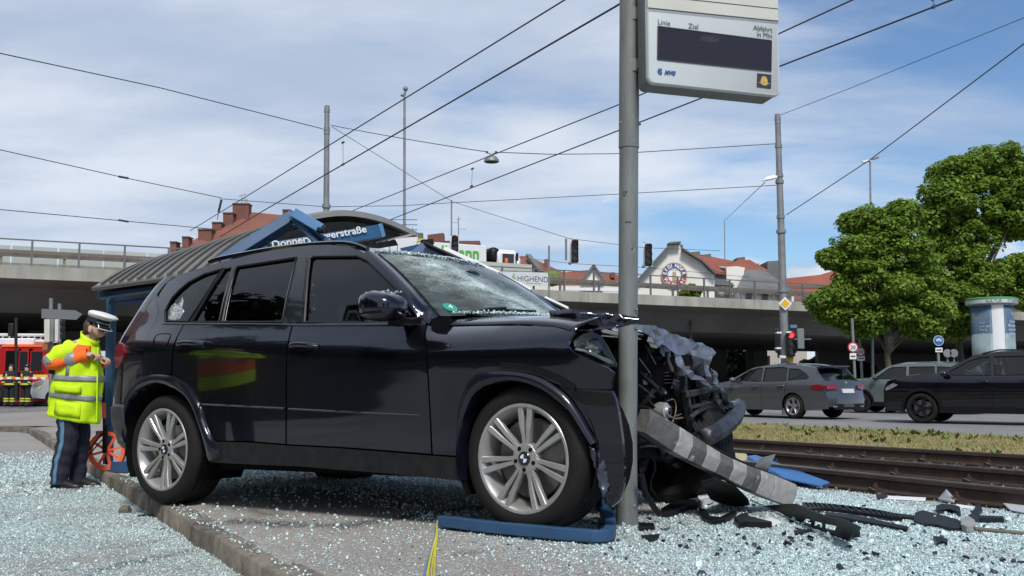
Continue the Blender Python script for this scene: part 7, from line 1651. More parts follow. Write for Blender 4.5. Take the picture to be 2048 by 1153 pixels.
for (a, b_) in (((686, 285.5, 23.2), (686, 329.5, 21.6)), ((945, 338, 26), (943, 373, 24)), ((1866, -2, 12.4), (1868, 14, 12.2))):
    t = thing('wire_dropper', {686: 'dropper between the two tram wires left of the slim lamp mast', 945: 'dropper between tram wires below the suspended lamp', 1866: 'dropper on the tram wire at the top right edge'}[a[0]], 'wire dropper', at(*b_), group='droppers between tram wires')
    MB().tube([at(*a), at(*b_)], .006, 5).build('dropper_rod', K['wire'], t, world=True)
    for q in (a, b_): MB().bar(at(q[0] - 3, q[1] + 1.5, q[2]), at(q[0] + 3, q[1] - 1.5, q[2]), .035, .04).build('dropper_clamp', K['wire'], t, world=True)
wire('span wire from the top left to the left line mast', [(-30, 101, 22), (0, 107, 22.4), (320, 176, 27), (645, 258, 31.9)], .014)
wire('span wire from the left line mast to the suspended lamp', [(662, 251, 31.9), (975, 304.5, 27)], .012, .03)
wire('span wire from the suspended lamp behind the pole to the right mast', [(992, 305, 27), (1100, 309, 27.5), (1230, 308, 28), (1552, 288, 30)], .012)
wire('span wire at the left with dark insulator, ending above the brick chimneys', [(-30, 293, 24), (0, 300, 24.3), (245, 355, 27), (442, 396, 30)], .012)
wire('lowest span wire at the left edge passing over the brick chimneys', [(-30, 416, 26), (0, 419.5, 26.4), (245, 442, 28.5), (440, 460, 30)], .012)
for px, py, Y in ((246, 355, 27), (246, 442, 28.5)): o = MB().bar(at(px - 9, py - 1.5, Y), at(px + 11, py + 2, Y), .055, .055).build('wire_insulator', K['wire'], bevel=.01); tag(o, 'dark insulator on the span wire at the left, ' + ('upper one' if py < 400 else 'lower one'), 'insulator', 'wire insulators')
wire('nearly level span wire behind the shelter and slim lamp mast', [(440, 398, 31), (650, 414, 32), (800, 412, 33), (905, 406, 33), (1230, 389, 32), (1552, 371, 30)], .011)
wire('thin diagonal wire from the left line mast down towards the hanging traffic lights', [(664, 254, 32), (905, 404, 40), (1140, 478, 38), (1290, 496, 38), (1440, 502, 45)], .010)
wire('thin wire from the right mast down to the aerial pole', [(1530, 365, 30), (1451, 440, 60)], .012, 0)
wire('wire from the top of the right mast up to the right edge', [(1562, 230, 30), (1700, 177, 27), (2048, 36, 22), (2090, 18, 21.5)], .009)
wire('wire rising from the right mast past the street lamp to the right edge', [(1573, 430, 30), (1740, 320, 25), (2048, 88, 18), (2090, 55, 17.5)], .013)
wire('thin wire below the hanging traffic lights', [(1030, 515, 38), (1150, 528, 38), (1297, 536, 38), (1500, 555, 45)], .009)
wr2 = MB(); wr2.tube([at(443, 400, 30), at(437, 425, 30)], .04, 6); wr2.tube([at(437, 425, 30), at(435, 440, 30)], .012, 5); o = wr2.build('wire_insulator', K['wire']); tag(o, 'dark hanging insulator above the brick chimneys', 'insulator', 'wire insulators')
o = MB().tube([at(1132, 478, 38), at(1132, 521, 38)], .045, 6).build('hanging_rod', K['galv2']); tag(o, 'thin rod hanging on the wire beside the middle traffic light', 'rod')
# ------------------------------------------------------------------ other vehicles
def make_car(name, label, cat, pos, heading, spec, group=None):
    """profile car: x forward, y left, built from side panels and a crowned centre strip"""
    t = thing(name, label, cat, pos, math.atan2(heading[1], heading[0]), group)
    top = [Vector((a[0], a[1])) for a in spec['top']]; gl_seg = spec['glass_seg']; Lx = (top[0].x, top[-1].x); xc = (Lx[0] + Lx[1]) / 2; half = (max(p.x for p in top) - min(p.x for p in top)) / 2
    W_ = spec['w']; zb = spec['belt']; ax = spec['axles']; rt = spec['rt']; zlo = spec['sill']
    sec = pchip([0, .2, .35, .55, .8, .92, 1.0], [.90, .95, .975, .99, 1.0, .99, .965])
    def Yf(x, z):
        u = abs(x - xc) / half; pl = 1 - spec.get('plan', .16) * u ** 5
        s_ = sec(z / zb) if z <= zb else .965 - spec['tumble'] * (z - zb) - .12 * (z - zb) ** 2
        return W_ * pl * max(.2, s_)
    arch = []
    def arc(cx, r_, a0, a1, n=10): return [Vector((cx + r_ * math.cos(R(a0 + (a1 - a0) * k / n)), rt + r_ * math.sin(R(a0 + (a1 - a0) * k / n)))) for k in range(n + 1)]
    ra = rt + .045; dz = math.degrees(math.asin((rt - zlo) / ra))
    bot = [Vector((top[-1].x, zlo + .06))] + arc(ax[1], ra, 180 + dz, -dz) + arc(ax[0], ra, 180 + dz, -dz) + [Vector((top[0].x - .02, zlo + .04))]
    outer = top + bot; holes = [[Vector(q) for q in w] for w in spec['windows']]
    body = None; pm = spec['paint']
    for sd in (1, -1):
        b_ = panel('body_side', outer, holes, Yf, sd, pm, t, .12, smooth=50)
        for i, w in enumerate(holes):
            g = panel('window', w, [], Yf, sd, K[spec.get('wg', ['glass'] * 9)[i]], t, .3, off=-.012, flange=.004)
            edge_strip('window_seal', [*w, w[0]], Yf, sd, K['plastic'] if not spec.get('chrome') else K['chrome'], g, .012, 0)
        for x in spec['seams']: edge_strip('door_seam', [Vector((x[0], zlo + .1)), Vector((x[1], zb * .8)), Vector((x[2], zb - .02))], Yf, sd, K['dark'], b_, .006, .0)
        for x, z in spec['handles']: MB().tube(curve([(x - .1, sd * Yf(x, z), z), (x - .06, sd * (Yf(x, z) + .03), z), (x + .06, sd * (Yf(x, z) + .03), z), (x + .1, sd * Yf(x, z), z)], 3), .016, 6).build('handle', pm if not spec.get('chrome') else K['chrome'], b_, smooth=60)
        m = spec['mirror']; mm = MB(); mm.ball((m[0], sd * (W_ + .10), m[1]), (.09, .11, .075), 10, 7); mm.bar((m[0] + .02, sd * W_ * .9, m[1] - .05), (m[0], sd * (W_ + .05), m[1] - .03), .06, .04); mm.build('door_mirror', spec.get('mirror_mat', pm), t, smooth=60)
        for nm, ply, mt, off in spec['lamps']: panel(nm, [Vector(q) for q in ply], [], Yf, sd, K[mt], t, .08, off=off, flange=.05)
        if spec.get('clad'):
            for c_ in (0, 1):
                rows = []
                for a, b in zip(arc(ax[c_], ra - .005, 180 + dz, -dz, 18), arc(ax[c_], ra + .065, 180 + dz - 4, -dz + 4, 18)): rows.append([(p.x, sd * (Yf(p.x, p.y) + h), p.y) for p, h in ((a, -.03), (a, .02), (b, .02), (b, -.005))])
                MB().grid(rows).build('wheel_arch_trim', spec['clad'], t, smooth=50)
            panel('sill_trim', [Vector((ax[1] + ra, zlo)), Vector((ax[0] - ra, zlo)), Vector((ax[0] - ra - .02, zlo + .14)), Vector((ax[1] + ra + .02, zlo + .14))], [], Yf, sd, spec['clad'], t, .2, off=.014)
    # centre strip
    P_ = [Vector((0, 0))]; pts = []; seg_mat = []
    for i in range(len(top) - 1):
        k = max(1, int((top[i + 1] - top[i]).length / .12))
        for j in range(k): pts.append(top[i] + (top[i + 1] - top[i]) * (j / k)); seg_mat.append(i)
    pts.append(top[-1]); n = len(pts); rows = []
    for i, p in enumerate(pts):
        tg = (pts[min(i + 1, n - 1)] - pts[max(i - 1, 0)]).normalized(); nr = Vector((-tg.y, tg.x)); nr = nr if nr.y >= -.3 and (nr.x * (p.x - xc) > 0 or nr.y > .3) else -nr
        cr = spec.get('crown', .05); w = Yf(p.x, p.y); endb = spec.get('endb', .10) if p.y < zb + .02 and abs(nr.x) > .5 else cr
        rows.append([(p.x + nr.x * endb * (1 - u * u), w * u, p.y + nr.y * endb * (1 - u * u)) for u in lin(-1, 1, 14)])
    groups = {}
    for i in range(n - 1): groups.setdefault(seg_mat[i] in gl_seg, []).append(i)
    mb = MB(); gm = MB(); gm2 = MB(); mid_ = n // 2
    for i in range(n - 1):
        for j in range(14):
            q = [rows[i][j], rows[i][j + 1], rows[i + 1][j + 1], rows[i + 1][j]]
            ((gm if i < mid_ else gm2) if (seg_mat[i] in gl_seg and 1 <= j < 13) else mb).add(q, [(0, 1, 2, 3)])
    for m_, nm, mt in ((mb, 'roof_and_hood', pm), (gm, 'windscreen', K['glass']), (gm2, 'rear_window', K['glass_t'])):
        if not m_.v: continue
        me = m_.mesh(nm, mt); bm = bmesh.new(); bm.from_mesh(me); bmesh.ops.remove_doubles(bm, verts=bm.verts, dist=1e-4); bmesh.ops.recalc_face_normals(bm, faces=bm.faces); bm.to_mesh(me); bm.free(); me.shade_smooth(); me.set_sharp_from_angle(angle=R(40)); link(bpy.data.objects.new(nm, me), t)
    # interior and underside
    ins = MB(); ins.box((xc, 0, (zlo + zb) / 2 - .05), (half * 1.75, W_ * 1.72, zb - zlo - .25)); 
    for y in (-.36, .36): ins.box((spec['seat'], y, zb + .05), (.14, .42, .5), Matrix.Rotation(-.2, 3, 'Y')); ins.ball((spec['seat'] - .06, y, zb + .40), (.05, .13, .09), 8, 6); ins.box((spec['seat'] - .95, y, zb), (.14, .5, .42))
    ins.build('interior', K['dark'], t)
    ms = wheel_meshes(rt, rt * spec.get('rimf', .70), .225, spec.get('spokes', 5), spec.get('double', True), (K['rubber'], spec.get('rim', K['alloy']), K['dark']), .03, 1.15)
    for i, x in enumerate(ax):
        for sd in (-1, 1):
            m = Matrix.Translation((x, sd * (W_ - .02), rt)) @ (ROTZ180 if sd > 0 else Matrix.Identity(4)) @ Matrix.Rotation(.3 + i, 4, 'Y'); put_wheel(ms, t, m)
    return t, Yf
K['p_grey'] = mat('grey_metallic_paint', (0.075, 0.083, 0.088), .32, .4, coat=1.0); K['p_black'] = mat('black_blue_suv_paint', (.014, .015, .023), .25, .8, coat=1.0, spec=.2)
K['p_sage'] = mat('sage_grey_paint', (.105, .135, .135), .35, .2, coat=.8); K['p_van'] = mat('silver_white_van_paint', (.42, .44, .46), .35, .2, coat=.6)
K['rim_b'] = mat('black_alloy', (.012, .012, .013), .3, .4); K['rim_bi'] = mat('two_tone_alloy', (.32, .32, .33), .3, .6)
K['glass_t'] = glass('tinted_glass', (.10, .11, .12)); K['plate'] = mat('number_plate', (.62, .63, .62), .5)
g1 = gp(1618, 833, ROAD_Z); HV = Vector((-.56, .83, 0)).normalized()
wag = dict(top=[(2.33, .30), (2.37, .50), (2.30, .72), (1.95, .87), (1.3, .97), (1.0, 1.01), (.62, 1.20), (.22, 1.38), (-.25, 1.445), (-.9, 1.455), (-1.45, 1.425), (-1.86, 1.36), (-2.02, 1.16), (-2.20, .98), (-2.28, .85), (-2.31, .62), (-2.35, .55), (-2.33, .33)], glass_seg=(5, 6, 11, 12), w=.905, belt=.98, tumble=.42, axles=(1.55, -1.29), rt=.33, sill=.22, plan=.17,
    windows=[[(.84, 1.02), (.30, 1.31), (-.05, 1.375), (-.16, 1.36), (-.20, 1.0)], [(-.27, 1.0), (-.23, 1.37), (-.85, 1.385), (-1.02, 1.35), (-1.08, 1.02)], [(-1.14, 1.03), (-1.08, 1.345), (-1.42, 1.32), (-1.66, 1.20), (-1.78, 1.10), (-1.72, 1.06)]], wg=['glass', 'glass_t', 'glass_t'], wsg='glass_t', chrome=False, seams=((.86, .9, .88), (-.22, -.23, -.23), (-1.0, -1.05, -1.1)), handles=((-.02, .86), (-.92, .88)), mirror=(.72, 1.04),
    lamps=[('tail_lamp', [(-1.86, .85), (-1.95, .905), (-2.14, .915), (-2.27, .84), (-2.26, .77), (-2.08, .77), (-1.96, .80)], 'red', .014), ('headlight', [(1.95, .80), (2.24, .70), (2.26, .60), (2.0, .68)], 'lens', .01)], paint=K['p_grey'], seat=-.05, rim=K['rim_bi'], spokes=5, endb=.10)
t1, _ = make_car('estate_car', 'grey metallic estate car driving away, seen from behind at the left of the traffic', 'car', gp(1585, 838, ROAD_Z) + HV * 1.29 - Vector((HV.y, -HV.x, 0)) * -.0 + Vector((.9 * HV.y, -.9 * HV.x, 0)), HV, wag)
inv = lambda t: WM[t.name]
# rear details of the estate car
MB().prism([(-2.375, -.26, .80), (-2.375, .26, .80), (-2.40, .26, .69), (-2.40, -.26, .69)], (-.012, 0, 0)).build('number_plate', K['plate'], t1); MB().prism([(-2.388, .23, .80), (-2.388, .26, .80), (-2.413, .26, .69), (-2.413, .23, .69)], (-.004, 0, 0)).build('plate_stripe', K['ink_b'], t1)
for sd in (-1, 1): MB().prism([(-2.355, sd * .42, .90), (-2.30, sd * .78, .92), (-2.33, sd * .78, .78), (-2.39, sd * .42, .80)], (-.014, 0, 0)).build('tail_lamp', K['red'], t1)
MB().ball((-2.34, 0, .955), (.02, .05, .05), 10, 6).build('badge', K['chrome'], t1); MB().bar((-2.0, -.55, 1.40), (-2.0, .55, 1.40), .14, .03).build('spoiler', K['p_grey'], t1, bevel=.01); MB().prism([(-2.42, -.6, .40), (-2.42, .6, .40), (-2.40, .6, .26), (-2.40, -.6, .26)], (-.01, 0, 0)).build('diffuser', K['plastic'], t1)
for sd in (-1, 1): MB().box((-2.41, sd * .55, .34), (.03, .16, .05)).build('exhaust_trim', K['chrome'], t1, bevel=.01)
MB().tube([(-1.9, -.66, 1.36), (-1.9, .66, 1.36)], .008, 5).build('brake_light', K['red'], t1)
drv = MB(); drv.ball((.05, .36, 1.18), (.09, .08, .11), 10, 7); drv.build('driver_head', K['skin'], t1, smooth=80); MB().loft([ell((0.02, .36, z), rx, ry) for z, rx, ry in ((.8, .15, .22), (1.0, .13, .21), (1.07, .06, .08))]).build('driver_torso', K['blue_l'], t1, smooth=60)
suv = dict(top=[(2.18, .26), (2.26, .48), (2.25, .80), (2.14, 1.00), (1.75, 1.10), (1.0, 1.16), (.62, 1.36), (.22, 1.57), (-.3, 1.65), (-.9, 1.655), (-1.5, 1.61), (-1.88, 1.54), (-2.08, 1.15), (-2.20, .95), (-2.26, .6), (-2.22, .3)], glass_seg=(5, 6, 11), w=.92, belt=1.09, tumble=.36, axles=(1.36, -1.32), rt=.36, sill=.25,
    windows=[[(.86, 1.13), (.30, 1.46), (.05, 1.54), (-.12, 1.54), (-.16, 1.12)], [(-.25, 1.12), (-.22, 1.55), (-.85, 1.55), (-1.0, 1.52), (-1.02, 1.13)], [(-1.09, 1.14), (-1.08, 1.51), (-1.45, 1.46), (-1.7, 1.22), (-1.6, 1.17)]], wg=['glass', 'glass_t', 'glass_t'], seams=((.95, 1.0, .95), (-.18, -.19, -.2), (-.95, -1.05, -1.06)), handles=((-.02, .98), (-.88, 1.0)), mirror=(.80, 1.16),
    lamps=[('headlight', [(1.88, .90), (2.0, .94), (2.14, .88), (2.21, .80), (2.19, .76), (2.02, .83)], 'lens', .010), ('tail_lamp', [(-1.8, 1.0), (-2.14, .98), (-2.2, .85), (-1.85, .86)], 'red', .012)], paint=K['p_black'], seat=-.05, rim=K['rim_b'], spokes=5, clad=K['plastic'], rimf=.74)
hb_ = Vector((-.80, .60, 0)).normalized(); fw = gp(1846, 847, ROAD_Z); rb_ = Vector((hb_.y, -hb_.x, 0))
t2, _ = make_car('dark_suv', 'black SUV with black alloy wheels cut off by the right edge', 'car', fw - hb_ * 1.36 + Vector((-hb_.y, hb_.x, 0)) * -.82, hb_, suv)
MB().loft([ell((-.05, .36, z), rx, ry) for z, rx, ry in ((.9, .15, .22), (1.12, .13, .21), (1.2, .06, .08))]).build('driver_torso', K['plate_g'], t2, smooth=60); MB().ball((-.02, .36, 1.33), (.09, .08, .11), 10, 7).build('driver_head', K['skin'], t2, smooth=80)
MB().tube([(-.05, .52, 1.12), (.25, .55, 1.18), (.45, .42, 1.22)], .045, 8).build('driver_arm', K['skin'], t2, smooth=60)
rrl = MB(); [rrl.tube([(x, sd * .60, z) for x, z in ((.05, 1.62), (-.3, 1.70), (-1.2, 1.69), (-1.6, 1.62))], .018, 6) for sd in (-1, 1)]; rrl.build('roof_rail', K['plastic'], t2)
cnt = dict(top=[(2.12, .26), (2.17, .55), (2.12, .84), (1.95, 1.0), (1.5, 1.07), (1.02, 1.10), (.72, 1.30), (.42, 1.50), (.0, 1.58), (-.9, 1.60), (-1.75, 1.56), (-1.98, 1.48), (-2.12, 1.10), (-2.18, .9), (-2.2, .5), (-2.16, .3)], glass_seg=(5, 6, 11), w=.91, belt=1.06, tumble=.26, axles=(1.33, -1.32), rt=.35, sill=.22,
    windows=[[(.84, 1.10), (.40, 1.42), (.30, 1.46), (-.12, 1.47), (-.14, 1.08)], [(-.24, 1.08), (-.22, 1.47), (-.98, 1.47), (-1.0, 1.08)], [(-1.07, 1.08), (-1.05, 1.47), (-1.7, 1.44), (-1.82, 1.12)]], wg=['glass', 'glass_t', 'glass_t'], seams=((.95, .98, .93), (-.18, -.19, -.2), (-.95, -1.03, -1.04)), handles=((-.02, .98), (-.88, .98)), mirror=(.78, 1.12), mirror_mat=K['gloss'],
    lamps=[('headlight', [(1.75, .80), (1.95, .84), (2.08, .78), (2.05, .64), (1.8, .66)], 'lens', .012), ('tail_lamp', [(-1.95, 1.0), (-2.1, 1.0), (-2.14, .7), (-2.0, .7)], 'red', .012)], paint=K['p_sage'], seat=-.05, rim=K['rim_b'], spokes=5, clad=K['plastic'])
fw3 = gp(1722, 826, ROAD_Z)
t3, _ = make_car('sage_suv', 'sage grey boxy SUV half hidden between the estate car and the black SUV', 'car', fw3 - hb_ * 1.33 + Vector((-hb_.y, hb_.x, 0)) * -.8, hb_, cnt)
van = dict(top=[(2.62, .3), (2.72, .6), (2.66, .95), (2.1, 1.18), (1.75, 1.25), (1.35, 1.75), (1.05, 2.2), (.8, 2.33), (0, 2.4), (-1.5, 2.4), (-2.55, 2.36), (-2.66, 1.9), (-2.7, 1.2), (-2.7, .5), (-2.66, .34)], glass_seg=(4, 5), w=.97, belt=1.3, tumble=.10, axles=(1.75, -1.6), rt=.34, sill=.3, windows=[[(1.5, 1.28), (1.12, 1.85), (.7, 1.88), (.66, 1.3)], [(.3, 1.35), (.3, 1.85), (-.7, 1.85), (-.7, 1.35)]], wg=['glass_t', 'glass_t'], seams=((1.6, 1.62, 1.55), (.5, .5, .5), (-.85, -.85, -.85)), handles=((.7, 1.1), (-.7, 1.1)), mirror=(1.45, 1.4), mirror_mat=K['plastic'],
    lamps=[('headlight', [(2.2, 1.08), (2.5, 1.02), (2.66, .88), (2.6, .74), (2.35, .86)], 'lens', .014), ('indicator', [(2.3, .85), (2.45, .80), (2.45, .72), (2.3, .76)], 'cable', .016), ('blue_stripe', [(1.4, .72), (1.4, .98), (-2.5, .98), (-2.5, .72)], 'ink_b', .006), ('orange_stripe', [(1.3, 1.02), (1.3, 1.12), (-2.5, 1.12), (-2.5, 1.02)], 'orange', .006)], paint=K['p_van'], seat=.9, rim=K['alloy_d'], spokes=5, crown=.04)
hv = Vector((-.88, -.475, 0)).normalized()
t4, _ = make_car('emergency_van', 'silver white emergency van with blue beacon partly hidden by the police officer', 'van', gp(140, 811, ROAD_Z) + Vector((.9, .6, 0)), hv, van)
q = WM[t4.name].inverted() @ at(235, 689, 38.5); bc2 = MB(); bc2.lathe([(0, .22), (.10, .20), (.13, .05), (.13, 0)], 14, 'Z', (.9, .45, 2.40)); bc2.build('beacon', mat('blue_beacon', (.02, .35, .55), .2, emit=(.05, .75, 1), estr=1.0), t4, smooth=60)
wv = dict(van); wv['paint'] = mat('white_van_paint', (.62, .64, .66), .3, coat=.7); wv['lamps'] = van['lamps'][:1]
t5, _ = make_car('white_van', 'white van roof seen behind the ladder of the red engine', 'van', gp(30, 800, ROAD_Z) + Vector((-1, 9, .35)), Vector((-.95, -.3, 0)), wv)

# fire engine
fe0 = gp(30, 814, ROAD_Z); fe0 = Vector((at(20, 700, 42.5).x, 42.5, ROAD_Z))
fe = thing('fire_engine', 'red fire engine with ladder on its roof parked under the bridge at the left edge', 'fire engine', fe0)
def fq(px, py): q = at(px, py, 42.5); return q - fe0
def fbox(name, x0, x1, y0, y1, d0, d1, mt, bev=.03, par=None):
    a = fq(x0, y0); b = fq(x1, y1); return MB().box(((a.x + b.x) / 2, (d0 + d1) / 2, (a.z + b.z) / 2), (abs(b.x - a.x), d1 - d0, abs(a.z - b.z))).build(name, K[mt] if isinstance(mt, str) else mt, par or fe, bevel=bev)
fbox('crew_cab', 12, 95, 694, 806, .02, 2.4, 'fire', .06); fbox('equipment_body', -150, 10, 694, 806, .02, 2.4, 'fire', .05)
fbox('roof_trim', 3, 92, 690.5, 694.5, -.02, 2.42, 'orange', .01); fbox('yellow_band', -150, 95, 750, 755, -.01, .02, 'fband', .004); fbox('open_doorway', 12, 35, 702, 800, -.015, .05, 'dark', .01)
for x0, x1 in ((40, 55), (63, 85)): w_ = fbox('window_frame', x0 - 1.5, x1 + 1.5, 702, 745, -.03, .02, 'fire', .01); MB().box(fq((x0 + x1) / 2, 723) + Vector((0, -.035, 0)), ((x1 - x0) / F * 42.5, .015, 38 / F * 42.5)).build('window', K['win'], w_)
for x in (37, 58, 60): fbox('door_seam', x, x + .8, 698, 800, -.012, .03, 'dark', .001)
fbox('running_board', -150, 95, 804, 811, .0, 2.2, 'plastic_g', .02); fbox('wheel_arch', -30, 6, 772, 812, -.02, .3, 'dark', .05)
ms = wheel_meshes(.5, .30, .32, 6, False, (K['rubber'], K['alloy_d'], K['dark']), .05, 1.2)
for x in (fq(-12, 800).x, fq(-120, 800).x): put_wheel(ms, fe, Matrix.Translation((x, -.03, .5)))
ldr = MB()
for y in (.5, 1.1):
    for z in (0, .28): ldr.tube([fq(-150, 680) + Vector((0, y, z)), fq(92, 682) + Vector((0, y, z))], .05, 6)
for k in range(18): ldr.tube([fq(-140 + 13 * k, 680) + Vector((0, .5, 0)), fq(-140 + 13 * k, 680) + Vector((0, 1.1, 0))], .025, 5); ldr.tube([fq(-140 + 13 * k, 680) + Vector((0, .5, 0)), fq(-133 + 13 * k, 680) + Vector((0, .5, .28))], .02, 5)
ldr.build('ladder', K['white'], fe, smooth=50); fbox('roof_locker', -150, 60, 676, 690, .3, 2.0, 'white', .05)
tp = MB(); K['tape_w'] = K['white']; tp_pts = [at(-20, 756, 30), at(30, 757.5, 30), at(95, 757, 30)]
tt = thing('barrier_tape', 'red and white barrier tape stretched before the fire engine', 'tape', at(-20, 757, 30))
for k in range(14):
    a = at(-20 + 8.5 * k, 757 + .6 * math.sin(k), 30); b = at(-20 + 8.5 * (k + 1), 757 + .6 * math.sin(k + 1), 30); MB().bar(a, b, .004, .07).build('tape_segment', K['redw'] if k % 2 else K['white'], tt, world=True)
# direction sign and signal seen from behind on the left
ls = thing('direction_sign', 'grey back of an arrow-shaped direction sign on two posts with signal boxes', 'sign', gp(106, 836, 0))
for px, y0 in ((102, 597), (119, 608)): MB().tube([at(px, 836, 24.5), at(px, y0, 24.5)], .05 if px < 110 else .045, 10).build('post', K['galv2'], ls, world=True, smooth=50)
MB().prism([at(*q, 24.35) for q in ((83, 618), (150, 621), (164, 629), (152, 640), (83, 637))], Vector((0, .03, 0))).build('arrow_plate', mat('sign_back', (.15, .16, .17), .5), ls, world=True)
for x0, x1, mt in ((88, 99, 'sign_c'), (100, 107, 'galv2'), (109, 116, 'sign_c')): MB().prism([at(*q, 24.2) for q in ((x0, 639), (x1, 639), (x1, 684), (x0, 684))], Vector((0, .14, 0))).build('signal_box', K[mt], ls, world=True, bevel=.01)
for k in range(3): MB().box(at(122, 646 + 13 * k, 24.4), (.14, .2, .14)).build('signal_lamp', K['sig'], ls, world=True, bevel=.02)
MB().box(at(91, 694, 24.3), (.14, .1, .2)).build('orange_box', mat('rusty_box', (.32, .11, .04), .7), ls, world=True, bevel=.02)
lp_ = thing('signal_post', 'dark thin post with signal far left under the bridge', 'post', gp(33, 805, ROAD_Z)); MB().tube([at(32, 800, 38), at(32, 636, 38)], .06, 8).build('shaft', K['sig'], lp_, world=True); MB().box(at(23, 660, 38), (.2, .2, .5)).build('signal_head', K['sig'], lp_, world=True, bevel=.03)

# ------------------------------------------------------------------ traffic signs and advertising column on the right
def ring_sign(name, label, px, py_top, py_base, sx, sy, rad, Y, inner, plates, num=None):
    b = at(px + (8 if px < 1730 else 6), 790, Y); b.z = ROAD_Z + .1; t = thing(name, label, 'traffic sign', b); top_ = at(px, py_top, Y); MB().tube([b, top_], .045, 10).build('post', K['galv2'], t, world=True, smooth=50)
    c = at(sx, sy, Y) + Vector((0, -.08, 0)); r_ = rad / F * Y
    if inner == 'blue': MB().lathe([(0, 0), (r_, 0), (r_, .02)], 28, 'Y', c).build('sign_disc', K['panel_b'], t, world=True); MB().lathe([(r_ * .93, -.006), (r_, -.006), (r_, .0)], 28, 'Y', c).build('sign_rim', K['white'], t, world=True)
    else: MB().lathe([(r_ * .76, 0), (r_, 0), (r_, .02)], 28, 'Y', c).build('red_ring', mat('sign_red', (.42, .03, .04), .5), t, world=True); MB().lathe([(0, .004), (r_ * .77, .004)], 28, 'Y', c).build('sign_disc', K['white'], t, world=True)
    if num: text('sign_number', num, r_ * 1.0, frame(c + Vector((-r_ * .52, -.012, -r_ * .36)), (1, 0, 0), (0, 0, 1)), K['ink'], t, .002)
    for (x0, y0, x1, y1) in plates: MB().prism([at(*q, Y) + Vector((0, -.08, 0)) for q in ((x0, y0), (x1, y0), (x1, y1), (x0, y1))], Vector((0, .02, 0))).build('sub_plate', K['white'], t, world=True); MB().bar(at(x0 + 2, (y0 + y1) / 2, Y) + Vector((0, -.09, 0)), at(x1 - 2, (y0 + y1) / 2, Y) + Vector((0, -.09, 0)), .01, .04).build('plate_print', K['ink'], t, world=True)
    return t, c, r_
ring_sign('speed_sign', 'red-ringed round speed sign on the taller post, nearer the mast', 1704, 637, 770, 1704.5, 695, 10.5, 32, 'white', [(1698, 707, 1711, 719)], '30')
ring_sign('speed_sign', 'red-ringed round speed sign on the shorter post beside the tree trunk', 1719, 671, 770, 1719.5, 704, 9.5, 34, 'white', [(1713, 713, 1728, 722)], '30')
ts_, c_, r_ = ring_sign('bicycle_sign', 'blue round cycle path sign left of the advertising column', 1876, 705, 770, 1875, 682, 10.2, 32, 'blue', [(1869, 696, 1883, 705)])
for dx in (-.3, .3): MB().tube([c_ + Vector((r_ * dx + r_ * .2 * math.cos(a), -.02, r_ * (.05 + .2 * math.sin(a)))) for a in lin(0, 6.283, 14)], .012, 5).build('sign_print', K['white'], ts_, world=True)
MB().tube([c_ + Vector((x * r_, -.02, z * r_)) for x, z in ((-.3, .05), (-.05, .35), (.2, .35), (.3, .05), (0, .05), (-.05, .35))], .012, 5).build('sign_print', K['white'], ts_, world=True)
rs_ = thing('sign_back', 'two grey round sign backs behind the black SUV roof', 'sign', at(1897, 760, 33))
for px in (1895, 1908): MB().lathe([(0, 0), (.14, 0), (.14, .02)], 20, 'Y', at(px, 707, 33)).build('sign_disc', K['galv2'], rs_, world=True); MB().tube([at(px, 707, 33.1), at(px, 790, 33.1)], .03, 6).build('post', K['galv2'], rs_, world=True)
ac_b = at(1992, 790, 34); ac_b.z = ROAD_Z + .1; Ra = 39 / F * 34
acol = thing('advertising_column', 'round advertising column with blue posters and green-edged cap on the right', 'advertising column', ac_b)
zt = at(1992, 612, 34).z - ac_b.z
MB().lathe([(0, 0), (Ra, 0), (Ra, zt), (0, zt)], 40).build('column_body', K['white'], acol, smooth=40)
MB().lathe([(0, zt), (Ra * 1.2, zt + .02), (Ra * 1.24, zt + .05), (Ra * 1.24, zt + .22), (0, zt + .30)], 40).build('column_cap', K['sign_g'], acol, smooth=40)
MB().lathe([(Ra * 1.245, zt + .17), (Ra * 1.25, zt + .225), (Ra * 1.1, zt + .26)], 40).build('cap_edge', mat('green_cap', (.08, .30, .12), .5), acol, smooth=40)
K['poster'] = mat('blue_poster', (.045, .085, .16), .5, col2=(.11, .18, .25), vscale=1.0); K['poster_l'] = mat('poster_mist', (.30, .38, .42), .5, col2=(.16, .23, .24), vscale=2.2)
def cyl_patch(name, a0, a1, z0, z1, mt, rad=Ra + .006):
    rows = []
    for z in (z0, z1): rows.append([(rad * math.sin(R(a0 + (a1 - a0) * k / 14)), -rad * math.cos(R(a0 + (a1 - a0) * k / 14)), z) for k in range(15)])
    return MB().grid(rows).build(name, mt, acol, smooth=60, solid=.004)
for a0, a1 in ((-112, -27), (6, 96)):
    cyl_patch('poster', a0, a1, .75, zt - .02, K['poster']); cyl_patch('poster_scene', a0, a1, .75, zt - 1.0, K['poster_l'], Ra + .010)
def cyl_text(s, size, a0, z):
    a = R(a0)
    for i, ch in enumerate(s):
        if ch != ' ': text('poster_letter', ch, size, frame(Vector((ac_b.x + (Ra + .014) * math.sin(a), ac_b.y - (Ra + .014) * math.cos(a), ac_b.z + z)), (math.cos(a), math.sin(a), 0), (0, 0, 1)), K['white'], acol, .001)
        a += size * .56 / Ra
for k, (s, z) in enumerate((('Guerilla', .62), ('Bräuche und', .76), ('unsere Natur', .90), ('Heimat', 1.04))): cyl_text(s, .115, 18 + 5 * (k in (0, 3)), zt - z)
for k, (s, z) in enumerate((('und', .66), ('erlebt', .78), ('Berg', .90), ('tal', 1.02))): cyl_text(s, .11, -62, zt - z)
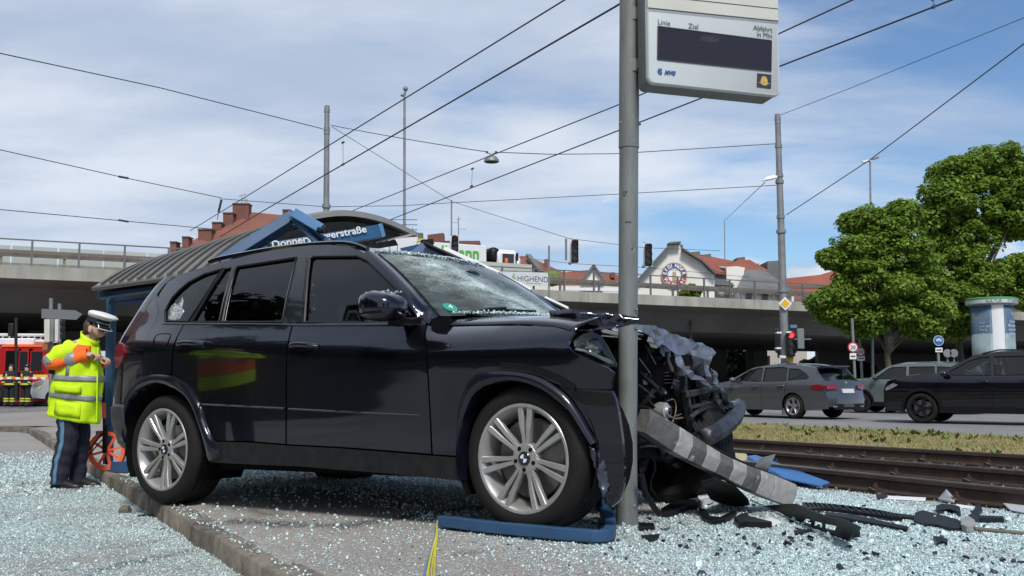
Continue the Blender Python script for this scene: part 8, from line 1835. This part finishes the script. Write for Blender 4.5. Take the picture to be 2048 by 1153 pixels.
for a, z in ((52, zt - .34), (-75, zt - .36)):
    o = MB(); o.add([((Ra + .014) * math.sin(R(a) + .24 * math.cos(q) / Ra), -(Ra + .014) * math.cos(R(a) + .24 * math.cos(q) / Ra), z + .13 * math.sin(q)) for q in [2 * math.pi * i / 20 for i in range(20)]], [tuple(range(20))]); o.build('poster_oval', K['green_l'] if 0 else mat('poster_oval', (.34, .38, .30), .5, var=.3), acol)
for a in (-60, 74):
    o = MB(); o.ball(((Ra + .0) * math.sin(R(a)), -(Ra + .0) * math.cos(R(a)), 1.08), (.07, .03, .10), 10, 8, rot=Matrix.Rotation(R(a), 3, 'Z')); o.build('poster_face', K['skin'], acol, smooth=80)
    o = MB(); o.ball(((Ra + .003) * math.sin(R(a)), -(Ra + .003) * math.cos(R(a)), 1.17), (.075, .03, .05), 10, 8, rot=Matrix.Rotation(R(a), 3, 'Z')); o.build('poster_hair', K['hair'], acol, smooth=80)
def cap_text(s, a0):
    a = R(a0)
    for ch in s:
        r_ = Ra * 1.24 + .006
        if ch != ' ': text('cap_letter', ch, .13, frame(Vector((ac_b.x + r_ * math.sin(a), ac_b.y - r_ * math.cos(a), ac_b.z + zt + .065)), (math.cos(a), math.sin(a), 0), (0, 0, 1)), K['ink'], acol, .001)
        a += .085 / r_
cap_text('KULTUR', -38); cap_text('STADTWERK', 10)
# ------------------------------------------------------------------ trees and shrubs
def leaf_mat(name, c1, c2):
    m = bpy.data.materials.new(name); m.use_nodes = True; N = m.node_tree.nodes; L = m.node_tree.links; b = N['Principled BSDF']
    g_ = N.new('ShaderNodeNewGeometry'); mx = N.new('ShaderNodeMix'); mx.data_type = 'RGBA'; L.new(g_.outputs['Random Per Island'], mx.inputs[0])
    mx.inputs[6].default_value = (*c1, 1); mx.inputs[7].default_value = (*c2, 1); L.new(mx.outputs[2], b.inputs['Base Color'])
    b.inputs['Roughness'].default_value = .55; b.inputs['Specular IOR Level'].default_value = .3
    tr = N.new('ShaderNodeBsdfTranslucent'); L.new(mx.outputs[2], tr.inputs[0]); ms = N.new('ShaderNodeMixShader'); ms.inputs[0].default_value = .38
    L.new(b.outputs[0], ms.inputs[1]); L.new(tr.outputs[0], ms.inputs[2]); L.new(ms.outputs[0], N['Material Output'].inputs[0]); return m
K['leaf'] = leaf_mat('lime_leaves', (.10, .19, .020), (.25, .36, .05)); K['leaf_d'] = leaf_mat('dark_shrub_leaves', (.018, .038, .010), (.05, .085, .02))
def leaves(centers, per, size, r, name, mt, parent):
    """centers: (x, y, z, radius) of leaf clusters; leaves hang outwards and downwards in layers"""
    C = np.repeat(np.array(centers), per, axis=0); k = len(C)
    d = r.normal(size=(k, 3)); d /= np.linalg.norm(d, axis=1)[:, None]; rad = C[:, 3] * r.uniform(.25, 1.0, k) ** .45
    d2 = d * np.array([1, 1, .62]); P = C[:, :3] + d2 * rad[:, None]
    nrm = d * .7 + r.normal(size=(k, 3)) * .45 + np.array([0, -.0, .75]); nrm /= np.linalg.norm(nrm, axis=1)[:, None]
    u = np.cross(nrm, r.normal(size=(k, 3))); u /= np.linalg.norm(u, axis=1)[:, None]; v = np.cross(nrm, u); s = size * r.uniform(.6, 1.3, k)[:, None]
    bend = nrm * s * .18
    V = np.stack([P - u * s, P + v * s * .62 + bend, P + u * s, P - v * s * .62 + bend], 1).reshape(-1, 3)
    me = bpy.data.meshes.new(name); me.vertices.add(k * 4); me.vertices.foreach_set('co', V.reshape(-1).astype(np.float32)); me.loops.add(k * 4); me.loops.foreach_set('vertex_index', np.arange(k * 4, dtype=np.int32)); me.polygons.add(k); me.polygons.foreach_set('loop_start', (np.arange(k) * 4).astype(np.int32))
    me.materials.append(mt); me.update(calc_edges=True); o = bpy.data.objects.new(name, me); link(o, parent); return o
def tree(name, label, base, lobes, trunk_h, tr, seed, per=150, lsize=.11, mt='leaf', clusters=46, group=None, sub=.52):
    t = thing(name, label, 'tree', base, group=group); r = np.random.default_rng(seed); rr_ = random.Random(seed); cs = []
    for (x, y, z, rx, ry, rz) in lobes:
        for _ in range(int(clusters)):
            d = r.normal(size=3); d /= np.linalg.norm(d); f = r.uniform(.35, 1.0) ** .5
            cs.append((x + d[0] * rx * f, y + d[1] * ry * f, z + d[2] * rz * f, sub * r.uniform(.55, 1.2)))
    leaves(cs, per, lsize, r, 'crown', K[mt], t)
    zt_ = max(l[2] for l in lobes); mb = MB(); mb.tube(curve([(0, 0, -.1), (.02, 0, trunk_h * .5), (-.04, .02, trunk_h), (0.02, 0, zt_)], 4), [tr * 1.25] + [tr * (1 - .055 * i) for i in range(12)], 10)
    mb.build('trunk', K['bark'], t, smooth=60)
    for k, (x, y, z, rx, ry, rz) in enumerate(lobes):
        for q in range(3):
            e = Vector((x + rr_.uniform(-.6, .6) * rx, y + rr_.uniform(-.6, .6) * ry, z + rr_.uniform(-.2, .6) * rz)); s = Vector((0, 0, trunk_h * rr_.uniform(.8, 1.5)))
            MB().tube(curve([s, s + (e - s) * .5 + Vector((rr_.uniform(-.2, .2), 0, .2)), e], 3), [tr * .38, tr * .32, tr * .27, tr * .22, tr * .16, tr * .1, tr * .05], 6).build('limb', K['bark'], t, smooth=60)
    return t
def lobe(bx, px, py, rpx, rpy, Y, base, dy=0.0): q = at(px, py, Y) - base; return (q.x, dy, q.z, rpx / F * Y, rpx / F * Y * .9, rpy / F * Y)
def gb(px, Y): q = at(px, 790, Y); q.z = ROAD_Z + .1; return q
B1 = gb(1780, 33); Lb = lambda *a, **k: lobe(0, *a, 33, B1, **k)
tree('lime_tree', 'leafy lime tree with clear trunk, left of the two trees on the right', B1, [Lb(1765, 445, 52, 36), Lb(1715, 505, 42, 36, dy=-.3), Lb(1790, 510, 70, 50), Lb(1745, 565, 70, 44, dy=-.5), Lb(1830, 560, 55, 45, dy=.3), Lb(1690, 600, 45, 28), Lb(1775, 625, 80, 40), Lb(1850, 620, 50, 35), Lb(1700, 632, 42, 18), Lb(1652, 606, 22, 14), Lb(1668, 520, 20, 14), Lb(1725, 440, 22, 16, dy=.4), Lb(1805, 425, 18, 14), Lb(1840, 655, 30, 14), Lb(1730, 655, 26, 10)], 2.2, .14, 5, 230, .078, clusters=34, sub=.45)
B2 = gb(1925, 36); Lc = lambda *a, **k: lobe(0, *a, 36, B2, **k)
tree('lime_tree', 'taller lime tree reaching the right edge behind the advertising column', B2, [Lc(1990, 330, 70, 36), Lc(1920, 350, 48, 30), Lc(1890, 400, 45, 35, dy=-.4), Lc(1960, 405, 70, 48), Lc(2040, 385, 55, 45), Lc(1870, 445, 42, 30), Lc(1930, 470, 70, 38, dy=.3), Lc(2020, 450, 40, 26), Lc(1900, 530, 60, 40), Lc(1970, 560, 60, 34), Lc(2040, 540, 45, 30), Lc(1910, 600, 60, 36), Lc(2060, 590, 40, 25), Lc(1900, 650, 55, 22)], 2.8, .17, 6, 230, .082, clusters=35, sub=.48)
def shrub(label, px, py0, rpx, rpy, Y, seed, mt='leaf_d', name='shrub', n=26, per=70):
    b = gb(px, Y); q = at(px, py0, Y) - b; t = thing(name, label, 'shrub', b, group='shrubs seen beneath the bridge'); r = np.random.default_rng(seed); cs = []
    for _ in range(n):
        d = r.normal(size=3); d /= np.linalg.norm(d); f = r.uniform(.3, 1) ** .5; cs.append((q.x + d[0] * rpx / F * Y * f, d[1] * rpx / F * Y * .7 * f, max(.3, q.z + d[2] * rpy / F * Y * f), .16 * rpy / F * Y * r.uniform(1.6, 2.6)))
    leaves(cs, per, .0035 * Y, r, 'foliage', K[mt], t); MB().tube([(q.x, 0, -.1), (q.x, 0, q.z)], .08, 6).build('stem', K['bark'], t)
shrub('dark green bush beneath the bridge right behind the crushed car front', 1468, 745, 36, 48, 96, 1, n=36); shrub('bush beneath the bridge under the far end beside the pale house', 1505, 765, 22, 22, 88, 2)
shrub('dark bush beneath the bridge right of the traffic-light mast', 1640, 755, 40, 45, 100, 3, n=34); shrub('dark bush beneath the bridge behind the two speed signs', 1712, 758, 44, 42, 100, 4, n=34); shrub('low bush beneath the bridge behind the sage SUV', 1790, 762, 46, 40, 104, 5); shrub('bush on the bridge edge before the white gable', 1380, 586, 20, 14, 62, 6, 'leaf')
for k, (px, py, a, b) in enumerate(((1850, 755, 45, 45), (1930, 755, 50, 45), (2010, 755, 50, 45), (2070, 750, 40, 45))): shrub(['dark hedge bush under the bridge behind the blue cycle sign', 'dark hedge bush under the bridge left of the advertising column', 'dark hedge bush under the bridge behind the advertising column', 'dark hedge bush under the bridge at the right edge'][k], px, py, a, b, 108, 20 + k, n=30)
shrub('green bush under the bridge behind the firefighters', 45, 740, 30, 40, 70, 9); shrub('small green bush behind the emergency van and shelter post', 200, 690, 14, 14, 60, 10)
bb = bpy.data.objects
fw_ = thing('far_wall', 'dark retaining wall far beneath the bridge', 'wall', bp(60, 26.5, -6)); 
for s0, s1 in ((-60, bs(1438, 27)), (bs(1618, 27), 190)):
    k = int((s1 - s0) / 6)
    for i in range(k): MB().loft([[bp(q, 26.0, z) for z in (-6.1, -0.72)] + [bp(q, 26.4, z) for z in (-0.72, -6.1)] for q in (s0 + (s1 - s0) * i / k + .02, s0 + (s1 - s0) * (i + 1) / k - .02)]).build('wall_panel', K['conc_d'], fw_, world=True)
# ------------------------------------------------------------------ the street behind the camera (seen mirrored in the car), plus an added hedge
LBT = ['street tree left of the view, nearest the mirrored firefighter', 'street tree left of the view, second along the road', 'street tree left of the view, third along the road', 'street tree left of the view beside the plain apartment house', 'street tree left of the view, farthest back', 'street tree behind the viewpoint, to the right', 'street tree straight behind the viewpoint']
for k, (x, y, h, sd_) in enumerate(((-13.5, 4.8, 8.4, 1), (-13.5, 1.2, 8.8, 2), (-26, 12.0, 8, 3), (-14, -2.6, 9, 4), (-13, -7.5, 9.5, 5), (9, -13, 10, 6), (0, -15, 10, 7))):
    b = Vector((x, y, ROAD_Z)); rq = random.Random(sd_)
    tree('street_tree', LBT[k], b, [(rq.uniform(-1.0, 1.0), rq.uniform(-1, 1), h * f, 2.6, 2.5, h * .14) for f in (.28, .45, .62, .80)], h * .25, .2, 40 + k, 70, .2, mt='leaf_d', clusters=30, group='street trees outside the view', sub=.8)
hg = thing('hedge', 'dark hedge added left of the view to darken the reflections in the car doors', 'hedge', (-9.6, 1.0, ROAD_Z))  # unseen hedge, added to darken what the lower car doors reflect
MB().box((0, 0, .8), (.8, 15, 1.6)).build('added_hedge_core', K['bark'], hg); hr2 = np.random.default_rng(77)
leaves([(hr2.uniform(-.45, .45), hr2.uniform(-7.6, 7.6), hr2.uniform(.15, 1.85), .34) for _ in range(170)], 60, .07, hr2, 'foliage', K['leaf_d'], hg)
hb1 = thing('apartment_building', 'long plain brown apartment house across the street left of the view', 'building', (-34, 0, ROAD_Z), R(90))
MB().box((0, 4, 6), (70, 8, 12)).build('wall', mat('brown_render', (.13, .115, .10), .85), hb1); MB().prism([(-36, -.5, 12), (36, -.5, 12), (36, 4, 15.5), (-36, 4, 15.5)], (0, 0, -.2)).build('roof', K['roof'], hb1)
wme = MB().box((0, 0, 0), (1.3, .1, 1.8)).mesh('window', K['win'])
for i in range(15):
    for j in range(3): o = bpy.data.objects.new('window', wme); link(o, hb1); o.matrix_local = Matrix.Translation((-31 + 4.5 * i, -.0, 2.2 + 3.3 * j))
rv = thing('person', 'firefighter in yellow and orange jacket, mirrored in the rear door', 'person', (-4.35, 6.05, ROAD_Z), R(80))
V = {'pelvis': (0, 0, .95, .13), 'chest': (0, 0, 1.33, .15), 'neck': (0, 0, 1.5, .06), 'head': (0, -.01, 1.63, .095), 'top': (0, 0, 1.72, .08)}; E = [('pelvis', 'chest'), ('chest', 'neck'), ('neck', 'head'), ('head', 'top')]
for s_, k in ((-1, 'l'), (1, 'r')):
    V.update({'s' + k: (s_ * .2, 0, 1.43, .07), 'e' + k: (s_ * .28, -.03, 1.16, .05), 'h' + k: (s_ * .2, -.2, 1.05, .045), 'p' + k: (s_ * .10, 0, .88, .1), 'k' + k: (s_ * .12, -.03, .5, .07), 'a' + k: (s_ * .13, 0, .1, .05)}); E += [('chest', 's' + k), ('s' + k, 'e' + k), ('e' + k, 'h' + k), ('pelvis', 'p' + k), ('p' + k, 'k' + k), ('k' + k, 'a' + k)]
skin_body('body', K['skin'], V, E, rv, 1)
for z0, z1, mt in ((.72, .80, 'hivis'), (.80, .90, 'orange'), (.90, .98, 'reflex'), (.98, 1.07, 'orange'), (1.07, 1.28, 'hivis'), (1.28, 1.36, 'reflex'), (1.36, 1.50, 'hivis')): MB().loft([ell((0, 0, z), .25 - .5 * max(0, z - 1.38), .18 - .4 * max(0, z - 1.4)) for z in (z0, z1)], cap=False).build('jacket_panel', K[mt], rv, smooth=60)
for s_, k in ((-1, 'l'), (1, 'r')):
    a, b, c = [Vector(V[q + k][:3]) for q in 'seh']; MB().loft(limb([a, b, c], [.10, .085, .07], 10)).build('sleeve', K['hivis'], rv, smooth=60); a, b, c = [Vector(V[q + k][:3]) for q in 'pka']; MB().loft(limb([a, b, c], [.125, .1, .09], 10)).build('trousers', K['navy'], rv, smooth=60)
for s_ in (-1, 1): MB().box((s_ * .13, -.05, .05), (.11, .29, .10)).build('boot', K['plastic'], rv, bevel=.03)
MB().ball((0, .02, 1.70), (.13, .15, .10), 12, 8).build('helmet', K['fband'], rv, smooth=70)
